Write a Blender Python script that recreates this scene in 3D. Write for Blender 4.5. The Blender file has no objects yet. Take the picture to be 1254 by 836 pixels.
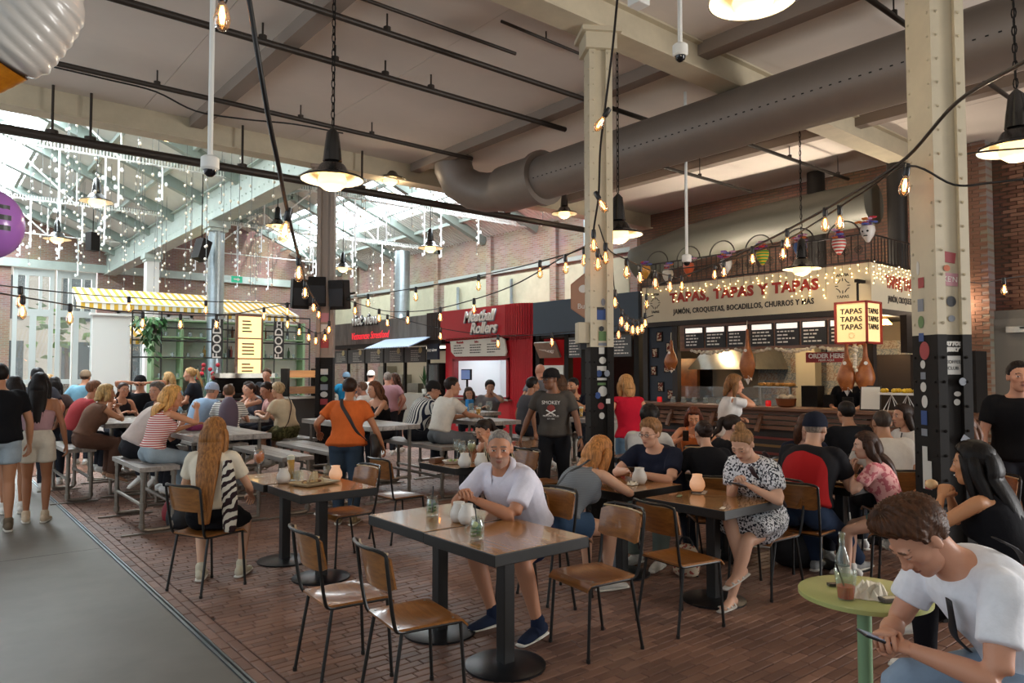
import bpy, math, random
import numpy as np
from mathutils import Vector, Matrix

S = bpy.context.scene
COL = S.collection
PI = math.pi
rnd = random.Random(7)

# ---------------------------------------------------------------- camera, sky, daylight, exposure
cam_d = bpy.data.cameras.new('camera')
cam_d.sensor_width = 36.0
cam_d.lens = 36.0 * 890.0 / 1254.0
cam_d.clip_end = 200
cam = bpy.data.objects.new('camera', cam_d)
COL.objects.link(cam)
cam.location = (0, 0, 1.70)
cam.rotation_euler = (math.radians(90 + 2.381), 0, math.radians(-39.4))
S.camera = cam

W = bpy.data.worlds.new('sky'); S.world = W
W.use_nodes = True
WN = W.node_tree.nodes
WN['Background'].inputs['Color'].default_value = (0.86, 0.94, 1.0, 1)
WN['Background'].inputs['Strength'].default_value = 0.78

def area(name, loc, rot, sx, sy, power, color):
    d = bpy.data.lights.new(name, 'AREA'); d.shape = 'RECTANGLE'
    d.size = sx; d.size_y = sy; d.energy = power; d.color = color
    o = bpy.data.objects.new(name, d); COL.objects.link(o)
    o.location = loc; o.rotation_euler = rot
    return o
# daylight that falls through the long roof lights of the glazed halls
area('skylight_daylight_east', (11.6, 21.0, 7.15), (0, math.radians(-20), 0), 1.7, 17, 1500, (0.86, 0.95, 1.0))
area('skylight_daylight_west', (1.2, 21.0, 7.85), (0, 0, 0), 2.4, 17, 4200, (0.86, 0.95, 1.0))
# daylight from the open tram doors at the far end and added for an assumed, unseen opening on the left
area('street_door_daylight', (3.8, 33.5, 6.6), (math.radians(-62), 0, 0), 6.0, 3.0, 1900, (0.88, 0.95, 1.0))
area('assumed_side_daylight', (-3.6, 10.0, 3.2), (0, math.radians(-90), 0), 4.5, 14.0, 240, (0.80, 0.90, 1.0))
area('assumed_rear_fill', (11.0, -4.6, 1.9), Vector((-.80, .56, .20)).to_track_quat('-Z', 'Z').to_euler(), 5.0, 2.8, 900, (0.98, 0.96, 0.94))  # added fill for assumed daylight from behind on the right; no window built

sun_d = bpy.data.lights.new('sun', 'SUN'); sun_d.energy = 5.0; sun_d.angle = .02; sun_d.color = (1, .95, .86)
sun = bpy.data.objects.new('sun', sun_d); COL.objects.link(sun)
sun.rotation_euler = Vector((-.28, .55, -.78)).to_track_quat('-Z', 'Y').to_euler()

S.view_settings.view_transform = 'Standard'
S.view_settings.look = 'None'
S.view_settings.gamma = 1.0
S.view_settings.use_curve_mapping = False
S.view_settings.exposure = -0.07
S.cycles.use_denoising = True
try:
    S.cycles.denoiser = 'OPENIMAGEDENOISE'
except Exception:
    pass
S.cycles.max_bounces = 7
S.cycles.diffuse_bounces = 4
S.cycles.glossy_bounces = 3
S.cycles.transmission_bounces = 5
S.cycles.transparent_max_bounces = 8
S.cycles.sample_clamp_indirect = 4.0
S.cycles.caustics_reflective = False
S.cycles.caustics_refractive = False

# ---------------------------------------------------------------- materials
MATS = {}
def lin(c):
    if isinstance(c, str):
        c = [int(c[i:i + 2], 16) / 255 for i in (0, 2, 4)]
    return tuple((x / 12.92 if x <= .04045 else ((x + .055) / 1.055) ** 2.4) for x in c) + (1,)

def mat(key, color=None, rough=.6, metal=0.0, var=.0, scale=8.0, bump=0.0, emit=None, es=0.0, alpha=None, trans=0.0, spec=.5, stretch=(1, 1, 1), color2=None, coat=0.0, bdist=.004):
    """Plain procedural material: a noise mixes two tones, optional relief, emission or transparency."""
    if key in MATS: return MATS[key]
    m = bpy.data.materials.new(key); m.use_nodes = True
    nt = m.node_tree; b = nt.nodes['Principled BSDF']
    c = lin(color)
    b.inputs['Base Color'].default_value = c
    b.inputs['Roughness'].default_value = rough
    b.inputs['Metallic'].default_value = metal
    b.inputs['Specular IOR Level'].default_value = spec
    if coat: b.inputs['Coat Weight'].default_value = coat
    if trans:
        b.inputs['Transmission Weight'].default_value = trans
    if emit:
        b.inputs['Emission Color'].default_value = lin(emit)
        b.inputs['Emission Strength'].default_value = es
    if alpha is not None:
        b.inputs['Alpha'].default_value = alpha
    if var or bump or color2:
        tc = nt.nodes.new('ShaderNodeTexCoord'); mp = nt.nodes.new('ShaderNodeMapping')
        mp.inputs['Scale'].default_value = stretch
        nt.links.new(tc.outputs['Object'], mp.inputs['Vector'])
        nz = nt.nodes.new('ShaderNodeTexNoise'); nz.inputs['Scale'].default_value = scale
        nz.inputs['Detail'].default_value = 4; nz.inputs['Roughness'].default_value = .65
        nt.links.new(mp.outputs['Vector'], nz.inputs['Vector'])
        if var or color2:
            r = nt.nodes.new('ShaderNodeValToRGB')
            c2 = lin(color2) if color2 else tuple(min(1, x * (1 + var)) for x in c[:3]) + (1,)
            c1 = c if color2 else tuple(x * (1 - var) for x in c[:3]) + (1,)
            r.color_ramp.elements[0].color = c1; r.color_ramp.elements[1].color = c2
            r.color_ramp.elements[0].position = .32; r.color_ramp.elements[1].position = .68
            nt.links.new(nz.outputs['Fac'], r.inputs['Fac'])
            nt.links.new(r.outputs['Color'], b.inputs['Base Color'])
        if bump:
            bp = nt.nodes.new('ShaderNodeBump'); bp.inputs['Strength'].default_value = bump; bp.inputs['Distance'].default_value = bdist
            nt.links.new(nz.outputs['Fac'], bp.inputs['Height'])
            nt.links.new(bp.outputs['Normal'], b.inputs['Normal'])
    MATS[key] = m
    return m

def glass_mat(key, color='FFFFFF', rough=0.02, opacity=.16):
    """Thin glass: mostly clear with a glossy sheen, cheap to trace."""
    if key in MATS: return MATS[key]
    m = bpy.data.materials.new(key); m.use_nodes = True
    nt = m.node_tree; N = nt.nodes; N.remove(N['Principled BSDF'])
    tr = N.new('ShaderNodeBsdfTransparent'); tr.inputs['Color'].default_value = lin(color)
    gl = N.new('ShaderNodeBsdfGlossy'); gl.inputs['Roughness'].default_value = rough
    gl.inputs['Color'].default_value = (1, 1, 1, 1)
    df = N.new('ShaderNodeBsdfDiffuse'); df.inputs['Color'].default_value = lin('D8DEDC')
    lw = N.new('ShaderNodeLayerWeight'); lw.inputs['Blend'].default_value = .35
    ma = N.new('ShaderNodeMath'); ma.operation = 'MULTIPLY_ADD'; ma.inputs[1].default_value = .32; ma.inputs[2].default_value = .03
    nt.links.new(lw.outputs['Fresnel'], ma.inputs[0])
    m1 = N.new('ShaderNodeMixShader'); m1.inputs[0].default_value = opacity * .5
    m2 = N.new('ShaderNodeMixShader')
    nt.links.new(tr.outputs[0], m1.inputs[1]); nt.links.new(df.outputs[0], m1.inputs[2])
    nt.links.new(ma.outputs[0], m2.inputs[0]); nt.links.new(m1.outputs[0], m2.inputs[1]); nt.links.new(gl.outputs[0], m2.inputs[2])
    nt.links.new(m2.outputs[0], N['Material Output'].inputs['Surface'])
    MATS[key] = m
    return m

def nodes_of(key, rough=.6, spec=.4):
    m = bpy.data.materials.new(key); m.use_nodes = True
    nt = m.node_tree; b = nt.nodes['Principled BSDF']
    b.inputs['Roughness'].default_value = rough; b.inputs['Specular IOR Level'].default_value = spec
    MATS[key] = m
    return m, nt, b

def stripe_mat(key, ca, cb, axis, period, duty=.5, rough=.85):
    if key in MATS: return MATS[key]
    m, nt, b = nodes_of(key, rough, .2)
    tc = nt.nodes.new('ShaderNodeTexCoord'); sx = nt.nodes.new('ShaderNodeSeparateXYZ')
    nt.links.new(tc.outputs['Object'], sx.inputs[0])
    m1 = nt.nodes.new('ShaderNodeMath'); m1.operation = 'DIVIDE'; m1.inputs[1].default_value = period
    nt.links.new(sx.outputs[axis], m1.inputs[0])
    m2 = nt.nodes.new('ShaderNodeMath'); m2.operation = 'FRACT'; nt.links.new(m1.outputs[0], m2.inputs[0])
    m3 = nt.nodes.new('ShaderNodeMath'); m3.operation = 'GREATER_THAN'; m3.inputs[1].default_value = duty
    nt.links.new(m2.outputs[0], m3.inputs[0])
    mx = nt.nodes.new('ShaderNodeMix'); mx.data_type = 'RGBA'
    mx.inputs[6].default_value = lin(ca); mx.inputs[7].default_value = lin(cb)
    nt.links.new(m3.outputs[0], mx.inputs[0]); nt.links.new(mx.outputs[2], b.inputs['Base Color'])
    return m

def blotch_mat(key, ca, cb, scale, thr=.5, rough=.85, kind='noise'):
    if key in MATS: return MATS[key]
    m, nt, b = nodes_of(key, rough, .2)
    tc = nt.nodes.new('ShaderNodeTexCoord')
    nz = nt.nodes.new('ShaderNodeTexNoise'); nz.inputs['Scale'].default_value = scale; nz.inputs['Detail'].default_value = 2
    nt.links.new(tc.outputs['Object'], nz.inputs['Vector'])
    r = nt.nodes.new('ShaderNodeValToRGB'); r.color_ramp.interpolation = 'CONSTANT'
    r.color_ramp.elements[0].color = lin(ca); r.color_ramp.elements[1].color = lin(cb); r.color_ramp.elements[1].position = thr
    nt.links.new(nz.outputs['Fac'], r.inputs['Fac']); nt.links.new(r.outputs['Color'], b.inputs['Base Color'])
    return m

def brick_tex_mat(key, c1, c2, cm, bw=.22, bh=.065, mortar=.012, plane='YZ', rough=.85):
    """Brickwork too far off to build brick by brick: object coordinates drive a brick texture with relief."""
    if key in MATS: return MATS[key]
    m, nt, b = nodes_of(key, rough, .25)
    tc = nt.nodes.new('ShaderNodeTexCoord'); sx = nt.nodes.new('ShaderNodeSeparateXYZ'); cx = nt.nodes.new('ShaderNodeCombineXYZ')
    nt.links.new(tc.outputs['Object'], sx.inputs[0])
    for k in (0, 1): nt.links.new(sx.outputs['XYZ'.index(plane[k])], cx.inputs[k])
    bt = nt.nodes.new('ShaderNodeTexBrick'); bt.inputs['Scale'].default_value = 1
    bt.inputs['Brick Width'].default_value = bw; bt.inputs['Row Height'].default_value = bh; bt.inputs['Mortar Size'].default_value = mortar
    bt.inputs['Color1'].default_value = lin(c1); bt.inputs['Color2'].default_value = lin(c2); bt.inputs['Mortar'].default_value = lin(cm)
    nt.links.new(cx.outputs[0], bt.inputs['Vector'])
    nz = nt.nodes.new('ShaderNodeTexNoise'); nz.inputs['Scale'].default_value = 1.3; nz.inputs['Detail'].default_value = 5
    nt.links.new(tc.outputs['Object'], nz.inputs['Vector'])
    mx = nt.nodes.new('ShaderNodeMix'); mx.data_type = 'RGBA'; mx.blend_type = 'MULTIPLY'; mx.inputs[0].default_value = .5
    nt.links.new(bt.outputs['Color'], mx.inputs[6]); nt.links.new(nz.outputs['Color'], mx.inputs[7])
    nt.links.new(mx.outputs[2], b.inputs['Base Color'])
    bp = nt.nodes.new('ShaderNodeBump'); bp.inputs['Strength'].default_value = .5; bp.inputs['Distance'].default_value = .01; bp.invert = True
    nt.links.new(bt.outputs['Fac'], bp.inputs['Height']); nt.links.new(bp.outputs['Normal'], b.inputs['Normal'])
    return m

def wood_mat(key, c1, c2, rough=.35, axis='X', coat=.2, scale=6.0):
    s = {'X': (.25, 3, 3), 'Y': (3, .25, 3), 'Z': (3, 3, .25)}[axis]
    return mat(key, c1, rough=rough, scale=scale, color2=c2, stretch=s, bump=.12, coat=coat, bdist=.002)

def obj_tone_mat(key, dark, light, rough=.6, bump=.25, spec=.4, wear=None):
    """Tone differs from piece to piece (Object Info random) plus a fine grain."""
    if key in MATS: return MATS[key]
    m, nt, b = nodes_of(key, rough, spec)
    oi = nt.nodes.new('ShaderNodeObjectInfo')
    at_ = nt.nodes.new('ShaderNodeAttribute'); at_.attribute_name = 'tone'
    ad = nt.nodes.new('ShaderNodeMath'); ad.operation = 'ADD'
    nt.links.new(oi.outputs['Random'], ad.inputs[0]); nt.links.new(at_.outputs['Fac'], ad.inputs[1])
    fr = nt.nodes.new('ShaderNodeMath'); fr.operation = 'FRACT'; nt.links.new(ad.outputs[0], fr.inputs[0])
    r = nt.nodes.new('ShaderNodeValToRGB')
    r.color_ramp.elements[0].color = lin(dark); r.color_ramp.elements[1].color = lin(light)
    nt.links.new(fr.outputs[0], r.inputs['Fac'])
    ge = nt.nodes.new('ShaderNodeNewGeometry')
    nz = nt.nodes.new('ShaderNodeTexNoise'); nz.inputs['Scale'].default_value = .9; nz.inputs['Detail'].default_value = 6
    nt.links.new(ge.outputs['Position'], nz.inputs['Vector'])
    mx = nt.nodes.new('ShaderNodeMix'); mx.data_type = 'RGBA'; mx.blend_type = 'MULTIPLY'; mx.inputs[0].default_value = .55
    r2 = nt.nodes.new('ShaderNodeValToRGB')
    r2.color_ramp.elements[0].color = (.45, .43, .42, 1); r2.color_ramp.elements[0].position = .35
    r2.color_ramp.elements[1].color = (1, 1, 1, 1); r2.color_ramp.elements[1].position = .62
    nt.links.new(nz.outputs['Fac'], r2.inputs['Fac'])
    nt.links.new(r.outputs['Color'], mx.inputs[6]); nt.links.new(r2.outputs['Color'], mx.inputs[7])
    nt.links.new(mx.outputs[2], b.inputs['Base Color'])
    n2 = nt.nodes.new('ShaderNodeTexNoise'); n2.inputs['Scale'].default_value = 45; n2.inputs['Detail'].default_value = 3
    nt.links.new(ge.outputs['Position'], n2.inputs['Vector'])
    bp = nt.nodes.new('ShaderNodeBump'); bp.inputs['Strength'].default_value = bump; bp.inputs['Distance'].default_value = .004
    nt.links.new(n2.outputs['Fac'], bp.inputs['Height']); nt.links.new(bp.outputs['Normal'], b.inputs['Normal'])
    return m

# ---------------------------------------------------------------- mesh accumulator
class G:
    def __init__(s): s.v = []; s.f = []; s.m = []; s.n = 0
    def add(s, V, F, mi=0):
        V = np.asarray(V, float).reshape(-1, 3)
        s.v.append(V); n = s.n
        s.f += [tuple(i + n for i in f) for f in F]; s.m += [mi] * len(F); s.n += len(V)
        return s
    def box(s, c, d, rz=0, mi=0, ry=0, rx=0, taper=1.0):
        x, y, z = d[0] / 2, d[1] / 2, d[2] / 2
        V = np.array([(-x, -y, -z), (x, -y, -z), (x, y, -z), (-x, y, -z), (-x * taper, -y * taper, z), (x * taper, -y * taper, z), (x * taper, y * taper, z), (-x * taper, y * taper, z)])
        if rx or ry or rz:
            R = np.array(Matrix.Rotation(rz, 3, 'Z') @ Matrix.Rotation(ry, 3, 'Y') @ Matrix.Rotation(rx, 3, 'X'))
            V = V @ R.T
        return s.add(V + np.array(c), [(0, 3, 2, 1), (4, 5, 6, 7), (0, 1, 5, 4), (1, 2, 6, 5), (2, 3, 7, 6), (3, 0, 4, 7)], mi)
    def b2(s, a, b, mi=0):
        a = np.array(a, float); b = np.array(b, float)
        return s.box((a + b) / 2, np.abs(b - a), mi=mi)
    def tube(s, P, r, n=8, mi=0, cap=True, closed=False):
        P = np.array(P, float); k = len(P)
        r = np.full(k, r, float) if np.isscalar(r) else np.array(r, float)
        T = np.gradient(P, axis=0)
        if closed: T = np.roll(P, -1, 0) - np.roll(P, 1, 0)
        T /= np.linalg.norm(T, axis=1)[:, None] + 1e-12
        ref = np.array([0, 0, 1.]) if abs(T[0][2]) < .9 else np.array([1., 0, 0])
        A = np.cross(T[0], ref); A /= np.linalg.norm(A)
        th = np.arange(n) * 2 * PI / n; V = []
        for i in range(k):
            A = A - (A @ T[i]) * T[i]; A /= np.linalg.norm(A) + 1e-12
            B = np.cross(T[i], A)
            V.append(P[i] + r[i] * (np.cos(th)[:, None] * A + np.sin(th)[:, None] * B))
        F = []
        for i in range(k if closed else k - 1):
            j = (i + 1) % k
            for q in range(n):
                F.append((i * n + q, i * n + (q + 1) % n, j * n + (q + 1) % n, j * n + q))
        if cap and not closed:
            F.append(tuple(range(n - 1, -1, -1))); F.append(tuple(range((k - 1) * n, k * n)))
        return s.add(np.concatenate(V), F, mi)
    def lathe(s, prof, c=(0, 0, 0), n=20, mi=0, rz=0, cap=False):
        th = np.arange(n) * 2 * PI / n + rz; V = []
        for r, z in prof: V.append(np.stack([c[0] + r * np.cos(th), c[1] + r * np.sin(th), np.full(n, c[2] + z)], 1))
        F = []
        for i in range(len(prof) - 1):
            for q in range(n): F.append((i * n + q, i * n + (q + 1) % n, (i + 1) * n + (q + 1) % n, (i + 1) * n + q))
        if cap: F.append(tuple(range(n - 1, -1, -1))); F.append(tuple(range((len(prof) - 1) * n, len(prof) * n)))
        return s.add(np.concatenate(V), F, mi)
    def prism(s, poly, z0, z1, mi=0, M=None):
        n = len(poly)
        V = np.array([(x, y, z0) for x, y in poly] + [(x, y, z1) for x, y in poly], float)
        if M is not None:
            M = np.array(M); V = V @ M[:3, :3].T + M[:3, 3]
        F = [tuple(range(n - 1, -1, -1)), tuple(range(n, 2 * n))] + [(i, (i + 1) % n, n + (i + 1) % n, n + i) for i in range(n)]
        return s.add(V, F, mi)
    def ball(s, c, r, n=10, mi=0, k=6):
        r = np.array((r, r, r) if np.isscalar(r) else r, float)
        V = [np.array(c) + r * (0, 0, -1)]; F = []
        for i in range(1, k):
            a = -PI / 2 + PI * i / k
            for q in range(n):
                t = 2 * PI * q / n
                V.append(np.array(c) + r * (math.cos(a) * math.cos(t), math.cos(a) * math.sin(t), math.sin(a)))
        V.append(np.array(c) + r * (0, 0, 1)); last = len(V) - 1
        for q in range(n):
            F.append((0, 1 + (q + 1) % n, 1 + q))
            F.append((last, last - n + q, last - n + (q + 1) % n))
        for i in range(k - 2):
            for q in range(n):
                F.append((1 + i * n + q, 1 + i * n + (q + 1) % n, 1 + (i + 1) * n + (q + 1) % n, 1 + (i + 1) * n + q))
        return s.add(np.array(V), F, mi)
    def arrays(s):
        return (np.concatenate(s.v) if s.v else np.zeros((0, 3))), s.f, s.m
    def mesh(s, name, mats, smooth=False):
        V, F, MI = s.arrays()
        me = bpy.data.meshes.new(name)
        me.from_pydata(V.tolist(), [], F)
        for m in (mats if isinstance(mats, (list, tuple)) else [mats]): me.materials.append(m)
        if max(MI, default=0): me.polygons.foreach_set('material_index', MI)
        if smooth:
            me.polygons.foreach_set('use_smooth', [True] * len(F))
            if smooth != 'all' and hasattr(me, 'set_sharp_from_angle'): me.set_sharp_from_angle(angle=math.radians(40))
        me.update()
        return me
    def build(s, name, mats, parent=None, smooth=False, bevel=0, loc=None):
        o = new_obj(name, s.mesh(name, mats, smooth), parent)
        if bevel:
            md = o.modifiers.new('bevel', 'BEVEL'); md.width = bevel; md.segments = 2; md.limit_method = 'ANGLE'
        if loc is not None: o.location = loc
        return o

KIDS = {}
def new_obj(name, data, parent=None):
    o = bpy.data.objects.new(name, data); COL.objects.link(o)
    if parent is not None:
        o.parent = parent; KIDS.setdefault(parent.name, []).append(o)
    return o
def tag(o, label=None, cat=None, group=None, kind=None):
    if label: o['label'] = label
    if cat: o['category'] = cat
    if group: o['group'] = group
    if kind: o['kind'] = kind
    return o
def thing(name, label, cat, loc=(0, 0, 0), rz=0, group=None):
    o = new_obj(name, None); o.location = loc; o.rotation_euler = (0, 0, rz); o.empty_display_size = .1
    return tag(o, label, cat, group)
def struct(o, label=None):
    o['kind'] = 'structure'
    if label: o['label'] = label
    return o
def dup(root, loc, rz, label=None, group=None):
    def cp(o, par):
        c = o.copy(); COL.objects.link(c)
        if par is not None: c.parent = par; KIDS.setdefault(par.name, []).append(c)
        for ch in KIDS.get(o.name, []): cp(ch, c)
        return c
    r = cp(root, None); r.location = loc; r.rotation_euler = (0, 0, rz)
    if label: r['label'] = label
    if group: r['group'] = group
    return r
def text(body, size, name, m, parent=None, loc=(0, 0, 0), rot=(PI / 2, 0, 0), ext=.004, align='CENTER', shear=0.0, off=0.0, sx=1.0, spacing=1.0):
    c = bpy.data.curves.new(name, 'FONT'); c.body = body; c.size = size; c.extrude = ext
    c.align_x = align; c.align_y = 'CENTER'; c.shear = shear; c.offset = off; c.space_character = spacing
    c.resolution_u = 3
    c.materials.append(m)
    q = bpy.data.objects.new('tmp', c); COL.objects.link(q)
    me = bpy.data.meshes.new_from_object(q.evaluated_get(bpy.context.evaluated_depsgraph_get()))
    bpy.data.objects.remove(q); bpy.data.curves.remove(c)
    if not me.materials: me.materials.append(m)
    o = new_obj(name, me, parent); o.location = loc; o.rotation_euler = rot; o.scale = (sx, 1, 1)
    return o

# ================================================================ THE SETTING
M_concrete = mat('concrete_floor', '6E6A63', rough=.52, var=.12, scale=1.4, bump=.05, spec=.3)
M_brickpave = obj_tone_mat('paving_brick', '75574A', '96715F', rough=.5, bump=.3, spec=.45)
M_joint = mat('paving_joint', '3E302A', rough=.95, var=.3, scale=20)
M_ceil = mat('ceiling_board', 'DCD1C5', rough=.9, var=.04, scale=.8)
M_beamw = mat('cream_steel', 'C2B69C', rough=.55, var=.08, scale=3)
M_greensteel = mat('pale_green_steel', 'B4C0B8', rough=.5, var=.08, scale=3)
M_rafter = mat('grey_green_rafter', '93A098', rough=.55, var=.06, scale=3)
M_roofboard = mat('roof_board', 'E4E6DF', rough=.7, var=.05, scale=2)
M_black = mat('black_steel', '171310', rough=.7, spec=.25, var=.2, scale=15)
M_pipe = mat('dark_pipe', '3A332D', rough=.5, metal=.4)
M_duct = mat('duct_metal', '857A70', rough=.5, metal=.25, var=.05, scale=2)
M_galv = mat('galvanised_steel', 'A9B4B8', rough=.33, metal=.9, var=.1, scale=9)
M_wallbrick = brick_tex_mat('old_brick_yz', '9C7C6A', 'B59A88', 'A89E90', plane='YZ')
M_wallbrick_dark = brick_tex_mat('dark_brick_yz', '6A4A3C', '7E5A48', '5B4C40', plane='YZ')
M_wallbrick_xz = brick_tex_mat('old_brick_xz', 'A07868', 'B48E7C', 'A89E94', plane='XZ')
M_white = mat('white_paint', 'E4E4DE', rough=.6)
M_plaster = mat('beige_plaster', 'B9B59A', rough=.8, var=.1, scale=2)
def sky_pane_mat():
    m = bpy.data.materials.new('skylight_pane'); m.use_nodes = True; nt = m.node_tree; N = nt.nodes; N.remove(N['Principled BSDF'])
    tr = N.new('ShaderNodeBsdfTransparent'); em = N.new('ShaderNodeEmission'); mx = N.new('ShaderNodeMixShader')
    em.inputs['Color'].default_value = lin('EAF6FF'); em.inputs['Strength'].default_value = 8.5; mx.inputs[0].default_value = .55
    nt.links.new(tr.outputs[0], mx.inputs[1]); nt.links.new(em.outputs[0], mx.inputs[2]); nt.links.new(mx.outputs[0], N['Material Output'].inputs['Surface'])
    return m
M_sky_pane = sky_pane_mat()      # wired glass lit through by the bright sky
M_glass = glass_mat('window_glass')

# floor: poured concrete aisle on the left, a bed of joint sand under the paving bricks
floor = struct(G().b2((-9, -6, -.30), (1.44, 34, 0)).build('floor', M_concrete), 'smooth grey concrete aisle beside the brick paving')
g = G()
for y in (-1.2, 3.4, 8.0, 12.6): g.b2((-9, y - .004, 0), (1.43, y + .004, .0006))
g.build('saw_cut', mat('joint_dark', '4C4A46', rough=.9), floor)
bed = struct(G().b2((1.44, -6, -.30), (16, 34, -.012)).build('floor', M_joint), 'dark jointed bed under the red brick paving')
bx, by = .205, .068      # brick length along x, course height along y
me_bricks = []
for q in range(6):
    w, d = bx - .007, by - .0055; e = .004; h = .0
    V = [(-w/2, -d/2, -.03), (w/2, -d/2, -.03), (w/2, d/2, -.03), (-w/2, d/2, -.03), (-w/2, -d/2, -e), (w/2, -d/2, -e), (w/2, d/2, -e), (-w/2, d/2, -e),
         (-w/2 + e, -d/2 + e, 0), (w/2 - e, -d/2 + e, 0), (w/2 - e, d/2 - e, 0), (-w/2 + e, d/2 - e, 0)]
    F = [(8, 9, 10, 11), (4, 5, 9, 8), (5, 6, 10, 9), (6, 7, 11, 10), (7, 4, 8, 11), (0, 1, 5, 4), (1, 2, 6, 5), (2, 3, 7, 6), (3, 0, 4, 7)]
    V = np.array(V)
    if q == 0: BV, BF = V, F
    m_ = G().add(V + np.array([0, 0, rnd.uniform(-.001, .001)]), F).mesh('brick', M_brickpave); me_bricks.append(m_)
cells = []
nrow = int(15.2 / by)
for j in range(nrow):
    y = -1.0 + j * by
    off = [0, .5, .25, .75][j % 4] * bx + rnd.uniform(-.02, .02)
    x = 1.634 + (off % bx) - bx / 2
    if x + bx / 2 - 1.634 > .03: cells.append((1.634 + (x + bx / 2 - 1.634) / 2, y, 0, (x + bx / 2 - 1.634) / bx))
    x += bx
    while x < 12.6:
        cells.append((x, y, 0, 1)); x += bx
for k in range(int(15.2 / bx)):
    for c in (1.528, 1.596): cells.append((c, -1.0 + k * bx + (0 if c < 1.55 else bx / 2), PI / 2, 1))
fw = (.635, .773)
def shown(c):
    d = c[0] * fw[0] + c[1] * fw[1]; l = c[0] * fw[1] - c[1] * fw[0]
    return d > .5 and abs(l) < d * .72
vis = sorted([c for c in cells if shown(c) and 1.7 / (c[0] * fw[0] + c[1] * fw[1]) < .455], key=lambda c: c[0] * fw[0] + c[1] * fw[1])
near = set(vis[:300])
for i, c in enumerate(vis[:300]):
    o = new_obj('brick', me_bricks[i % 6], bed)
    o.location = (c[0], c[1], rnd.uniform(-.0015, .0015)); o.rotation_euler = (rnd.uniform(-.006, .006), rnd.uniform(-.004, .004), c[2] + rnd.uniform(-.010, .010)); o.scale = (c[3], 1, 1)
rest = [c for c in cells if c not in near]
R90 = np.array([[0, -1, 0], [1, 0, 0], [0, 0, 1.]])
Vs = []; Fs = []; tones = []
for i, c in enumerate(rest):
    v = BV.copy(); v[:, 0] *= c[3]
    v[:, 2] += v[:, 0] * rnd.uniform(-.008, .008) + rnd.uniform(-.002, .001)
    if c[2]: v = v @ R90.T
    Vs.append(v + np.array([c[0], c[1], 0])); tones += [rnd.random()] * len(BV)
    n = i * len(BV); Fs += [tuple(a + n for a in f) for f in BF]
me = bpy.data.meshes.new('paving_bricks'); me.from_pydata(np.concatenate(Vs).tolist(), [], Fs)
me.materials.append(M_brickpave)
a = me.attributes.new('tone', 'FLOAT', 'POINT'); a.data.foreach_set('value', tones)
tag(new_obj('paving_bricks', me, bed), kind='stuff')
struct(G().b2((1.445, -3, -.02), (1.462, 15, .006)).b2((1.478, -3, -.02), (1.49, 15, .004)).build('trim_1', M_galv), 'steel edge rail between the concrete aisle and the bricks')
struct(G().b2((1.462, -3, -.03), (1.478, 15, -.008)).build('trim_2', M_black), 'dark drain gap along the steel edge rail')
farpave = brick_tex_mat('far_paving', '7A5040', '966550', '4A382F', bw=.205, bh=.068, mortar=.008, plane='XY')
struct(G().b2((1.5, 14.2, -.2), (16, 33, 0)).build('floor', farpave), 'brick paving of the far hall floor')

# low ceiling over the near hall
ce = struct(G().b2((-7, -7, 5.745), (14.6, 12.3, 5.9)).build('ceiling', mat('ceiling_joint', '9D9388', rough=.9)), 'off white board ceiling over the near hall')
me_cp = G().b2((-1.196, -1.209, 0), (1.196, 1.209, .024)).mesh('ceiling_panel', M_ceil)
for i in range(9):
    for j in range(8):
        o = new_obj('ceiling_panel', me_cp, ce); o.location = (-5.8 + i * 2.4, -5.79 + j * 2.4125, 5.72 + rnd.uniform(-.002, .002))
def ibeam(name, a, b, w, z0, z1, m, label, fl=.025):
    g = G(); a = np.array(a, float); b = np.array(b, float); L = np.linalg.norm(b - a); c = (a + b) / 2; rz = math.atan2(b[1] - a[1], b[0] - a[0])
    g.box((c[0], c[1], z0 + fl / 2), (L, w, fl), rz); g.box((c[0], c[1], z1 - fl / 2), (L, w, fl), rz)
    g.box((c[0], c[1], (z0 + z1) / 2), (L, w * .55, z1 - z0 - 2 * fl), rz)
    return struct(g.build(name, m), label)
ibeam('trim_3', (-7, 12.14), (14.5, 12.14), .34, 5.36, 6.1, M_beamw, 'deep cream edge beam where the low ceiling ends')
ibeam('trim_4', (-7, 5.4), (14.5, 5.4), .34, 5.36, 5.72, M_beamw, 'cream riveted beam crossing over the middle column')
ibeam('trim_5', (-7, -1.6), (14.5, -1.6), .34, 5.36, 5.72, M_beamw, 'cream beam over the camera side')
for n, x in enumerate((-.9, 3.25, 7.3, 11.35)):
    struct(G().b2((x, -7, 5.56), (x + .2, 11.97, 5.72)).build('trim_%d' % (6 + n), mat('brown_ceiling_beam', '8F8175', rough=.7)), ['shallow ceiling rib over the concrete aisle', 'shallow ceiling rib left of the column row', 'shallow ceiling rib right of the column row', 'shallow ceiling rib over the food stalls'][n])

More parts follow.
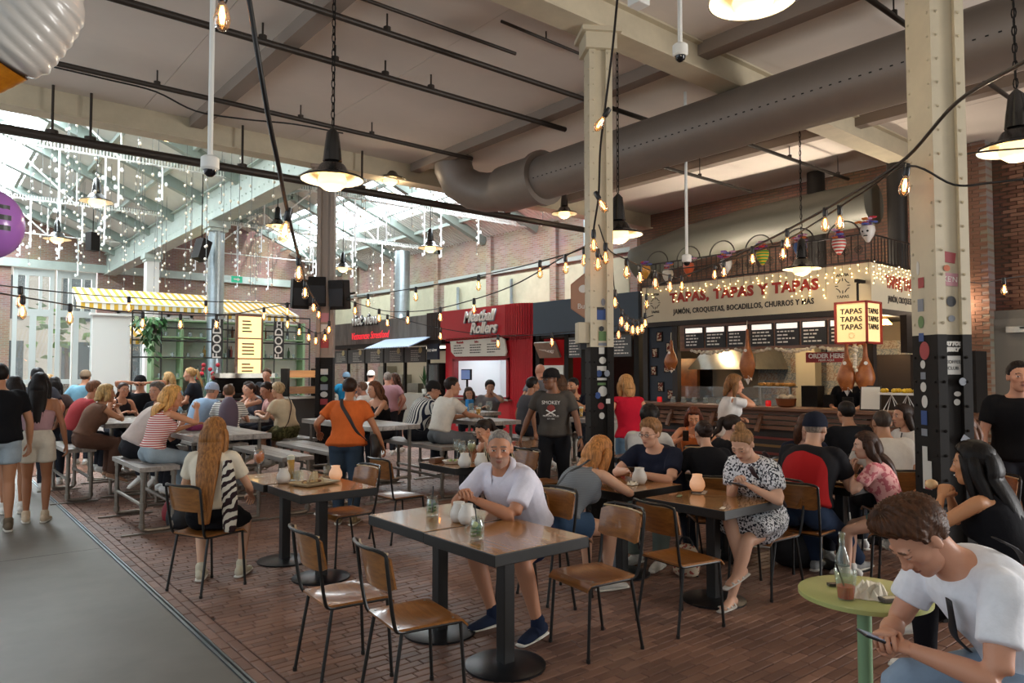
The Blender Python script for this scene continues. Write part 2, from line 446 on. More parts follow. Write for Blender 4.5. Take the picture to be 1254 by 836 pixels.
# columns: riveted box columns, cream above and black below
def column(x, y, ztop, label, split=1.96, s=.2, black=True, mtop=M_beamw):
    t = struct(new_obj('column', None), label); t.location = (x, y, 0); t['category'] = 'column'; t.rotation_euler = (0, 0, math.radians(-32))
    def shaft(z0, z1):
        g = G()
        g.b2((-s, -s, z0), (-s + .022, s, z1)); g.b2((s - .022, -s, z0), (s, s, z1))
        g.b2((-s + .022, -s * .78, z0), (s - .022, s * .78, z1))
        g.b2((-s + .022, -s, z0), (-s + .07, s, z1)); g.b2((s - .07, -s, z0), (s - .022, s, z1))
        return g
    shaft(split, ztop).build('upper_shaft', mtop, t)
    shaft(0, split).build('lower_shaft', M_black if black else mtop, t)
    for nm, z0, z1, m in (('rivets', split, ztop, mtop), ('rivets', .02, split, M_black)):
        g = G(); z = z0 + .08
        while z < z1:
            for q in (-1, 1):
                g.ball((-s - .002, q * (s - .03), z), .011, 5, 0, 4); g.ball((q * (s - .045), -s - .002, z), .011, 5, 0, 4)
            z += .17
        tag(g.build(nm, m, t), kind='stuff')
    G().b2((-s * 1.7, -s * 1.7, ztop - .05), (s * 1.7, s * 1.7, ztop)).b2((-s * 1.35, -s * 1.35, ztop - .22), (s * 1.35, s * 1.35, ztop - .05)).build('capital', mtop, t)
    G().b2((-s * 1.25, -s * 1.25, 0), (s * 1.25, s * 1.25, .02)).build('base_plate', M_black if black else mtop, t)
    return t
col_right = column(5.66, 2.06, 5.36, 'cream and black riveted column at the right, nearest the camera', s=.13)
col_mid = column(5.64, 5.40, 5.36, 'cream and black riveted column in the middle, covered in stickers', s=.125)
col_left = column(5.64, 12.10, 5.36, 'brown grey column below the ceiling edge carrying black loudspeakers', split=1.95, s=.15, mtop=mat('brown_grey_steel', '8E7F72', rough=.6))
for y, lab in ((18.3, 'round grey steel column at the bar with striped awnings'), (24.6, 'square white column behind the striped awnings')):
    t = struct(new_obj('column', None), lab); t.location = (5.64, y, 0); t['category'] = 'column'
    if y < 20:
        G().lathe([(.19, 0), (.19, 5.2)], n=16).build('shaft', M_galv, t, smooth=True)
        g = G()
        for k in range(8): g.b2((-.21 if k % 2 else .19, -.02, .0), (-.19 if k % 2 else .21, .02, 5.2))
        G().box((0, -.195, 2.6), (.05, .02, 5.2)).build('flange', M_galv, t)
    else:
        G().box((0, 0, 2.6), (.36, .36, 5.2)).build('shaft', M_white, t)
    G().box((0, 0, 5.28), (.52, .52, .16)).box((0, 0, 5.17), (.44, .44, .1)).build('capital', M_greensteel, t)

# long girder that separates the two glazed halls
gd = ibeam('trim_10', (5.64, 12.3), (5.64, 31), .42, 5.36, 6.15, M_greensteel, 'pale green riveted valley girder running to the far doors')
gr = G()
for k in range(70):
    y = 12.5 + k * .262
    for dx in (-.12, .12): gr.ball((5.64 + dx, y, 5.6), .018, 5, 0, 4); gr.ball((5.64 + dx, y, 5.95), .018, 5, 0, 4)
tag(gr.build('rivets', M_greensteel, gd), kind='stuff')

# glazed roofs: two gabled bays, boarded slopes with a long skylight each
def roof_bay(x0, x1, zr, idx, sky, label):
    xr = (x0 + x1) / 2; z0 = 6.15
    def zz(x): return z0 + (zr - z0) * (1 - abs(x - xr) / (xr - x0))
    root = struct(new_obj('ceiling', None), label)
    # boards between the skylight strips
    g = G(); strips = [(x0, x1)]
    xs = sorted([x0, xr, x1] + [e for s in sky for e in s])
    for a, b in zip(xs[:-1], xs[1:]):
        if any(a >= s[0] - 1e-6 and b <= s[1] + 1e-6 for s in sky): continue
        th = .06
        g.add([(a, 12.3, zz(a)), (b, 12.3, zz(b)), (b, 31, zz(b)), (a, 31, zz(a)), (a, 12.3, zz(a) + th), (b, 12.3, zz(b) + th), (b, 31, zz(b) + th), (a, 31, zz(a) + th)],
              [(0, 3, 2, 1), (4, 5, 6, 7), (0, 1, 5, 4), (1, 2, 6, 5), (2, 3, 7, 6), (3, 0, 4, 7)])
    g.build('roof_board', M_roofboard, root)
    # corrugation ribs on the boards
    g = G()
    for a, b in zip(xs[-3:-1], xs[-2:]):
        if idx == 2 or any(a >= s[0] - 1e-6 and b <= s[1] + 1e-6 for s in sky): continue
        y = 12.4
        while y < 31:
            L = math.hypot(b - a, zz(b) - zz(a))
            g.box(((a + b) / 2, y, (zz(a) + zz(b)) / 2 - .012), (L, .05, .02), 0, 0, -math.atan2(zz(b) - zz(a), b - a))
            y += .16
    if idx == 1: tag(g.build('corrugation', M_roofboard, root), kind='stuff')
    for s in sky:
        nP = 12; dy = (30.6 - 12.5) / nP
        for k in range(nP):
            y0 = 12.5 + k * dy
            a, b = s
            mid = [a, b] if not (a < xr < b) else [a, xr, b]
            gp = G(); gf = G()
            for p, q in zip(mid[:-1], mid[1:]):
                gp.add([(p, y0 + .03, zz(p) + .03), (q, y0 + .03, zz(q) + .03), (q, y0 + dy - .03, zz(q) + .03), (p, y0 + dy - .03, zz(p) + .03)], [(0, 1, 2, 3)])
                gf.tube([(p, y0, zz(p)), (q, y0, zz(q))], .035, 4)
            gp.build('skylight_pane', M_sky_pane, root); gf.build('glazing_bar', M_greensteel, root)
    # principal rafters, tie rods and struts
    for iy, y in enumerate((13.8, 16.5, 19.1, 21.8, 24.5, 27.2, 29.6)):
        g = G()
        for a, b in ((x0, xr), (xr, x1)):
            L = math.hypot(b - a, zz(b) - zz(a))
            g.box(((a + b) / 2, y, (zz(a) + zz(b)) / 2 - .12), (L, .2, .28), 0, 0, -math.atan2(zz(b) - zz(a), b - a))
        g.build('rafter', M_rafter, root)
        if iy % 2 == 0: continue
        g = G()
        g.tube([(x0 + .1, y, z0 - .1), (x1 - .1, y, z0 - .1)], .022, 6)
        for f in (.28, .72): g.tube([(x0 + (x1 - x0) * f, y, z0 - .1), (x0 + (x1 - x0) * f, y, zz(x0 + (x1 - x0) * f) - .2)], .02, 6)
        g.tube([(x0 + (x1 - x0) * .28, y, z0 - .1), (xr, y, zr - .2)], .025, 6); g.tube([(x0 + (x1 - x0) * .72, y, z0 - .1), (xr, y, zr - .2)], .025, 6)
        g.build('tie_rod', M_white, root)
    g = G()
    for f in (.12, .25, .38, .62, .75, .88):
        x = x0 + (x1 - x0) * f
        g.box((x, 21.6, zz(x) - .06), (.09, 18.6, .1))
    g.build('purlin', M_greensteel, root)
    return root
roof_bay(5.64, 14.5, 8.0, 1, [(10.9, 12.7)], 'gabled roof of the right glazed hall with a long skylight')
roof_bay(-3.2, 5.64, 8.0, 2, [(-.2, 2.4)], 'gabled roof of the left glazed hall with a ridge skylight')

# right long wall of the hall behind the stalls
wr = struct(new_obj('wall_right', None), 'old brick long wall behind the food stalls')
G().b2((14.5, 12.4, 0), (14.8, 31, 6.2)).build('brickwork', M_wallbrick, wr)
G().b2((14.5, -3.4, 0), (14.8, 12.4, 6.2)).build('brickwork', M_wallbrick_dark, wr)
g = G()
for k in range(6): g.b2((14.46, 12.75 + k * 3.1, 3.5), (14.5, 15.2 + k * 3.1, 4.75))
g.build('plaster_panel', M_plaster, wr)
g = G().b2((14.40, 12.4, 4.85), (14.5, 31, 4.97))
g.build('ledge', mat('grey_ledge', '9DA39C', rough=.6), wr)
g = G()
for k in range(6): g.b2((14.38, 12.4 + k * 3.1, 0), (14.5, 12.65 + k * 3.1, 6.1))
g.build('pilaster', M_wallbrick, wr)
for y in (14.2, 17.5, 20.4):
    G().tube([(14.35, y, 4.6), (14.35, y, 3.9), (14.35, y - .12, 3.7), (14.35, y - .12, 1)], .05, 8).build('downpipe', M_galv, wr, smooth=True)

# far end wall with tall tram doors and arched lights
wf = struct(new_obj('wall_far', None), 'far brick end wall with tall glazed tram doors')
g = G()
for a, b, z0, z1 in ((-3.2, 2.55, 0, 8.2), (5.25, 5.9, 0, 8.2), (5.9, 14.8, 4.0, 8.2), (2.55, 5.25, 5.5, 8.2), (5.9, 14.8, 0, 1.0), (8.7, 9.4, 1, 4.0), (12.2, 14.8, 1, 4.0)):
    g.b2((a, 31, z0), (b, 31.4, z1))
g.build('brickwork', M_wallbrick_xz, wf)
G().b2((-3.2, 30.86, 5.42), (14.5, 31, 5.72)).build('lintel', M_greensteel, wf)
M_doorpaint = mat('pale_grey_door', 'B9C0BC', rough=.5)
def tall_door(n, x0, x1, ztop, label):
    root = struct(new_obj('door_%d' % n, None), label)
    w = x1 - x0; g = G()
    g.b2((x0, 31.02, 0), (x0 + .14, 31.14, ztop)); g.b2((x1 - .14, 31.02, 0), (x1, 31.14, ztop)); g.b2((x0 + .14, 31.03, ztop - .25), (x1 - .14, 31.13, ztop))
    g.b2((x0 + .14, 31.03, 3.7), (x1 - .14, 31.13, 3.95)); g.b2((x0 + w / 2 - .1, 31.02, 0), (x0 + w / 2 + .1, 31.14, 3.70)); g.b2((x0 + .14, 31.035, 0), (x1 - .14, 31.125, .55))
    for f in (1 / 3, 2 / 3): g.b2((x0 + w * f - .05, 31.025, 3.95), (x0 + w * f + .05, 31.135, ztop - .25))
    g.b2((x0 + .14, 31.035, 1.25), (x1 - .14, 31.125, 1.42))
    g.build('door_frame', M_doorpaint, root)
    for f in (0, .5): G().b2((x0 + w * f + .08, 31.07, .5), (x0 + w * (f + .5) - .08, 31.09, 3.75)).build('pane', M_glass, root)
    for f in (0, 1 / 3, 2 / 3): G().b2((x0 + w * f + .03, 31.07, 3.9), (x0 + w * (f + 1 / 3) - .03, 31.09, ztop - .2)).build('pane', M_glass, root)
tall_door(1, 2.62, 3.86, 5.4, 'left leaf pair of the tall glazed tram doors')
tall_door(2, 3.94, 5.2, 5.4, 'right leaf pair of the tall glazed tram doors')
def arched_window(n, x0, x1, z0, z1, label):
    root = struct(new_obj('window_%d' % n, None), label)
    w = x1 - x0; g = G()
    g.b2((x0, 31.1, z0), (x0 + .1, 31.22, z1)); g.b2((x1 - .1, 31.1, z0), (x1, 31.22, z1)); g.b2((x0, 31.1, z1 - .12), (x1, 31.22, z1)); g.b2((x0, 31.1, z0), (x1, 31.22, z0 + .14))
    for f in (1 / 3, 2 / 3): g.b2((x0 + w * f - .06, 31.1, z0), (x0 + w * f + .06, 31.22, z1))
    g.b2((x0, 31.1, z0 + (z1 - z0) * .6), (x1, 31.22, z0 + (z1 - z0) * .6 + .1))
    g.build('window_frame', M_doorpaint, root)
    for f in (0, 1 / 3, 2 / 3): G().b2((x0 + w * f + .03, 31.15, z0 + .05), (x0 + w * (f + 1 / 3) - .03, 31.17, z1 - .05)).build('pane', M_glass, root)
arched_window(1, 5.95, 8.7, 1.0, 4.0, 'tall white window with three lights left of the brick pier')
arched_window(2, 9.4, 12.2, 1.0, 4.0, 'tall white window with three lights right of the brick pier')

# the street outside the far doors
st_ = struct(G().b2((-10, 31.4, -.3), (24, 60, -.02)).build('street', mat('pale_street', 'C8C4BC', rough=.8), None), 'pale paved street outside the far doors')
hs_ = thing('street_house', 'row house across the street seen through the far doors', 'building', (0, 48, 0))
G().b2((-10, 0, 0), (26, 4, 9)).build('wall', mat('street_house_wall', 'A8A49C', rough=.8, var=.1, scale=.5), hs_)
for k in range(9):
    for z in (1.0, 4.6): G().b2((-8 + k * 3.6, -.06, z), (-6.2 + k * 3.6, .02, z + 2.4)).build('window', mat('dark_street_window', '3A4448', rough=.15), hs_)
for k, (x, y) in enumerate(((1.5, 40), (5.8, 42), (10.5, 41))):
    tr_ = thing('street_tree', ('left', 'middle', 'right')[k] + ' street tree outside the far doors', 'tree', (x, y, 0)); G().tube([(0, 0, 0), (.05, 0, 1.5), (0, .1, 3.2)], [.14, .11, .07], 8).build('trunk', mat('tree_bark', '4A3C30', rough=.9), tr_)
    g = G()
    for q in range(70):
        c = np.array([rnd.gauss(0, .8), rnd.gauss(0, .8), 4.0 + rnd.gauss(0, .9)]); d = np.array([rnd.uniform(-.3, .3), rnd.uniform(-.3, .3), rnd.uniform(-.2, .2)]); e = np.array([d[1], -d[0], .1]); g.add([c - d, c + e, c + d, c - e], [(0, 1, 2, 3)])
    tag(g.build('crown', mat('street_leaf', '5E7A48', rough=.6), tr_), kind='stuff')

# ceiling services
t = thing('ventilation_duct', 'large grey spiral duct running below the ceiling with an elbow end', 'duct')
P = [(8.2, y, 5.0) for y in (-6, -3, 0, 3, 6, 9.3)]
G().tube(P, .37, 28).build('duct_run', M_duct, t, smooth=True)
G().tube([(8.2, 9.1, 5.0), (8.2, 9.2, 5.0)], .47, 28).build('collar', M_duct, t, smooth=True)
G().tube([(8.2, 9.15, 5.0), (8.2, 10.15, 5.0)], .42, 28).build('silencer', M_duct, t, smooth=True)
G().tube([(8.2, 10.1, 5.0), (8.2, 10.35, 5.0), (8.15, 10.65, 5.03), (8.0, 10.9, 5.1), (7.8, 11.05, 5.25), (7.7, 11.1, 5.5), (7.7, 11.1, 5.7)], .36, 24).build('elbow', M_duct, t, smooth=True)
g = G()
for k in range(110):
    y = -3 + k * .11; g.box((8.2 - .368 * math.cos(.25), y, 5.0 - .368 * math.sin(.25)), (.012, .03, .012))
tag(g.build('nozzle_holes', M_black, t), kind='stuff')
def pipe_run(name, y, z, x0, x1, r, label, drops=(), m=M_pipe):
    t = thing(name, label, 'pipe')
    G().tube([(x0, y, z), ((x0 + x1) / 2, y, z), (x1, y, z)], r, 10).build('pipe', m, t, smooth=True)
    for x in drops:
        G().tube([(x, y, z), (x, y, z + .28), (x, y, 5.72 if z < 5.2 else 5.72)], max(.006, r * .3), 6).lathe([(r * 1.2, -.03), (r * 1.2, .03)], (x, y, z + r), 10, cap=True).build('hanger', m, t)
    return t
pipe_run('sprinkler_pipe', 11.85, 4.98, -3, 12.5, .065, 'thick black pipe hanging under the cream edge beam', (1.4, 1.87, 4.04, 6.2, 8.6, 9.6))
pipe_run('sprinkler_pipe', 10.38, 5.5, 1.25, 7.6, .035, 'dark pipe nearest to the cream edge beam, under the ceiling boards', (2.4, 4.4, 5.6))
pipe_run('sprinkler_pipe', 8.18, 5.5, .1, 7.8, .04, 'dark pipe in the middle of the ceiling bay', (1.6, 3.0, 3.9, 4.6, 5.3))
pipe_run('sprinkler_pipe', 7.08, 5.5, -.3, 9.8, .035, 'dark pipe close to the riveted cross beam', (2.2, 4.0))
pipe_run('conduit', 6.75, 5.6, 1.6, 5.6, .022, 'thin dark conduit beside the riveted cross beam', ())
pipe_run('cable_tray', 3.3, 5.5, 6.8, 12.6, .03, 'dark pipe between duct and stall ceiling', (8, 10, 12))
pipe_run('cable_tray', 6.5, 5.35, 9.4, 13.6, .03, 'short dark pipe left of the stall lamp', (9.6, 11.5, 13.2))
pipe_run('cable_tray', 8.2, 5.35, 9.0, 13.0, .03, 'short dark pipe over the blue grey stall', (9.2, 11.3))

# ================================================================ PEOPLE: bodies, heads, hands, clothes
def nrm(v):
    v = np.asarray(v, float); return v / (np.linalg.norm(v) + 1e-12)
def catmull(P, sub):
    P = np.asarray(P, float)
    if len(P) < 3 or sub < 2: return P
    Q = np.vstack([2 * P[0] - P[1], P, 2 * P[-1] - P[-2]]); out = []
    for i in range(1, len(Q) - 2):
        a, b, c, d = Q[i - 1], Q[i], Q[i + 1], Q[i + 2]
        for k in range(sub):
            t = k / sub
            out.append(.5 * (2 * b + (c - a) * t + (2 * a - 5 * b + 4 * c - d) * t * t + (3 * b - a - 3 * c + d) * t ** 3))
    out.append(P[-1]); return np.array(out)
def loft(g, P, A, B=None, side=(0, 1, 0), n=12, sub=3, mi=0, cap=.6, groove=0, gk=9, ph=0.0):
    """Tube through control points with elliptical rings: A half width along `side`, B half depth across it."""
    P = np.asarray(P, float); k = len(P)
    A = np.full(k, A, float) if np.isscalar(A) else np.asarray(A, float)
    B = A if B is None else (np.full(k, B, float) if np.isscalar(B) else np.asarray(B, float))
    D = catmull(np.column_stack([P, A, B]), sub)
    P, A, B = D[:, :3], np.abs(D[:, 3]), np.abs(D[:, 4])
    T = np.gradient(P, axis=0); T /= np.linalg.norm(T, axis=1)[:, None] + 1e-12
    sd = np.asarray(side, float)
    sd = np.tile(sd, (len(P), 1)) if sd.ndim == 1 else catmull(sd, sub)
    Sv = sd - (sd * T).sum(1)[:, None] * T; Sv /= np.linalg.norm(Sv, axis=1)[:, None] + 1e-9
    Fv = np.cross(T, Sv)
    if cap:
        r0 = min(A[0], B[0]) * cap; r1 = min(A[-1], B[-1]) * cap
        P = np.vstack([P[0] - T[0] * r0, P[0] - T[0] * r0 * .75, P, P[-1] + T[-1] * r1 * .75, P[-1] + T[-1] * r1])
        A = np.concatenate([[A[0] * .25, A[0] * .72], A, [A[-1] * .72, A[-1] * .25]])
        B = np.concatenate([[B[0] * .25, B[0] * .72], B, [B[-1] * .72, B[-1] * .25]])
        Sv = np.vstack([Sv[:1], Sv[:1], Sv, Sv[-1:], Sv[-1:]]); Fv = np.vstack([Fv[:1], Fv[:1], Fv, Fv[-1:], Fv[-1:]])
    th = np.arange(n) * 2 * PI / n
    m = 1 + groove * np.sin(th * gk + ph) if groove else np.ones(n)
    V = P[:, None, :] + (A[:, None] * (np.cos(th) * m)[None])[:, :, None] * Sv[:, None, :] + (B[:, None] * (np.sin(th) * m)[None])[:, :, None] * Fv[:, None, :]
    L = len(P); F = []
    for i in range(L - 1):
        for q in range(n): F.append((i * n + q, i * n + (q + 1) % n, (i + 1) * n + (q + 1) % n, (i + 1) * n + q))
    F.append(tuple(range(n - 1, -1, -1))); F.append(tuple(range((L - 1) * n, L * n)))
    g.add(V.reshape(-1, 3), F, mi); return g

def remesh(g, voxel, smooth=4, fac=.5):
    """Union of the overlapping lofts as one skin; returns vertex and face arrays."""
    V, F, _ = g.arrays()
    me = bpy.data.meshes.new('tmp'); me.from_pydata(V.tolist(), [], F)
    o = bpy.data.objects.new('tmp', me); COL.objects.link(o)
    md = o.modifiers.new('r', 'REMESH'); md.mode = 'VOXEL'; md.voxel_size = voxel
    sm = o.modifiers.new('s', 'SMOOTH'); sm.iterations = smooth; sm.factor = fac
    ev = o.evaluated_get(bpy.context.evaluated_depsgraph_get()); em = ev.to_mesh()
    n = len(em.vertices); co = np.empty(n * 3); em.vertices.foreach_get('co', co)
    lt = np.empty(len(em.polygons), int); em.polygons.foreach_get('loop_total', lt)
    li = np.empty(len(em.loops), int); em.loops.foreach_get('vertex_index', li)
    no = np.empty(n * 3); em.vertices.foreach_get('normal', no)
    ev.to_mesh_clear(); bpy.data.objects.remove(o); bpy.data.meshes.remove(me)
    return co.reshape(-1, 3), lt, li, no.reshape(-1, 3)

def mesh_np(name, V, lt, li, mats, col=None, smooth=True):
    me = bpy.data.meshes.new(name)
    me.vertices.add(len(V)); me.vertices.foreach_set('co', np.asarray(V, np.float32).ravel())
    me.loops.add(len(li)); me.loops.foreach_set('vertex_index', np.asarray(li, np.int32))
    me.polygons.add(len(lt)); st = np.concatenate([[0], np.cumsum(lt)[:-1]]).astype(np.int32)
    me.polygons.foreach_set('loop_start', st); me.polygons.foreach_set('loop_total', np.asarray(lt, np.int32))
    me.update(calc_edges=True)
    for m in (mats if isinstance(mats, (list, tuple)) else [mats]): me.materials.append(m)
    if smooth: me.polygons.foreach_set('use_smooth', np.ones(len(lt), bool))
    if col is not None:
        a = me.color_attributes.new('tint', 'FLOAT_COLOR', 'POINT'); a.data.foreach_set('color', np.asarray(col, np.float32).ravel())
    me.validate(); return me

# ---- head template
def _ell(p, c, r):
    q = (p - np.array(c)) / np.array(r); k0 = np.linalg.norm(q, axis=1); k1 = np.linalg.norm(q / np.array(r), axis=1) + 1e-9
    return k0 * (k0 - 1) / k1
def _sph(p, c, r): return np.linalg.norm(p - np.array(c), axis=1) - r
def _smin(a, b, k):
    h = np.clip(.5 + .5 * (b - a) / k, 0, 1); return b * (1 - h) + a * h - k * h * (1 - h)
def _smax(a, b, k): return -_smin(-a, -b, k)
def _cap(p, a, b, r):
    a = np.array(a); b = np.array(b); d = b - a; t = np.clip(((p - a) @ d) / (d @ d), 0, 1)
    return np.linalg.norm(p - a - t[:, None] * d, axis=1) - r
def head_sdf(p, fem):
    jw = .9 if fem else 1.0
    d = _smin(_ell(p, (-.014, 0, .032), (.095, .075, .086)), _ell(p, (.030, 0, -.028), (.062, .060 * (.96 if fem else 1), .088)), .03)
    d = _smin(d, _ell(p, (.026, 0, -.076), (.052, .052 * jw, .036)), .025)
    d = _smin(d, _sph(p, (.066, 0, -.096), .020 if not fem else .017), .022)
    q = p.copy(); q[:, 1] = np.abs(q[:, 1])
    d = _smin(d, _sph(q, (.056, .042, -.014), .022), .02)
    d = _smin(d, _ell(q, (.078, .024, .027), (.015, .028, .008 if fem else .010)), .012)
    d = _smax(d, -_sph(q, (.104, .033, .005), .0185), .012)
    d = _smin(d, _cap(p, (.086, 0, .014), (.107, 0, -.027), .0078), .010)
    d = _smin(d, _sph(p, (.108, 0, -.030), .0118 if not fem else .0105), .007)
    d = _smin(d, _sph(q, (.097, .012, -.034), .0085), .006)
    d = _smin(d, _ell(p, (.088, 0, -.0595), (.0095, .023, .0050)), .004)
    d = _smin(d, _ell(p, (.0865, 0, -.0695), (.0105, .019, .0056)), .004)
    d = np.minimum(d, _sph(q, (.0765, .032, .004), .0150))
    d = _smin(d, _ell(q, (.0795, .032, .0125), (.0135, .0175, .0050)), .004)
    d = _smin(d, _ell(q, (.0785, .032, -.0055), (.0125, .0165, .0040)), .004)
    d = _smin(d, _ell(q, (-.010, .079, -.002), (.019, .0085, .032)), .006)
    return d
HEADS = {}
def head_template(nl, nt, fem):
    key = (nl, nt, fem)
    if key in HEADS: return HEADS[key]
    s = np.linspace(-PI, PI, nl, endpoint=False); ph = s - .45 * np.sin(s)
    th = np.linspace(0.02, PI - .02, nt)
    D = np.stack([(np.sin(th)[:, None] * np.cos(ph)[None]), (np.sin(th)[:, None] * np.sin(ph)[None]), np.repeat(np.cos(th)[:, None], nl, 1)], 2).reshape(-1, 3)
    o = np.array([.012, 0, 0]); r = np.full(len(D), .18)
    for _ in range(60):
        r -= np.clip(head_sdf(o + D * r[:, None], fem), -.02, .02) * .8
    V = o + D * r[:, None]; F = []
    for i in range(nt - 1):
        for q in range(nl): F.append((i * nl + q, (i + 1) * nl + q, (i + 1) * nl + (q + 1) % nl, i * nl + (q + 1) % nl))
    F.append(tuple(range(nl))); F.append(tuple(range(nt * nl - 1, (nt - 1) * nl - 1, -1)))
    HEADS[key] = (V, F, D); return HEADS[key]
def head_colors(V, skin, hairc, beard=0.0, lips='A85A50', gaze=0.0, lid=0.0):
    n = len(V); sk = np.array(lin(skin)[:3]); C = np.tile(sk, (n, 1))
    x, y, z = V.T; ay = np.abs(y)
    def blend(mask, c): C[:] = C * (1 - mask[:, None]) + np.array(c)[None] * mask[:, None]
    red = np.exp(-(((ay - .040) / .02) ** 2 + ((z + .022) / .02) ** 2)) * (x > .04) * .25
    blend(red, sk * np.array([1.05, .72, .66]))
    blend(np.exp(-((y / .012) ** 2 + ((z + .032) / .012) ** 2)) * (x > .09) * .3, sk * np.array([1.05, .70, .62]))
    if beard:
        m = np.clip((-.030 - z) / .015, 0, 1) * np.clip((x + .005) / .03, 0, 1); lipm = (ay < .02) * (np.abs(z + .064) < .007)
        m2 = (ay < .03) * (np.abs(z + .047) < .006) * (x > .06)
        blend(np.clip(m * (1 - lipm) + m2, 0, 1) * beard, np.array(lin(hairc)[:3]) * .9)
    lp = ((y / .024) ** 2 + ((z + .0645) / (.0105 - .16 * ay)) ** 2 < 1) * (x > .06); blend(lp * .75, lin(lips)[:3])
    blend(((ay < .02) * (np.abs(z + .0645) < .0014) * (x > .06)) * .6, (.06, .02, .02))
    bz = .030 + .10 * (ay - .015) * (ay < .035) - .22 * np.clip(ay - .035, 0, 1)
    br = (np.abs(z - bz) < .0042) * (ay > .012) * (ay < .050) * (x > .045); blend(br * .85, np.array(lin(hairc)[:3]) * .7)
    eo = .0066 * (1 - lid); ec = .0045
    dy = ay - .032
    ey = (np.abs(dy) < .0132) * (np.abs(z - ec) < eo * np.sqrt(np.clip(1 - (dy / .0135) ** 2, 0, 1))) * (x > .07)
    blend(ey * 1.0, (.62, .58, .55))
    sy = y - gaze - np.sign(y) * .032
    ir = ey * (sy ** 2 + (z - ec) ** 2 < 0.0060 ** 2); blend(ir * 1.0, (.035, .02, .012))
    ln = (np.abs(dy) < .0150) * (z - ec > eo * .85) * (z - ec < eo + .0022) * (x > .065); blend(ln * .7, (.03, .02, .018))
    return np.column_stack([C, np.ones(n)])
HAIR_MIX = {}
def hair_shell(V, D, style, seed, vol=1.0):
    """Radial hair cap: pops out of the scalp where hair grows and sinks below the skin elsewhere."""
    rs = np.random.RandomState(seed)
    x, y, z = V.T; ay = np.abs(y)
    front = .074 if style != 'receding' else .084
    line = np.where(x > .02, .012 + (front - .012) * np.clip((x - .02) / .040, 0, 1) ** .6, np.where(x > -.03, .012 - .0 * x, -.0))
    line = np.where(x <= .02, .014 - (.02 - x) * .95, line)
    line = np.maximum(line, -.088)
    if style in ('long', 'bob'): line = np.where(x < .03, np.minimum(line, -.02 - (.03 - x) * 1.2), line)
    line = line + .004 * np.sin(D @ rs.randn(3) * 40)
    m = np.clip((z - line) / .010, 0, 1); m = m * m * (3 - 2 * m)
    ear = np.exp(-(((x + .010) / .019) ** 2 + ((z + .002) / .030) ** 2)) * (ay > .06)
    if style not in ('long', 'bob'): m *= (1 - np.clip(ear * 1.7, 0, 1))
    T = {'buzz': .0025, 'receding': .004, 'short': .013, 'medium': .022, 'bun': .009, 'pony': .010, 'long': .020, 'bob': .024, 'curly': .034, 'quiff': .020}[style] * vol
    t = np.full(len(V), T)
    if style in ('short', 'medium', 'quiff', 'curly', 'bob', 'long'): t *= .75 + .5 * np.clip(z / .1, -.3, 1)
    if style == 'quiff': t += .034 * np.clip(z / .1, 0, 1) * np.clip((x + .05) / .10, 0, 1)
    if style == 'receding': m *= np.where(z > .06, np.clip((.02 - x) / .05, .0, 1), 1)
    # strands: ridges that sweep from the parting
    az = np.arctan2(y, -x + .02)
    rid = np.sin(az * 26 + 3 * np.sin(z * 45 + seed)) * .5 + np.sin(az * 47 + z * 70 + seed) * .35 + np.sin(D @ rs.randn(3) * 30 + D @ rs.randn(3) * 18) * .6
    amp = {'buzz': .0003, 'receding': .0006, 'curly': .006, 'quiff': .0055, 'medium': .0045}.get(style, .0028)
    if style == 'curly': rid = np.sin(D[:, 0] * 42 + seed) * np.sin(D[:, 1] * 46) + np.sin(D[:, 2] * 44 + D[:, 1] * 20)
    t = t + amp * rid * m
    return V + D * ((t + .004) * m - .004)[:, None]

# ---- hand template: palm and five separate bent fingers
HANDS = {}
def hand_template(curl, spread=1.0):
    key = (round(curl), spread)
    if key in HANDS: return HANDS[key]
    g = G()
    loft(g, [(-.03, 0, 0), (.0, 0, 0), (.035, .002, 0), (.07, .002, 0), (.090, 0, -.002)], [.024, .027, .038, .041, .038], [.018, .017, .015, .0135, .011], (0, 1, 0), 10, 2)
    fl = [(.028, .070, .0088), (.0095, .080, .0090), (-.009, .074, .0086), (-.0265, .058, .0076)]
    for k, (y, L, r) in enumerate(fl):
        a = 0.0; p = np.array([.084 - (.004 if k in (0, 3) else 0), y, -.002]); P = [p - np.array([.02, 0, 0]), p]; yaw = math.radians((1.5 - k) * 4 * spread)
        for seg, f in enumerate((.46, .31, .23)):
            a += math.radians(curl) * (1.0 if seg else .85) * (1 + .12 * k)
            p = p + L * f * np.array([math.cos(a) * math.cos(yaw), math.cos(a) * math.sin(yaw), -math.sin(a)]); P.append(p)
        loft(g, P, [r * 1.05, r * 1.05, r, r * .92, r * .72], None, (0, 1, 0), 7, 1, cap=.8)
    a = math.radians(min(curl, 40) * .8)
    P = [(.008, .018, -.004), (.030, .040, -.008), (.056, .054 - .008 * a, -.012 - .02 * a), (.080, .056 - .022 * a, -.018 - .034 * a)]
    loft(g, P, [.015, .0125, .0108, .0080], None, (0, 0, 1), 7, 1, cap=.8)
    V, F, _ = g.arrays(); HANDS[key] = (V, F); return HANDS[key]

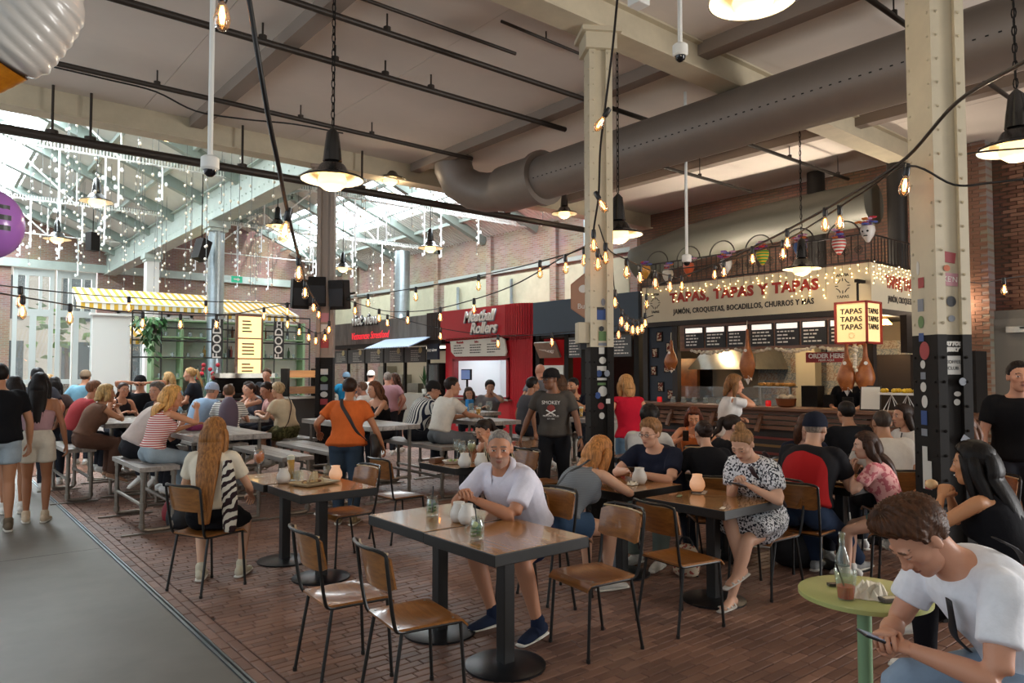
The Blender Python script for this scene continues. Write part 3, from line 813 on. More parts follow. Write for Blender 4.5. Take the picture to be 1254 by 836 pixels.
def skin_mat():
    if 'skin' in MATS: return MATS['skin']
    m, nt, b = nodes_of('skin', .48, .4)
    a = nt.nodes.new('ShaderNodeAttribute'); a.attribute_name = 'tint'
    nt.links.new(a.outputs['Color'], b.inputs['Base Color'])
    b.inputs['Subsurface Weight'].default_value = .08; b.inputs['Subsurface Radius'].default_value = (.012, .005, .003)
    nz = nt.nodes.new('ShaderNodeTexNoise'); nz.inputs['Scale'].default_value = 160; nz.inputs['Detail'].default_value = 2
    tc = nt.nodes.new('ShaderNodeTexCoord'); nt.links.new(tc.outputs['Object'], nz.inputs['Vector'])
    bp = nt.nodes.new('ShaderNodeBump'); bp.inputs['Strength'].default_value = .12; bp.inputs['Distance'].default_value = .002
    nt.links.new(nz.outputs['Fac'], bp.inputs['Height']); nt.links.new(bp.outputs['Normal'], b.inputs['Normal'])
    return m
def cloth(color, key=None):
    return mat(key or 'cloth_' + color, color, rough=.9, var=.07, scale=11, bump=.35, spec=.15, bdist=.012)
def hair_mat(color):
    c = lin(color)[:3]
    def hx(k): return ''.join('%02X' % int(min(255, int(color[i:i + 2], 16) * k)) for i in (0, 2, 4))
    return mat('hair_' + color, hx(.72), rough=.5, color2=hx(1.25), scale=38, stretch=(1.6, 1.6, .16), bump=.5, bdist=.006, spec=.22)

def ik(Sv, Tv, l1, l2, pole):
    d = Tv - Sv; L = np.linalg.norm(d); Lm = (l1 + l2) * .995
    if L > Lm: Tv = Sv + d / L * Lm; d = Tv - Sv; L = Lm
    L = max(L, abs(l1 - l2) + .02); u = d / (np.linalg.norm(d) + 1e-9)
    a = (l1 * l1 - l2 * l2 + L * L) / (2 * L); h = math.sqrt(max(l1 * l1 - a * a, 1e-6))
    p = pole - (pole @ u) * u; p = nrm(p)
    return Sv + u * a + p * h, Tv

SEED = [0]
def person(label, x, y, face, sit=None, lean=4, slouch=6, side=0, twist=0, hy=0, hp=5, hr=0, LH=None, RH=None, LF=None, RF=None,
           LK=None, RK=None, LE=None, RE=None, h=1.72, w=1.0, fem=False, skin='C99A7E', hair=('short', '2B1E17'), beard=0., top=('tee', '222222'), bottom=('trousers', '2A2C33'),
           shoes='E8E6E0', lod=2, curl=28, group=None, z=0.0, vol=1.0, gaze=0., lips=None, hlen=.35, hd=None, cap=None, lid=0.0, hairdir=None, glasses=None, shades=None, gv=None):
    """One person: an Empty at the floor under the pelvis; body, hair and clothes are its parts. Angles in degrees, targets in the
    person's own frame (forward, left, up from the floor)."""
    SEED[0] += 1; sd = SEED[0]
    s = h / 1.75; vox = {0: .0095, 1: .014, 2: .021}[lod]
    nl, nt = {0: (112, 92), 1: (60, 50), 2: (34, 30)}[lod]
    root = thing('person', label, 'person', (x, y, z), math.radians(face), group)
    pz = (sit + .122 * s) if sit is not None else .945 * s
    P0 = np.array([0, 0, pz]); L = .53 * s; N = 14
    def sdir(t):
        a = math.radians(lean + slouch * t * 1.6); b = math.radians(side)
        return nrm((math.sin(a), math.sin(b), math.cos(a) * math.cos(b)))
    sp = [P0]
    for i in range(N): sp.append(sp[-1] + sdir((i + .5) / N) * L / N)
    sp = np.array(sp)
    def spine(t):
        if t < 0: return P0 + sdir(0) * L * t * (.85 if sit is None else .6)
        i = min(int(t * N), N - 1); return sp[i] + (sp[i + 1] - sp[i]) * (t * N - i) if t <= 1 else sp[-1] + sdir(1) * L * (t - 1)
    def lat(t):
        a = math.radians(twist * max(0, min(1, t))); v = np.array([-math.sin(a), math.cos(a), 0]); d = sdir(max(0, min(1, t))); return nrm(v - (v @ d) * d)
    def fwd(t): return np.cross(lat(t), sdir(max(0, min(1, t))))
    if fem:
        prof = [(-.16, .095, .085), (-.02, .172, .118), (.10, .158, .11), (.24, .122, .092), (.42, .132, .097), (.62, .150, .110), (.80, .155, .098), (.92, .112, .072), (1.0, .056, .058)]
        sh, r_arm, r_leg = .158, .88, .95
    else:
        prof = [(-.16, .095, .085), (-.02, .160, .112), (.10, .155, .11), (.24, .146, .104), (.42, .155, .11), (.62, .176, .118), (.80, .188, .110), (.92, .132, .080), (1.0, .064, .064)]
        sh, r_arm, r_leg = .182, 1.0, 1.0
    def wg(t, a): return a * s * (1 + (w - 1) * (1.0 if t < .7 else .55 if t < .95 else .3))
    def wd(t, a): return a * s * (1 + (w - 1) * (1.25 if t < .7 else .5 if t < .95 else .3))
    shw = sh * s * (1 + (w - 1) * .45); aw = 1 + (w - 1) * .7
    g = G()
    tor = [(spine(t), wg(t, a), wd(t, b), lat(t)) for t, a, b in prof]
    def torso(gg, infl=0.0, t0=-1, t1=2, extra=None, flare=0.0, n=20):
        q = [(spine(t), wg(t, a) + infl + flare * max(0, .3 - t), wd(t, b) + infl + flare * max(0, .3 - t), lat(t)) for t, a, b in prof if t0 <= t <= t1]
        loft(gg, [k[0] for k in q], [k[1] for k in q], [k[2] for k in q], np.array([k[3] for k in q]), n, 3, cap=.25)
        if fem and t0 < .6 < t1:
            for k in (-1, 1): gg.ball(spine(.63) + fwd(.63) * (.075 * s * (1 + (w - 1) * .8)) + lat(.63) * k * .068 * s, .068 * s * (1 + (w - 1) * .5) + infl, 10, 0, 8)
        if w > 1.12 and t0 < .2: gg.ball(spine(.22) + fwd(.22) * .05 * s, np.array([.13, .15, .12]) * s * w + infl, 12, 0, 8)
    torso(g)
    # head frame
    NB = spine(1.0); up = nrm(sdir(1) * .8 + np.array([0, 0, .6]))
    Rh = Matrix.Rotation(math.radians(hy), 3, 'Z') @ Matrix.Rotation(math.radians(hp), 3, 'Y') @ Matrix.Rotation(math.radians(hr), 3, 'X')
    Rh = np.array(Rh); hs = 1.03 * s * (.975 if fem else 1.0)
    pv = NB + nrm(up + Rh[:, 0] * .18 + Rh[:, 2] * .35) * .078 * s
    HC = pv + Rh @ (np.array([.022, 0, .062]) * hs)
    def HW(p): return HC + (Rh @ (np.asarray(p, float) * hs).T).T if np.ndim(p) > 1 else HC + Rh @ (np.asarray(p, float) * hs)
    nk = (.050 if fem else .060) * s * (1 + (w - 1) * .4)
    loft(g, [spine(.9), NB, (NB + pv) / 2 + Rh[:, 0] * .004, pv + Rh @ np.array([.004, 0, .01]), HW((-.004, 0, -.02))], [nk * 1.25, nk * 1.1, nk * .98, nk, nk * .9], None, lat(1), 12, 2)
    # arms
    la, lf = .295 * s, .255 * s; arms = []
    for k, T_, E_ in ((1, LH, LE), (-1, RH, RE)):
        Sj = spine(.875) + lat(.875) * k * shw
        if T_ is None: T_ = (.06, k * (shw + .07 * s), (pz + .0) if sit is None else sit + .20)
        T_ = np.array(T_, float)
        pole = np.array(E_ if E_ is not None else (-.45, k * .55, -.6), float)
        E, Wp = ik(Sj, T_, la, lf, pole)
        dirf = nrm(Wp - E); arms.append((k, Sj, E, Wp, dirf))
        ra = r_arm * s * aw
        ins = spine(.86) + lat(.86) * k * shw * .55
        loft(g, [ins, Sj + (E - Sj) * .03, Sj + (E - Sj) * .35, Sj + (E - Sj) * .75, E, E + (Wp - E) * .3, E + (Wp - E) * .7, Wp],
             np.array([.046, .052, .049, .043, .039, .041, .032, .025]) * ra, None, fwd(.8), 10, 2, cap=.4)
    # legs
    lt_, ls = .425 * s, .415 * s; legs = []
    for k, T_, K_ in ((1, LF, LK), (-1, RF, RK)):
        Hj = P0 + lat(0) * k * .088 * s * (1 + (w - 1) * .5) + np.array([0, 0, -.025 * s])
        if T_ is None:
            T_ = (.0 + .02 * k, k * .095 * s, .085 * s) if sit is None else (.40 * s, k * .12, .085 * s) if sit < .6 else (.36 * s, k * .11, .34)
        T_ = np.array(T_, float); pole = np.array(K_ if K_ is not None else ((1, k * .12, .15) if sit is None else (1.0, k * .25, .9)), float)
        K, A = ik(Hj, T_, lt_, ls, pole); legs.append((k, Hj, K, A))
        rl = r_leg * s * (1 + (w - 1) * .75)
        loft(g, [Hj + (K - Hj) * -.06, Hj + (K - Hj) * .12, Hj + (K - Hj) * .5, Hj + (K - Hj) * .88, K, K + (A - K) * .28, K + (A - K) * .62, K + (A - K) * .93, A + nrm(A - K) * .02],
             np.array([.080, .088, .076, .058, .054, .055, .043, .033, .033]) * rl, None, (0, 1, 0), 12, 2, cap=.3)
        fy = math.radians(8 * k); fx = np.array([math.cos(fy), math.sin(fy), 0])
        tilt = 0 if A[2] < .13 * s else -.35
        fx = nrm(fx + np.array([0, 0, tilt]))
        loft(g, [A - fx * .05 * s + (0, 0, -.045 * s), A + fx * .02 * s + (0, 0, -.040 * s), A + fx * .09 * s + (0, 0, -.055 * s), A + fx * .15 * s + (0, 0, -.066 * s)],
             np.array([.030, .034, .042, .034]) * s, np.array([.034, .036, .022, .014]) * s, (0, 1, 0), 10, 2)
        legs[-1] = (k, Hj, K, A, fx)
    V, lt, li, _ = remesh(g, vox, 5 if lod == 0 else 3)
    sk = np.array(lin(skin)); col = [np.tile(sk, (len(V), 1))]; Vs = [V]; lts = [lt]; lis = [li]; base = len(V)
    # hands
    for k, Sj, E, Wp, df in arms:
        cv = curl if np.isscalar(curl) else curl[0 if k == 1 else 1]
        HV, HF = hand_template(cv)
        dirs = (hd or {}).get(k)
        X = nrm(dirs[0]) if dirs is not None else df
        dz = np.array(dirs[1], float) if dirs is not None and len(dirs) > 1 else (np.array([.25, k, .1]) if df[2] < -.6 else np.array([0, k * .35, 1.0]) if abs(df[2]) < .75 else np.array([.9, k * .3, .2]))
        Z = nrm(dz - (dz @ X) * X); Y = np.cross(Z, X) * (1 if k == -1 else -1)
        Mh = np.stack([X, Y, Z], 1); hv = Wp + (HV * s * (.92 if fem else 1.02)) @ Mh.T
        F = HF if k == -1 else [f[::-1] for f in HF]
        Vs.append(hv); col.append(np.tile(sk, (len(hv), 1))); lts.append([len(f) for f in F]); lis.append(np.concatenate([np.array(f) for f in F]) + base); base += len(hv)
    TV, TF, TD = head_template(nl, nt, fem)
    Vs.append(HW(TV)); col.append(head_colors(TV, skin, hair[1], beard, lips or ('A9584E' if fem else 'A0645A'), gaze, lid))
    lts.append([len(f) for f in TF]); lis.append(np.concatenate([np.array(f) for f in TF]) + base)
    new_obj('body', mesh_np('body', np.vstack(Vs), np.concatenate([np.asarray(q) for q in lts]), np.concatenate(lis), skin_mat(), np.vstack(col)), root)
    info = dict(root=root, HW=HW, Rh=Rh, HC=HC, hs=hs, s=s, spine=spine, lat=lat, fwd=fwd, arms=arms, legs=legs, wd=wd, wg=wg, face=face, x=x, y=y, z=z, pz=pz, shw=shw, prof=prof)
    rs = np.random.RandomState(sd)
    def garment(name, gg, m, wr=.0035, sm=3, vx=None):
        V, lt, li, no = remesh(gg, vx or vox, sm)
        if wr:
            a = rs.randn(3) * 9; b = rs.randn(3) * 16; c = rs.randn(3) * 24
            q = np.sin(V @ a + 2 * np.sin(V @ b * .5)) + .7 * np.sin(V @ b + 1.5 * np.sin(V @ c * .4)) + .4 * np.sin(V @ c)
            V = V + no * (q * wr * .6)[:, None]
        return new_obj(name, mesh_np(name, V, lt, li, m), root)
    def M_(c): return c if not isinstance(c, str) else cloth(c)
    # ---- bottom
    bk, bc = bottom[0], bottom[1]; bl = bottom[2] if len(bottom) > 2 else None
    if bk in ('trousers', 'shorts', 'wide'):
        gg = G(); torso(gg, .011, -1, .25)
        fr = bl or (1.0 if bk != 'shorts' else .26)
        for k, Hj, K, A, fx in legs:
            rl = r_leg * s * (1 + (w - 1) * .75)
            pts = [Hj + (K - Hj) * -.06, Hj + (K - Hj) * .12, Hj + (K - Hj) * .5, Hj + (K - Hj) * .9, K, K + (A - K) * .3, K + (A - K) * .65, K + (A - K) * .97]
            rr = np.array([.080, .088, .076, .060, .057, .058, .048, .043]) * rl + (.017 if bk != 'wide' else .03)
            if bk == 'wide': rr[4:] += .015
            if bk == 'shorts': rr[2:] += .014
            gg.ball(Hj - fwd(0) * .02, .105 * rl, 12, 0, 8)
            tt = np.array([0, .06, .25, .45, .5, .65, .82, .985]); n_ = max(3, int((tt <= fr + .005).sum()))
            loft(gg, pts[:n_], rr[:n_], None, (0, 1, 0), 14, 2, cap=.15)
        garment('trousers' if bk != 'shorts' else 'shorts', gg, M_(bc), .004)
    elif bk == 'skirt':
        gg = G(); torso(gg, .018, -1, .34)
        for k, Hj, K, A, fx in legs:
            loft(gg, [Hj + (K - Hj) * -.06, Hj + (K - Hj) * .12, Hj + (K - Hj) * .5], np.array([.085, .092, .085]) * s * w + .018, None, (0, 1, 0), 12, 2, cap=.4)
        fr = bl or .8
        Ks = [Hj + (K - Hj) * fr for k, Hj, K, A, fx in legs]; Kc = (Ks[0] + Ks[1]) / 2; sp_ = np.linalg.norm(Ks[0] - Ks[1]) / 2
        if sit is None: Kc = Kc * np.array([.6, .6, 1])
        loft(gg, [P0, P0 * .5 + Kc * .5, Kc], [.19 * s * w, (.18 + sp_ * .35) * s * w, sp_ + .115 * s], [.13 * s * w, .115 * s * w, .10 * s], (0, 1, 0), 18, 3, cap=.1)
        garment('skirt', gg, M_(bc), .006)
    # ---- top
    tk, tc = top[0], top[1]; sl = {'tee': .62, 'shirt': .70, 'long': 1.0, 'tank': 0, 'strapless': 0, 'sleeveless': .12, 'puff': .66}[tk]
    gg = G(); fit = .022 + (.009 if tk in ('tee', 'shirt', 'long') and not fem else 0.003)
    t1 = {'strapless': .72, 'tank': .86}.get(tk, .96); t0 = -.05 if sit is None else .0
    if tk == 'strapless': t0 = .22
    torso(gg, fit, t0, t1 + .01, flare=.06 if tk in ('tee', 'shirt') else .03)
    if tk in ('tank', 'sleeveless'):
        for k in (-1, 1):
            q = .46 if tk == 'tank' else .62
            loft(gg, [spine(.70) + lat(.7) * k * shw * q + fwd(.7) * .09 * s, spine(.86) + lat(.86) * k * shw * q + fwd(.8) * .055 * s, spine(.945) + lat(.9) * k * shw * q, spine(.86) + lat(.86) * k * shw * q - fwd(.8) * .06 * s, spine(.70) + lat(.7) * k * shw * q - fwd(.7) * .085 * s],
                 (.026 if tk == 'tank' else .05) * s, .026 * s, lat(.9), 8, 3)
    if tk == 'strapless':
        for k in (-1, 1):
            loft(gg, [spine(.68) + lat(.7) * k * shw * .5 + fwd(.7) * .10 * s, spine(.955) + lat(.9) * k * shw * .5, spine(.62) + lat(.7) * k * shw * .5 - fwd(.7) * .09 * s], .012, None, lat(.9), 6, 4)
    if sl:
        for k, Sj, E, Wp, df in arms:
            ra = r_arm * s * aw; ins = spine(.86) + lat(.86) * k * shw * .5
            if sl <= .7:
                e_ = Sj + (E - Sj) * sl; md_ = Sj + (E - Sj) * sl * .5
                ex = .016 if tk != 'puff' else .03
                loft(gg, [ins, Sj, md_, e_], [.050 * ra + .010, .054 * ra + .012, .054 * ra + ex, .050 * ra + ex * (1.25 if tk != 'puff' else .8)], None, fwd(.8), 12, 3, cap=.12)
            else:
                loft(gg, [ins, Sj, Sj + (E - Sj) * .5, E, E + (Wp - E) * .4, E + (Wp - E) * .96], np.array([.052, .054, .052, .048, .046, .036]) * ra + .012, None, fwd(.8), 12, 2, cap=.12)
    nm = {'tee': 't_shirt', 'shirt': 'shirt', 'long': 'sweater', 'tank': 'tank_top', 'strapless': 'strap_top', 'sleeveless': 'sleeveless_top', 'puff': 'blouse'}[tk]
    info['top'] = garment(nm, gg, M_(tc), .0042 if not fem else .003)
    if tk == 'shirt':
        gg = G(); an = np.linspace(math.radians(20), math.radians(340), 23); up_ = sdir(1); rows = []
        for rr_, zz_ in ((nk + .014, -.006), (nk + .012, .030), (nk + .018, .034), (nk + .040, -.008)):
            fr_ = (1 + np.cos(an)) / 2
            rows.append(np.array([NB + fwd(1) * math.cos(q) * (rr_ + .035 * f_ ** 3) + lat(1) * math.sin(q) * rr_ + up_ * (zz_ - .055 * f_ ** 2 + .012 * (1 - f_)) for q, f_ in zip(an, fr_)]))
        F = []
        for i in range(3):
            for q in range(22): F.append((i * 23 + q, i * 23 + q + 1, (i + 1) * 23 + q + 1, (i + 1) * 23 + q))
        gg.add(np.concatenate(rows), F); gg.build('collar', M_(tc), root, smooth='all')
    # ---- shoes
    if shoes:
        for k, Hj, K, A, fx in legs:
            gg = G(); zz = np.array([0, 0, 1.])
            sdv = np.cross(zz, fx)
            if shoes == 'sandal':
                loft(gg, [A - fx * .075 * s - zz * .078 * s, A + fx * .05 * s - zz * .078 * s, A + fx * .185 * s - zz * .078 * s], [.034, .042, .03], .008, sdv, 12, 2, mi=0)
                for f in (.02, .07, .12): loft(gg, [A + fx * f * s + sdv * .045 - zz * .06, A + fx * f * s - zz * (.012 + f * .28) , A + fx * f * s - sdv * .045 - zz * .06], .010, .004, fx, 6, 4, mi=0)
                gg.build('sandal', cloth('C9C6BE'), root, smooth='all')
            else:
                g1 = G()
                loft(g1, [A - fx * .078 * s - zz * .045 * s, A - fx * .04 * s - zz * .036 * s, A + fx * .04 * s - zz * .044 * s, A + fx * .12 * s - zz * .056 * s, A + fx * .185 * s - zz * .062 * s],
                     np.array([.030, .040, .043, .046, .032]) * s, np.array([.034, .046, .038, .026, .018]) * s, sdv, 12, 3)
                loft(g1, [A + zz * .035 * s, A - zz * .03 * s], .045 * s, None, sdv, 10, 1)
                so = G(); loft(so, [A - fx * .085 * s - zz * .075 * s, A + fx * .05 * s - zz * .075 * s, A + fx * .20 * s - zz * .075 * s], np.array([.036, .046, .034]) * s, .012 * s, sdv, 12, 3)
                o = g1.build('shoe', cloth(shoes), root, smooth='all')
                so.build('sole', cloth('D9D4C8' if shoes not in ('1A1A1C',) else '141414'), o, smooth='all')
    # ---- hair
    hk, hc = hair
    if hk not in ('bald',):
        gg = G(); hm = hair_mat(hc)
        st = {'longback': 'long', 'half': 'long', 'capped': 'short'}.get(hk, hk)
        if st not in ('short', 'medium', 'bun', 'pony', 'long', 'bob', 'curly', 'quiff', 'buzz', 'receding'): st = 'short'
        gg.add(HW(hair_shell(TV, TD, st, sd, vol)), TF)
        dn = np.array([0, 0, -1.])
        def fall(p0, length, off, wdt, dep, n_=5, fr=0, ph=0):
            """A lock that leaves the head at p0 and drops, pushed clear of the back by `off`."""
            pts = [HW(p) for p in p0]; q = pts[-1].copy()
            back = -fwd(.9) if hairdir is None else np.array(hairdir, float)
            stp = length / n_
            for i in range(n_):
                f_ = (i + 1) / n_
                d_ = -sdir(max(0, .9 - f_ * length / L)) if hairdir is None else nrm(np.array(hairdir) * .5 + dn)
                q = q + d_ * stp; pts.append(q + back * off * math.sin(min(1, f_ * 1.5) * PI / 2))
            k_ = len(pts); ww = np.interp(np.linspace(0, 1, k_), [0, .25, .6, 1], [wdt * .55, wdt, wdt * .95, wdt * .45]); dd = np.interp(np.linspace(0, 1, k_), [0, .3, 1], [dep, dep * 1.1, dep * .4])
            loft(gg, pts, ww, dd, lat(1) if hairdir is None else Rh[:, 1], 26, 3, groove=.07, gk=11, ph=ph)
        if hk in ('long', 'longback', 'half'):
            fall([(-.03, 0, .075), (-.085, 0, .04), (-.105, 0, -.04), (-.098, 0, -.09)], hlen, .05 if hlen < .45 else .10, .092 * vol * s, .040)
            for k in (-1, 1):
                fall([(-.01, k * .05, .065), (-.02, k * .082, .0), (-.03, k * .082, -.07)], hlen * .8, .02, .040 * s, .034, ph=k)
                if hk == 'long': fall([(.03, k * .055, .06), (.02, k * .082, .0), (.015, k * .078, -.07)], hlen * .45, -.01, .026 * s, .026, ph=k * 2)
        elif hk == 'bob':
            for k in (-1, 1): fall([(.0, k * .055, .06), (.0, k * .084, .0), (-.005, k * .082, -.05)], hlen * .25 + .03, .0, .045 * s, .034, 4, ph=k)
            fall([(-.04, 0, .07), (-.095, 0, .02), (-.10, 0, -.06)], hlen * .2 + .03, .015, .085 * s, .04, 4)
        elif hk == 'pony':
            fall([(-.08, 0, .055), (-.125, 0, .05), (-.145, 0, .0), (-.14, 0, -.05)], hlen * .6, .04, .030 * s, .028, ph=1)
        elif hk == 'bun':
            c = HW((-.075, 0, .105) if gv is None else gv); V_ = G().ball(c, .042 * s, 16, 0, 12).arrays()
            vv = V_[0]; vv = c + (vv - c) * (1 + .10 * np.sin((vv - c) @ np.array([90, 120, 60]) + sd))[:, None]; gg.add(vv, V_[1])
        gg.build('hair', hm, root, smooth='all')
    if cap:
        gg = G(); M4 = lambda P_: HW(np.asarray(P_, float))
        th = np.linspace(0, 2 * PI, 21)[:-1]; rings = []
        for r, zq in ((1.0, .030), (1.02, .05), (.97, .075), (.82, .105), (.52, .128), (.15, .138)):
            rings.append(np.stack([-.012 + .112 * r * np.cos(th), .091 * r * np.sin(th), np.full(20, zq) - .012 * (1 - np.cos(th)) * (r > .9)], 1))
        F = []
        for i in range(5):
            for q in range(20): F.append((i * 20 + q, i * 20 + (q + 1) % 20, (i + 1) * 20 + (q + 1) % 20, (i + 1) * 20 + q))
        F.append(tuple(range(100, 120)))
        gg.add(M4(np.concatenate(rings)), F)
        fw_ = 1 if cap[1:] != ('back',) else -1
        a = np.linspace(-1.0, 1.0, 11); b0 = np.stack([fw_ * (.098 * np.cos(a)) - .012, .086 * np.sin(a), np.full(11, .038 if fw_ > 0 else .018)], 1); b1 = b0.copy()
        b1[:, 0] += fw_ * .072 * np.cos(a * 1.35).clip(0, 1); b1[:, 2] -= .012 + .01 * (1 - np.cos(a))
        BV_ = np.concatenate([b0, b1, b0 - [0, 0, .004], b1 - [0, 0, .004]]); F = []
        for i in range(10): F += [(i, i + 1, 12 + i, 11 + i), (22 + i, 33 + i, 34 + i, 23 + i), (11 + i, 12 + i, 34 + i, 33 + i)]
        br = G().add(M4(BV_), F)
        o = gg.build('cap', M_(cap[0]), root, smooth='all'); br.build('cap_brim', M_(cap[0]), o, smooth='all')
    if glasses or shades:
        gg = G(); lens = G()
        oz, ox = (.004, .102) if not shades else (.085, .055)
        tilt_ = 0 if not shades else .9
        for k in (-1, 1):
            a = np.linspace(0, 2 * PI, 17)[:-1]; rr = .0185 if not shades else .024
            P_ = np.stack([np.full(16, ox) - np.sin(a) * rr * math.sin(tilt_) - .004, k * .033 + rr * 1.1 * np.cos(a), oz + rr * .9 * np.sin(a) * math.cos(tilt_)], 1)
            gg.tube(HW(P_), .0016 if not shades else .0028, 5, closed=True)
            lens.add(HW(P_), [tuple(range(16))])
            gg.tube(HW(np.array([(ox - .005, k * .053, oz + .004), (ox - .05, k * .080, oz + .006), (-.012 if not shades else -.01, k * .083, oz + .004 if not shades else .05)])), .0016 if not shades else .003, 5)
        gg.tube(HW(np.array([(ox, -.014, oz + .003), (ox + .004, 0, oz + .006), (ox, .014, oz + .003)])), .0016, 5)
        o = gg.build('glasses' if not shades else 'sunglasses', cloth('2A2420'), root, smooth='all')
        lens.build('lens', M_glass if not shades else mat('dark_lens', '0C0C10', rough=.08), o)
    return info
def strap_between(info, name, m, shoulder, hip, t0=.94, w_=.02, infl=.028, t1=.05):
    """A cross-body strap over one shoulder (k=+1 left) to the other hip, front and back; returns the mesh accumulator in person space."""
    g = G(); sp, la, fw_, wd, shw = info['spine'], info['lat'], info['fwd'], info['wd'], info['shw']
    for sgn in (1, -1):
        P = []
        for f in np.linspace(0, 1, 8):
            t = t0 + (t1 - t0) * f; d = np.interp(t, [q[0] for q in info['prof']], [q[2] for q in info['prof']])
            a = np.interp(t, [q[0] for q in info['prof']], [q[1] for q in info['prof']])
            lx = (shoulder * .45 + (hip * 1.0 - shoulder * .45) * f); up_ = .016 * max(0, (t - .68) / .26); aa = info['wg'](t, a) + infl; dd = info['wd'](t, d) + infl + up_
            l_ = max(-1, min(1, lx)); P.append(sp(t) + la(t) * aa * l_ + fw_(t) * dd * sgn * math.sqrt(max(0.02, 1 - l_ * l_)) + (0, 0, .014 if f == 0 else 0))
        loft(g, P, w_, .004, la(.5), 8, 3, cap=.1)
    return g

# ================================================================ TABLES AND CHAIRS
M_ply = wood_mat('chair_plywood', '744720', '9A642E', rough=.28, axis='Y', coat=.32, scale=16)
M_plyedge = mat('pale_ply_edge', 'B49A72', rough=.5)
M_tube = mat('black_chair_tube', '12110F', rough=.38, spec=.5)
M_top = wood_mat('table_top_wood', '8F6238', 'AA7C48', rough=.20, axis='Y', coat=.45, scale=14)
M_tedge = mat('black_table_edge', '14120F', rough=.42, var=.2, scale=20)
M_base = mat('dark_iron_base', '25262A', rough=.33, metal=.6, var=.25, scale=12, bump=.2)
M_greywood = wood_mat('grey_bench_wood', '77706A', 'A69E95', rough=.45, axis='Y', coat=.1, scale=6)
M_screw = mat('screw_steel', '9A9A98', rough=.3, metal=.9)

def curved_panel(g, w, h, t, depth, tilt, c, n=10, rad=.018, mi=0):
    """Bent plywood backrest: panel along y, bowed backwards (towards -x)."""
    ys = np.linspace(-w / 2, w / 2, n + 1); V = []
    for y in ys:
        bow = -depth * (1 - (2 * y / w) ** 2); e = min(1, (w / 2 - abs(y)) / .03); hh = h / 2 * (.80 + .20 * e)
        for zz in (-hh, hh):
            V.append((c[0] + bow - math.tan(tilt) * zz, c[1] + y, c[2] + zz)); V.append((c[0] + bow - math.tan(tilt) * zz - t, c[1] + y, c[2] + zz))
    F = []
    for i in range(n):
        a = i * 4; b = a + 4
        F += [(a, b, b + 2, a + 2), (a + 1, a + 3, b + 3, b + 1), (a + 2, b + 2, b + 3, a + 3), (a, a + 1, b + 1, b)]
    F += [(0, 2, 3, 1), (4 * n, 4 * n + 1, 4 * n + 3, 4 * n + 2)]
    g.add(V, F, mi)
def chair_meshes():
    d = {}
    # dished seat with a rolled front edge, faces +x
    g = G(); nx, ny = 12, 10; V = []
    for side_ in (1, 0):
        for i in range(nx + 1):
            for j in range(ny + 1):
                u = i / nx; v = j / ny * 2 - 1
                wv = .185 + .015 * u; x = -.19 + .39 * u; y = v * wv
                r = max(0, 1 - ((u - .48) / .42) ** 2 - (v / .82) ** 2); z = -.016 * r ** .6 - .035 * max(0, (u - .88) / .12) ** 2
                V.append((x, y, .452 + z - (0 if side_ else .012)))
    n_ = (nx + 1) * (ny + 1); F = []
    for i in range(nx):
        for j in range(ny):
            a = i * (ny + 1) + j; F.append((a, a + ny + 1, a + ny + 2, a + 1)); F.append((n_ + a, n_ + a + 1, n_ + a + ny + 2, n_ + a + ny + 1))
    E = [(i * (ny + 1), (i + 1) * (ny + 1)) for i in range(nx)]
    for a, b in E: F.append((a, n_ + a, n_ + b, b)); F.append((a + ny, b + ny, n_ + b + ny, n_ + a + ny))
    for j in range(ny): F.append((j, j + 1, n_ + j + 1, n_ + j)); k = nx * (ny + 1) + j; F.append((k, n_ + k, n_ + k + 1, k + 1))
    g.add(V, F); d['seat'] = g.mesh('seat', M_ply, 'x')
    g = G()
    for x, y in ((-.16, -.15), (-.16, .15), (.13, -.165), (.13, .165)): g.lathe([(.007, 0), (.005, .003)], (x, y, .452), 8, cap=True)
    d['screw'] = g.mesh('seat_screws', M_screw)
    g = G(); curved_panel(g, .39, .185, .011, .045, .20, (-.205, 0, .725)); d['backrest'] = g.mesh('backrest', M_ply, 'x')
    g = G(); ys = np.linspace(-.185, .185, 9)
    g.tube([(-.232 - .045 * (1 - (y / .195) ** 2), y, .822) for y in ys], .0065, 6); d['edge'] = g.mesh('back_rim', M_plyedge, 'x')
    g = G(); ys = np.linspace(-.19, .19, 9)
    P = [(-.14, -.175, .432), (-.185, -.182, .445), (-.205, -.19, .50), (-.225, -.195, .62), (-.245, -.197, .78), (-.252, -.19, .82)]
    P += [(-.262 - .045 * (1 - (y / .195) ** 2), y, .838) for y in ys[1:-1]] + [(a, -b, c) for a, b, c in P[::-1]]
    g.tube(catmull_(P), .0098, 8); d['back_tube'] = g.mesh('back_frame', M_tube, 'x')
    g = G()
    for k in (-1, 1): g.tube([(-.15, k * .175, .432), (.17, k * .185, .432)], .0095, 8)
    g.tube([(-.15, -.175, .428), (-.15, .175, .428)], .0095, 8); g.tube([(.14, -.18, .428), (.14, .18, .428)], .0095, 8)
    d['rail'] = g.mesh('seat_frame', M_tube, 'x')
    for nm, a, b in (('front', (.165, .182, .43), (.19, .195, .012)), ('rear', (-.155, .176, .43), (-.225, .195, .012))):
        for k in (-1, 1):
            g = G(); g.tube([(a[0], k * a[1], a[2]), (b[0], k * b[1], b[2])], [.0098, .0098], 8); g.lathe([(.0125, 0), (.0125, .022)], (b[0], k * b[1], 0), 8, cap=True)
            d[nm, k] = g.mesh('leg', M_tube, 'x')
    return d
def catmull_(P): return catmull(np.array(P, float), 3)
CM = chair_meshes()
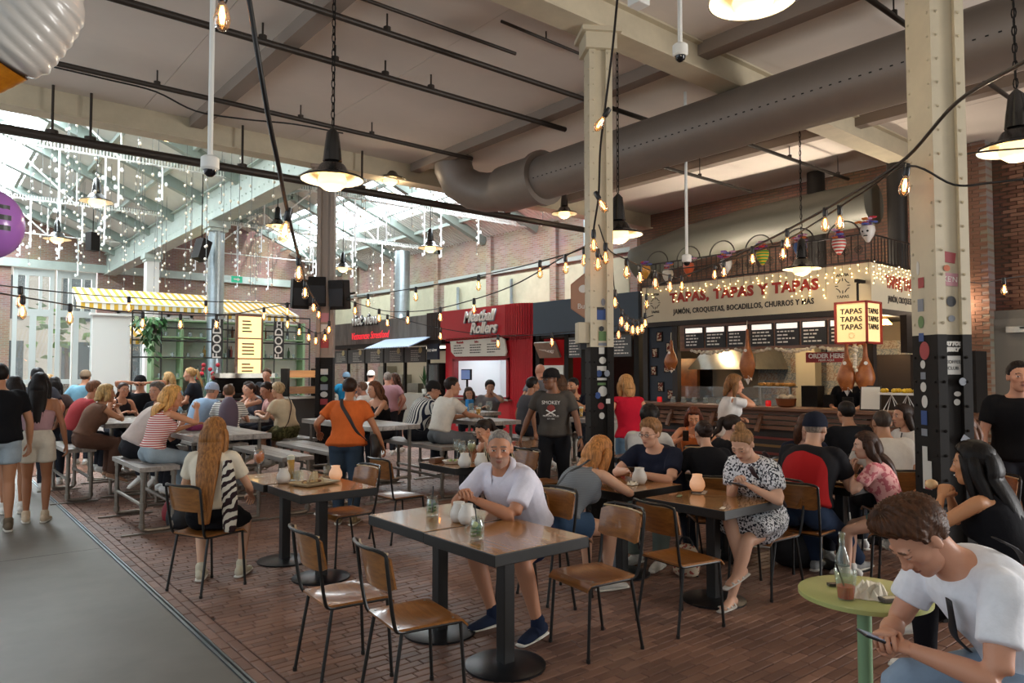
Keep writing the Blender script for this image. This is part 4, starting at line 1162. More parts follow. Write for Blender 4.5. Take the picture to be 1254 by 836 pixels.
def chair(x, y, face, label, group=None):
    t = thing('cafe_chair', label, 'chair', (x, y, 0), math.radians(face), group)
    s = new_obj('seat', CM['seat'], t); new_obj('seat_screws', CM['screw'], s)
    b = new_obj('backrest', CM['backrest'], t); new_obj('back_rim', CM['edge'], b)
    new_obj('back_frame', CM['back_tube'], t); new_obj('seat_frame', CM['rail'], t)
    for k in (('front', 1), ('front', -1), ('rear', 1), ('rear', -1)): new_obj('leg', CM[k], t)
    return t
chair(1.93, 3.83, -4, 'empty plywood chair with black tube legs, left of the two at the jar drink table')
chair(2.04, 3.27, -7, 'empty plywood chair nearest the lower picture edge, at the jar drink table')
chair(3.30, 3.22, 172, 'empty plywood chair right of the seated man at the jar drink table')
chair(3.46, 3.97, 182, 'plywood chair under the man in the white shirt')
chair(4.06, 3.13, -8, 'empty dished plywood chair beside the table with the glowing candle jar')
chair(1.84, 6.02, 22, 'plywood chair under the girl with very long hair')
chair(3.02, 6.06, 183, 'empty reddish plywood chair at the table with the food tray')
chair(3.86, 6.52, 4, 'empty chair with a shiny seat, back to back with the one by the food tray')
chair(5.60, 6.25, -10, 'empty chair behind the seated man with the white shirt')
chair(3.82, 4.12, -6, 'chair under the blonde woman in the grey tank top')
chair(5.42, 4.30, 184, 'chair under the woman in navy with glasses')
chair(5.14, 3.17, 176, 'chair under the woman in the floral dress')
chair(5.58, 3.06, 6, 'chair under the man in the red and black shirt')
chair(5.36, 3.78, 48, 'chair with a bent back rail under the woman with dark pinned hair')
chair(6.13, 4.38, -45, 'chair under the woman in black with a low ponytail')
chair(6.02, 2.52, 105, 'chair under the girl eating in the pink top')
chair(6.92, 2.97, 45, 'dark wooden chair under the man in a plain white tee by the right column')
chair(6.85, 5.05, 205, 'empty chair with a metallic looking back behind the woman in navy')
chair(5.85, 4.98, 25, 'chair under the person in the white tee seen from behind')
chair(7.64, 5.68, 220, 'chair under the woman in the orange top')
chair(8.00, 3.82, 55, 'chair under the dark haired man in a black tee')
chair(8.34, 3.30, 150, 'chair under the woman in the white blouse with long dark hair')
chair(6.62, 3.70, 228, 'chair under the woman with glasses and a dark top')
chair(4.62, 1.28, 125, 'chair under the woman eating a sandwich')
chair(6.90, 2.28, 150, 'chair half hidden behind the right column')
chair(5.04, 6.15, 182, 'chair under the woman with sunglasses on her head')
chair(3.29, .87, 143, 'chair under the man looking at his phone at the green table')

def cafe_table(x, y, lx, ly, label, rz=0, group=None, z=.75):
    t = thing('cafe_table', label, 'table', (x, y, 0), rz, group)
    G().box((0, 0, z - .032), (lx, ly, .064)).build('table_edge', M_tedge, t, bevel=.004)
    G().box((0, 0, z - .002), (lx - .012, ly - .012, .008)).build('table_top', M_top, t, bevel=.002)
    G().box((0, 0, .36), (.078, .078, .68)).build('pedestal', M_tedge, t, bevel=.006)
    G().lathe([(0, .028), (.05, .027), (.20, .020), (.235, .012), (.235, 0)], n=36).build('base', M_base, t, smooth=True)
    return t
cafe_table(2.70, 4.03, .69, .68, 'cafe table far half of the pair before the man in white')
cafe_table(2.69, 3.335, .69, .68, 'cafe table near half of the pair before the man in white')
cafe_table(2.62, 6.42, .66, .68, 'cafe table with the orange drink beside the long haired girl')
cafe_table(2.64, 5.70, .66, .68, 'cafe table with the food tray and the glowing jar')
cafe_table(4.65, 3.29, .72, .70, 'cafe table with a candle jar on a black phone')
cafe_table(4.66, 4.21, .74, .70, 'cafe table between the blonde woman and the woman in navy')
cafe_table(6.34, 3.15, .90, .60, 'cafe table where the girl in pink eats')
cafe_table(4.46, 6.22, .68, .66, 'cafe table with wine glasses behind the man in white')
cafe_table(6.30, 7.30, .72, .70, 'half hidden cafe table left of the middle column')
cafe_table(7.20, 5.14, .72, .70, 'cafe table in front of the woman in the orange top')
cafe_table(6.36, 5.42, .62, .62, 'cafe table with a wine glass right of the middle column')
cafe_table(5.86, 4.04, .54, .54, 'cafe table in front of the two women in black')
cafe_table(7.56, 3.36, .56, .56, 'cafe table in front of the woman in the white blouse')

M_steelpipe = mat('worn_steel_pipe', '8A8278', rough=.38, metal=.75, var=.15, scale=14)
def high_table(x, y, w, l, label, z=1.0, group=None):
    t = thing('high_table', label, 'table', (x, y, 0), 0, group)
    g = G()
    n = 4
    for k in range(n):
        G().box((-w / 2 + w / n * (k + .5), 0, z - .03), (w / n - .004, l, .06)).build('plank', M_greywood, t, bevel=.004)
    for sy in (-1, 1):
        g = G(); yy = sy * (l / 2 - .12)
        g.tube([(-w / 2 + .1, yy, z - .06), (-w / 2 + .1, yy, .05), (w / 2 - .1, yy, .05), (w / 2 - .1, yy, z - .06)], .024, 8)
        g.tube([(-w / 2 + .1, yy, .30), (w / 2 - .1, yy, .30)], .02, 8); g.box((0, yy, .012), (w, .05, .02))
        for xx in (-w / 2 + .1, w / 2 - .1): g.lathe([(.033, -.03), (.033, .03)], (xx, yy, .30), 8, cap=True)
        g.build('leg_frame', M_steelpipe, t, smooth=True)
    G().tube([(0, -l / 2 + .12, .30), (0, l / 2 - .12, .30)], .02, 8).build('stretcher', M_steelpipe, t, smooth=True)
    return t
def high_bench(x, y, w, l, label, z=.70, group=None):
    t = thing('high_bench', label, 'bench', (x, y, 0), 0, group)
    for k in range(2):
        G().box((-w / 2 + w / 2 * (k + .5), 0, z - .025), (w / 2 - .004, l, .05)).build('plank', M_greywood, t, bevel=.004)
    for sy in (-1, 1):
        g = G(); yy = sy * (l / 2 - .06)
        g.tube(catmull_([(-w / 2 + .05, yy, z - .05), (-w / 2 + .05, yy, .10), (-w / 2 + .08, yy, .045), (-w / 2 + .13, yy, .035), (w / 2 - .13, yy, .035), (w / 2 - .08, yy, .045), (w / 2 - .05, yy, .10), (w / 2 - .05, yy, z - .05)]), .024, 8)
        for xx in (-w / 2 + .05, w / 2 - .05):
            for zz in (.09, .30, z - .08): g.lathe([(.033, -.025), (.033, .025)], (xx, yy, zz), 8, cap=True)
        g.box((-.05, yy, .008), (w + .18, .045, .016))
        g.build('leg_frame', M_steelpipe, t, smooth=True)
    g = G()
    for xx in (-w / 2 + .05, w / 2 - .05): g.tube([(xx, -l / 2 + .06, .30), (xx, l / 2 - .06, .30)], .02, 8)
    g.build('stretcher', M_steelpipe, t, smooth=True)
    return t
high_table(2.75, 9.20, .86, 2.0, 'long grey high table behind the girl with very long hair')
high_bench(2.03, 9.00, .40, 1.36, 'grey high bench beside the concrete aisle, under the woman in the striped top')
high_bench(3.52, 9.10, .40, 1.7, 'empty grey high bench to the right of the long high table')
high_bench(1.70, 11.6, .36, 1.4, 'grey high bench under the woman in the brown dress')
high_table(2.35, 11.9, .72, 1.8, 'grey high table of the group at the edge of the aisle')
high_table(4.86, 9.35, .76, 2.1, 'grey high table in front of the standing woman in orange')
high_bench(4.22, 9.35, .42, 1.7, 'empty grey high bench to the left of the woman in orange')
high_bench(5.62, 8.95, .42, 1.80, 'grey high bench under the men in the striped shirt and the white tee')
high_table(6.48, 9.05, .70, 1.9, 'grey high table with two beers before the man in the white tee')
high_bench(7.30, 9.20, .42, 1.5, 'grey high bench behind the man in the black cap')
high_table(8.05, 7.72, .70, 1.0, 'grey high table of the bearded man')
high_table(3.85, 11.7, .62, 1.7, 'grey high table of the group by the espresso bar')
high_bench(4.52, 11.5, .44, 2.2, 'grey high bench under the woman in the beige tee')
high_bench(3.22, 11.5, .34, 1.3, 'grey high bench under the man in the pale blue tee')
high_table(7.62, 10.55, .70, 1.1, 'grey high table of the couple before the red stall')
high_bench(8.34, 11.10, .44, 1.0, 'grey high bench under the couple before the red stall')
high_bench(8.38, 8.58, .50, .50, 'grey high stool under the bearded man')
high_bench(3.45, 10.50, .42, .42, 'grey high stool under the woman with the rucksack')
high_bench(2.66, 10.56, .42, .42, 'grey high stool under the person in black with grey hair')
high_bench(2.90, 13.30, .50, .50, 'grey high stool under the man with his hands behind his head')
high_bench(2.50, 13.05, .36, .36, 'grey high stool under the woman facing the group by the aisle')

t = thing('bistro_table', 'round pale green metal bistro table with a red drink', 'table', (3.25, 1.52, 0))
M_greenmetal = mat('pale_green_metal', 'A9AE6C', rough=.35, var=.05, scale=5)
G().lathe([(0, .735), (.262, .735), (.270, .730), (.270, .712), (.262, .709), (0, .709)], n=48).build('table_top', M_greenmetal, t, smooth=True)
G().lathe([(.030, .71), (.030, .03)], n=18).build('pedestal', mat('green_post', '7FA07A', rough=.4), t, smooth=True)
G().lathe([(0, .03), (.06, .028), (.2, .012), (.22, 0)], n=32).build('base', mat('green_post', '7FA07A'), t, smooth=True)

# ================================================================ FOOD STALLS
RT = (PI / 2, 0, -PI / 2)          # lettering on a front that faces -x
RS = (PI / 2, 0, 0)                # lettering on a side that faces -y
M_darkframe = mat('dark_stall_wood', '241B15', rough=.6, var=.2, scale=6)
M_brownwood = wood_mat('brown_counter_wood', '5E3C26', '80563A', rough=.45, axis='Y', coat=.15, scale=5)
M_cream = mat('cream_sign_board', 'D3C8AE', rough=.7, var=.04, scale=2)
M_signred = mat('sign_red', '9E2F24', rough=.6)
M_signblk = mat('sign_black', '2A2622', rough=.6)
M_chalk = mat('chalk_white', 'E6E2DA', rough=.8)
M_board = mat('chalkboard', '2B2B2D', rough=.7, var=.1, scale=5)
M_menuglow = mat('menu_header_lit', 'F0E8E0', rough=.5, emit='FFF0E4', es=.9)
M_warm = mat('warm_bulb_glow', 'FFD9A0', rough=.3, emit='FFB55A', es=14)
M_fairy = mat('fairy_light_glow', 'FFE0A0', rough=.3, emit='FFD890', es=9)
M_steel = mat('brushed_steel', 'A6A59C', rough=.3, metal=.9, var=.08, scale=7)
M_lamppanel = mat('lit_lantern_panel', 'F2DDA8', rough=.6, emit='FFD58C', es=.75)
M_slate = mat('slate_blue_panel', '3C4A58', rough=.6, var=.04, scale=2)
M_red = mat('stall_red', 'B01522', rough=.45, var=.05, scale=2)
M_menuwhite = mat('menu_white', 'D9D6CC', rough=.6)
def lines(parent, y0, y1, z0, z1, x, n, m, seed=0, header=None, nm='menu_text'):
    """Unreadable small print: rows of short strokes proud of a board that faces -x."""
    r = random.Random(seed); g = G(); dz = (z1 - z0) / n
    for k in range(n):
        z = z1 - (k + .5) * dz; y = max(y0, y1); lo = min(y0, y1); e = lo + (y - lo) * r.uniform(.0, .45)
        while y - e > .02:
            w = min(r.uniform(.03, .10), y - e); g.b2((x - .002, y - w, z - dz * .2), (x, y, z + dz * .2)); y -= w + .02
    tag(g.build(nm, m, parent), kind='stuff')

# ---- the stall with the cream sign and hanging hams
X0 = 11.5
t = thing('tapas_stall', 'tapas stall with a cream sign under fairy lights and an iron railing on top', 'stall')
G().b2((X0, 5.17, 2.69), (X0 + .06, 9.79, 3.41)).b2((X0 + .06, 5.17, 2.69), (14.2, 5.23, 3.41)).build('sign_board', M_cream, t)
text('TAPAS, TAPAS Y TAPAS', .25, 'lettering', M_signred, t, (X0 - .006, 7.55, 3.14), RT, off=.012, sx=1.06, spacing=1.12)
text('JAMÓN, CROQUETAS, BOCADILLOS, CHURROS Y MÁS', .135, 'lettering', M_signblk, t, (X0 - .006, 7.55, 2.87), RT, off=.003, sx=.82, spacing=1.08)
text('TAPAS, TAPAS Y TAPAS', .27, 'lettering', M_signred, t, (13.0, 5.165, 3.14), RS, off=.012, sx=.7)
text('JAMÓN, CROQUETAS, BOCADILLOS', .135, 'lettering', M_signblk, t, (12.9, 5.165, 2.87), RS, off=.003, sx=.75)
for y in (5.62, 9.45):
    g = G()
    for k in range(12):
        a = k * PI / 6; g.box((X0 - .005, y + .10 * math.cos(a), 3.08 + .10 * math.sin(a)), (.006, .05, .012), 0, 0, 0, -a)
    g.build('round_emblem', M_signblk, t)
    text('TAPAS', .07, 'lettering', M_signblk, t, (X0 - .006, y, 2.90), RT)
    text('ANTIA', .07, 'lettering', M_signblk, t, (X0 - .006, y, 3.25), RT)
G().b2((X0 - .05, 5.1, 2.60), (X0 + .1, 9.85, 2.69)).b2((X0 - .05, 5.10, 2.60), (14.2, 5.25, 2.69)).build('fascia_rail', M_darkframe, t)
for y in (9.72, 8.98, 5.22): G().b2((X0, y - .06, 0), (X0 + .12, y + .06, 2.62)).build('post', M_darkframe, t)
G().b2((X0 + .05, 9.04, 1.1), (X0 + .09, 9.66, 2.6)).build('side_panel', mat('midnight_panel', '1C2430', rough=.6), t)
for k, (y, z) in enumerate(((9.38, 2.40), (9.50, 2.08), (9.14, 2.18), (9.20, 1.78), (9.53, 1.72), (9.36, 1.40), (9.12, 1.25))):
    f = G().b2((X0 + .03, y - .075, z - .10), (X0 + .05, y + .075, z + .10)).build('picture_frame', M_black, t)
    G().b2((X0 + .024, y - .055, z - .08), (X0 + .03, y + .055, z + .08)).build('food_picture', blotch_mat('food_print', 'B8A890', '6A3026', 24, .5), f)
mb = G().b2((X0 + .02, 5.3, 2.10), (X0 + .08, 8.86, 2.60)).build('menu_frame', M_brownwood, t)
for k in range(7):
    a = 8.74 - k * .48
    p = G().b2((X0, a - .44, 2.15), (X0 + .02, a, 2.55)).build('menu_board', M_board, t)
    G().b2((X0 - .008, a - .41, 2.44), (X0, a - .03, 2.53)).build('menu_header', M_menuglow, p)
    lines(p, a - .40, a - .04, 2.18, 2.42, X0 - .001, 4, M_chalk, k)
# counter ledge and the plank front below it
G().b2((11.05, 3.55, 1.05), (11.65, 9.85, 1.11)).build('counter_top', M_brownwood, t, bevel=.01)
for k in range(4): G().b2((11.22, 3.6, .98 - k * .085), (11.26, 9.84, 1.05 - k * .085 - .008)).build('plank', M_brownwood, t)
G().b2((11.3, 3.7, 0), (11.5, 9.84, .72)).build('plinth', M_darkframe, t)
for k in range(4): G().b2((11.28, 3.8, .16 + k * .13), (11.30, 9.9, .20 + k * .13)).build('slat', mat('striped_slat_red', '6E2A1E', rough=.6) if k % 2 else mat('striped_slat_ochre', '7A5A2C', rough=.6), t)
for k in range(7): G().box((11.18, 4.1 + k * .95, .86), (.05, .07, .4), 0, 0, .5).build('bracket', M_brownwood, t)
# interior
wl = G().b2((13.9, 5.2, 0), (14.0, 9.8, 2.9)).build('kitchen_wall', mat('kitchen_plaster', '8A7C68', rough=.8), t)
tm = [blotch_mat('patterned_tile_%d' % k, a, b, s_, .5, .35) for k, (a, b, s_) in enumerate((('B0A692', '8E8E88', 30), ('B8AC98', '9C8672', 40), ('A8A89E', '7E868A', 36), ('BCB2A0', 'A88A76', 28), ('C0B8A8', '94928A', 44)))]
tg = {}
for m_i in range(5): tg[m_i] = G().b2((-.008, -.073, -.073), (.008, .073, .073)).mesh('tile', tm[m_i])
for i in range(22):
    for j in range(9):
        o = new_obj('tile', tg[rnd.randrange(5)], wl); o.location = (13.89, 5.42 + i * .15, 1.0 + j * .15)
G().b2((11.55, 5.25, 2.62), (14.2, 9.75, 2.66)).build('stall_ceiling', M_darkframe, t)
G().b2((14.1, 5.2, 0), (14.2, 9.8, 3.0)).build('back_panel', M_darkframe, t)
hd_ = G(); hd_.add([(12.6, 7.9, 1.75), (12.6, 9.5, 1.75), (13.8, 9.5, 1.75), (13.8, 7.9, 1.75), (13.2, 8.2, 2.5), (13.2, 9.2, 2.5), (13.8, 9.2, 2.5), (13.8, 8.2, 2.5)], [(0, 3, 2, 1), (4, 5, 6, 7), (0, 1, 5, 4), (1, 2, 6, 5), (2, 3, 7, 6), (3, 0, 4, 7)])
hd_.build('cooker_hood', M_steel, t)
G().b2((13.0, 7.7, .2), (13.8, 9.4, 1.15)).build('cooker', M_steel, t)
G().b2((13.55, 7.2, .1), (13.8, 7.6, 2.2)).build('pale_cupboard_door', mat('cream_door', 'C8BC9C', rough=.5), t)
G().b2((12.1, 5.3, .2), (12.5, 9.2, 1.04)).build('work_counter', M_steel, t)
G().b2((11.62, 6.7, 1.11), (11.64, 9.0, 1.42)).build('display_glass', M_glass, t)
for y in (5.5, 7.4, 9.0):
    d_ = bpy.data.lights.new('stall_lamp', 'POINT'); d_.energy = 34; d_.color = (1, .76, .48); d_.shadow_soft_size = .08
    o = bpy.data.objects.new('stall_lamp', d_); COL.objects.link(o); o.location = (12.7, y, 2.45)
    G().lathe([(0, .10), (.05, .09), (.12, 0), (.11, 0), (0, .03)], (12.7, y, 2.50), 14).build('ceiling_spot', M_warm, t)
def ham(y, x, ztop, L, label, ang=0):
    h = thing('cured_ham', label, 'ham', (x, y, ztop), ang)
    g = G(); loft(g, [(0, 0, -.02), (0, 0, -L * .3), (0, .0, -L * .5), (0, .01, -L * .72), (0, .0, -L * .93)], [.025, .04, .10, .145, .085], [.022, .036, .075, .10, .06], (0, 1, 0), 14, 3)
    g.build('meat', mat('ham_rind', 'A8642E', rough=.45, color2='7E421E', scale=7, bump=.3), h, smooth='all')
    G().tube([(0, 0, .14), (.01, .012, .06), (0, 0, -.03)], .006, 6).build('cord', M_cream, h)
    G().lathe([(.0, 0), (.028, .0), (.028, .008), (0, .008)], (0, 0, 0), 12).build('tag', M_chalk, h); KIDS[h.name][-1].rotation_euler = (0, -PI / 2, 0); KIDS[h.name][-1].location = (-.06, 0, -L * .42)
    G().add([(-.06, -.05, -L * .90), (.06, -.05, -L * .90), (.06, .05, -L * .90), (-.06, .05, -L * .90), (0, 0, -L * 1.08), (-.02, -.09, -L * 1.0), (.02, .09, -L * 1.0)], [(0, 1, 2, 3), (0, 4, 1), (1, 4, 2), (2, 4, 3), (3, 4, 0), (0, 5, 1), (2, 6, 3)]).build('paper_collar', M_chalk, h)
ham(8.92, 11.32, 2.32, .60, 'cured ham hanging at the dark panel left of the menu')
ham(7.25, 11.32, 2.46, .92, 'long dark cured ham hanging in front of the menu boards')
ham(5.46, 11.25, 2.16, .78, 'left of the two round hams under the lantern')
ham(5.20, 11.32, 2.16, .78, 'right of the two round hams under the lantern, beside the garlic', .5)
def garlic(p0, p1, n, label, sag=.06):
    h = thing('garlic_braid', label, 'garlic', p0); p1 = np.array(p1) - np.array(p0); g = G()
    for k in range(n):
        f = k / (n - 1); p = p1 * f + np.array([0, 0, -sag * math.sin(PI * f)]) + np.array([rnd.uniform(-.015, .015) for _ in range(3)])
        g.ball(p, (.032, .032, .028), 8, 0, 5)
    g.build('cloves', mat('garlic_skin', 'CFC4B0', rough=.6, var=.1, scale=20), h, smooth='all'); g = G().tube([(0, 0, 0), tuple(p1 * .5 + np.array([0, 0, -sag])), tuple(p1)], .008, 5); g.build('cord', M_cream, h)
garlic((11.2, 5.30, 2.18), (11.2, 5.30, 1.72), 12, 'garlic braid hanging between the two round hams', 0)
for k, (a, b) in enumerate(((8.55, 7.75), (7.6, 6.9), (6.8, 6.1), (6.0, 5.35))):
    garlic((11.48, a, 2.10), (11.48, b, 2.10), 16, 'garlic garland below the menu boards, number %s from the left' % ('one', 'two', 'three', 'four')[k], .05)
s_ = thing('hanging_sign', 'red order sign hanging right in front of the tiled kitchen wall', 'sign', (11.72, 6.02, 1.94))
G().b2((-.015, -.36, -.085), (.015, .36, .085)).build('sign_panel', mat('order_red', '8E2420', rough=.6), s_)
text('ORDER HERE', .105, 'lettering', M_chalk, s_, (-.02, 0, .02), RT, off=.003); text('PEDIR AQUÍ', .05, 'lettering', M_chalk, s_, (-.02, 0, -.05), RT)
G().tube([(0, 0, .62), (0, 0, .08)], .008, 5).build('rod', M_black, s_)
l_ = thing('lantern_sign', 'glowing square lantern sign that repeats the word tapas', 'sign', (11.28, 5.28, 2.45))
G().b2((-.225, -.225, -.30), (.225, .225, .30)).build('lit_panels', M_lamppanel, l_)
g = G()
for a in (-.24, .24):
    for b in (-.24, .24): g.b2((a - .015, b - .015, -.325), (a + .015, b + .015, .325))
    for z in (-.31, .31): g.b2((a - .015, -.25, z - .015), (a + .015, .25, z + .015)); g.b2((-.25, a - .015, z - .015), (.25, a + .015, z + .015))
g.build('red_frame', M_signred, l_)
for k in range(3):
    text('TAPAS', .115, 'lettering', M_signblk, l_, (-.232, 0, .17 - k * .12), RT, off=.002); text('TAPAS', .115, 'lettering', M_signblk, l_, (0, -.232, .17 - k * .12), RS, off=.002)
g = G()
for k in range(10):
    a = k * PI / 5; g.box((-.23, .04 * math.cos(a), -.20 + .04 * math.sin(a)), (.006, .02, .006), 0, 0, 0)
g.build('round_emblem', M_signblk, l_)
G().tube([(0, 0, .31), (0, 0, .62), (.15, 0, .66)], .02, 6).box((.1, 0, .66), (.3, .05, .05)).build('bracket', M_black, l_)
# fairy lights over the sign
f_ = thing('fairy_light_curtain', 'curtain of warm fairy lights over the cream tapas sign', 'string light')
r = random.Random(3)
for k in range(34):
    y = 9.75 - k * .138; g = G(); n = r.randint(1, 4) if k < 20 else r.randint(2, 6); z = 3.44 - r.uniform(0, .12)
    dense = 1.0 if k > 20 else .8
    for q in range(n):
        z -= r.uniform(.04, .11) * dense; g.ball((X0 - .03, y + r.uniform(-.05, .05), z), .0095, 6, 0, 4)
    g.tube([(X0 - .03, y, 3.47), (X0 - .03, y, z)], .0025, 4, 1); g.build('light_strand', [M_fairy, M_black], f_)
for k in range(18):
    x = 11.52 + k * .13; g = G(); z = 3.46
    for q in range(r.randint(3, 6)): z -= r.uniform(.04, .09); g.ball((x + r.uniform(-.05, .05), 5.13, z), .0095, 6, 0, 4)
    g.tube([(x, 5.13, 3.47), (x, 5.13, z)], .0025, 4, 1); g.build('light_strand', [M_fairy, M_black], f_)
# iron railing with arches
ir = thing('iron_railing', 'black wrought iron railing with arches on top of the tapas sign', 'railing')
M_iron = mat('wrought_iron', '2A211B', rough=.6)
g = G().b2((X0, 5.2, 3.43), (X0 + .02, 9.8, 3.46)).b2((X0, 5.2, 3.86), (X0 + .02, 9.8, 3.885)); g.build('rail', M_iron, ir)
for k in range(42): G().b2((X0 + .002, 5.25 + k * .11, 3.45), (X0 + .016, 5.262 + k * .11, 3.87)).build('bar', M_iron, ir)
for k in range(6):
    y = 5.6 + k * .76; a = np.linspace(0, PI, 13)
    G().tube(np.stack([np.full(13, X0 + .01), y + .27 * np.cos(a), 3.87 + .25 * np.sin(a)], 1), .012, 5).build('arch', M_iron, ir)
for k in range(20):
    y = 5.35 + k * .22; a = np.linspace(0, 5 * PI, 26); rr = .075 * (1 - a / (6 * PI))
    G().tube(np.stack([np.full(26, X0 - .004), y + rr * np.cos(a), 3.62 + rr * np.sin(a)], 1), .006, 4).build('scroll', M_iron, ir)
g = G().b2((X0 + .1, 5.2, 3.43), (14.2, 5.22, 3.46)).b2((X0 + .1, 5.2, 3.86), (14.2, 5.22, 3.885)); g.build('rail', M_iron, ir)
for k in range(20): G().b2((11.6 + k * .12, 5.2, 3.45), (11.612 + k * .12, 5.214, 3.87)).build('bar', M_iron, ir)
# skull pots with flowers on the railing
pots = [(9.62, 'E0A040', 'ochre'), (9.05, 'D8D0C0', 'cream banded'), (8.55, 'C8582C', 'orange'), (7.72, 'D8D6D2', 'black and white skull'), (6.98, 'D8B030', 'rainbow striped'), (6.28, '2C5C9C', 'blue'), (5.62, 'C84A40', 'red and white striped'), (5.16, 'D8D2CC', 'white skull')]
fl_m = [mat('flower_%d' % k, c, rough=.7) for k, c in enumerate(('7A5CA8', 'C02838', '5868B0', 'D87830', '8A3A90', 'D0A0C0'))]
for k, (y, c, nm) in enumerate(pots):
    p = thing('flower_pot', '%s hanging pot with flowers on the iron railing' % nm, 'flower pot', (X0 - .10, y, 3.62))
    z_ = r.uniform(-.05, .12) + (.12 if k > 3 else 0); p.location.z += z_
    m = mat('pot_' + c, c, rough=.35, coat=.4)
    if nm == 'rainbow striped': m = stripe_mat('rainbow_pot', 'D8B030', '3C9C4C', 2, .05, .5, .35)
    if nm == 'red and white striped': m = stripe_mat('redwhite_pot', 'C84A40', 'E0DCD4', 2, .05, .5, .35)
    G().lathe([(0, -.15), (.03, -.14), (.045, -.11), (.085, -.05), (.11, .03), (.10, .10), (.085, .11), (0, .10)], n=16).build('pot', m, p, smooth='all')
    if 'skull' in nm: G().ball((-.085, .035, .02), .022, 8).ball((-.085, -.035, .02), .022, 8).b2((-.09, -.03, -.06), (-.07, .03, -.045)).build('skull_marks', M_black, p)
    for q in range(9 if k > 2 else 5):
        a = r.uniform(0, 6.28); rr = r.uniform(.02, .13); g = G(); c_ = (rr * math.cos(a), rr * math.sin(a), .13 + r.uniform(0, .13)); g.tube([(0, 0, .08), c_], .004, 4)
        for w_ in range(5): g.ball((c_[0] + .032 * math.cos(w_ * 1.26), c_[1] + .032 * math.sin(w_ * 1.26), c_[2]), (.026, .026, .016), 6, 0, 4)
        g.build('flower', fl_m[(q + k) % 6], p)
    G().tube([(.1, -.06, .16), (-.02, -.09, .14), (-.02, .09, .14), (.1, .06, .16)], .008, 5).build('wall_hook', M_steel, p)
# ducts behind the railing
d_ = thing('extract_duct', 'wide dark green grey extract duct above the tapas stall', 'duct')
G().tube([(13.3, 5.9, 4.75), (13.3, 8.2, 4.7), (13.2, 9.8, 4.55), (13.0, 11.2, 4.2)], .40, 20).build('duct_run', mat('dull_duct', '605E54', rough=.55, metal=.2), d_, smooth=True)
for y, x, rr in ((7.3, 13.9, .17), (5.5, 13.3, .16)):
    d_ = thing('flue_pipe', 'dark upright flue pipe rising %s' % {7.3: 'behind the rainbow and blue flower pots', 5.5: 'at the right end of the iron railing'}[y], 'pipe', (x, y, 0))
    G().tube([(0, 0, 2.66), (0, 0, 5.7)], rr, 14).build('pipe', mat('black_flue', '2A2622', rough=.5, metal=.3), d_, smooth=True)
# counter things
def jar_red(y, x, label):
    j = thing('candle_holder', label, 'candle', (x, y, 1.11)); G().lathe([(0, 0), (.045, 0), (.05, .06), (.042, .10), (.038, .10), (.04, .02), (0, .02)], n=14).build('glass_cup', mat('red_glass', 'B01818', rough=.15, emit='C01010', es=.6), j, smooth=True)
    G().lathe([(0, .02), (.03, .02), (.03, .05), (0, .05)], n=10).build('wax', M_cream, j)
jar_red(9.2, 11.3, 'red candle glass at the left end of the tapas counter'); jar_red(6.85, 11.3, 'red candle glass beside the crisp basket')
b_ = thing('crisp_basket', 'wire basket filled with crisp bags on the tapas counter', 'basket', (11.35, 6.55, 1.11))
G().lathe([(.10, 0), (.14, .02), (.17, .14), (.165, .14), (.13, .02), (0, .01)], n=18).build('basket', mat('copper_wire', '8A5230', rough=.4, metal=.6), b_, smooth=True)
for q in range(7): G().ball((.08 * math.cos(q * .9), .09 * math.sin(q * .9), .15 + .02 * (q % 2)), (.05, .06, .04), 8).build('crisp_bag', mat('foil_bag', 'C8B8A0', rough=.3, metal=.3, bump=.4, scale=20), b_)
for k, y in enumerate((8.95, 8.7, 8.45, 8.2, 7.9, 7.6, 7.4, 7.15)):
    j = thing('glass_jar', 'small lidded glass jar on the tapas counter', 'jar', (11.4, y, 1.11), 0, 'small jars along the tapas counter')
    G().lathe([(0, 0), (.045, 0), (.05, .01), (.05, .07), (.04, .08)], n=12).build('jar_body', glass_mat('jar_glass', 'DDE4E0', .05, .5), j, smooth=True)
    G().lathe([(0, .11), (.042, .108), (.042, .08), (0, .08)], n=12).build('lid', M_steel, j)
tr = thing('serving_tray', 'tray with golden pastries behind the counter glass', 'tray', (11.95, 7.1, 1.04))
G().b2((-.15, -.35, .38), (.15, .35, .40)).b2((-.02, -.3, 0), (.02, -.27, .38)).b2((-.02, .27, 0), (.02, .3, .38)).build('tray', M_steel, tr)
for q in range(12): G().ball((-.1 + .1 * (q % 3), -.28 + .17 * (q // 3), .43), (.045, .06, .035), 8).build('pastry', mat('pastry', 'B8843C', rough=.6, var=.2, scale=20), tr)
ms = thing('menu_stand', 'white menu card in a dark frame on the right end of the counter', 'menu', (11.25, 5.1, 1.11), .2)
G().box((0, 0, .19), (.02, .30, .38), 0, 0, .18).build('frame', M_darkframe, ms); G().box((-.012, 0, .19), (.01, .26, .34), 0, 0, .18).build('card', M_menuwhite, ms)
cd = thing('card_reader', 'black card terminal on the tapas counter', 'terminal', (11.35, 5.5, 1.11)); G().box((0, 0, .05), (.12, .16, .10), .2).box((.0, .0, .13), (.04, .16, .12), .2).build('terminal', M_black, cd)
ls = thing('lemon_stand', 'white wire stand with a tray of lemons beside the right column', 'stand', (11.2, 4.55, 1.11))
g = G()
for k in (-.22, 0, .22):
    g.tube([(-.08, k - .1, 0), (0, k, .25), (-.08, k + .1, 0)], .007, 5); g.tube([(.08, k - .1, 0), (0, k, .25), (.08, k + .1, 0)], .007, 5)
g.build('wire_legs', M_white, ls); G().b2((-.14, -.36, .25), (.14, .36, .28)).build('tray', M_white, ls)
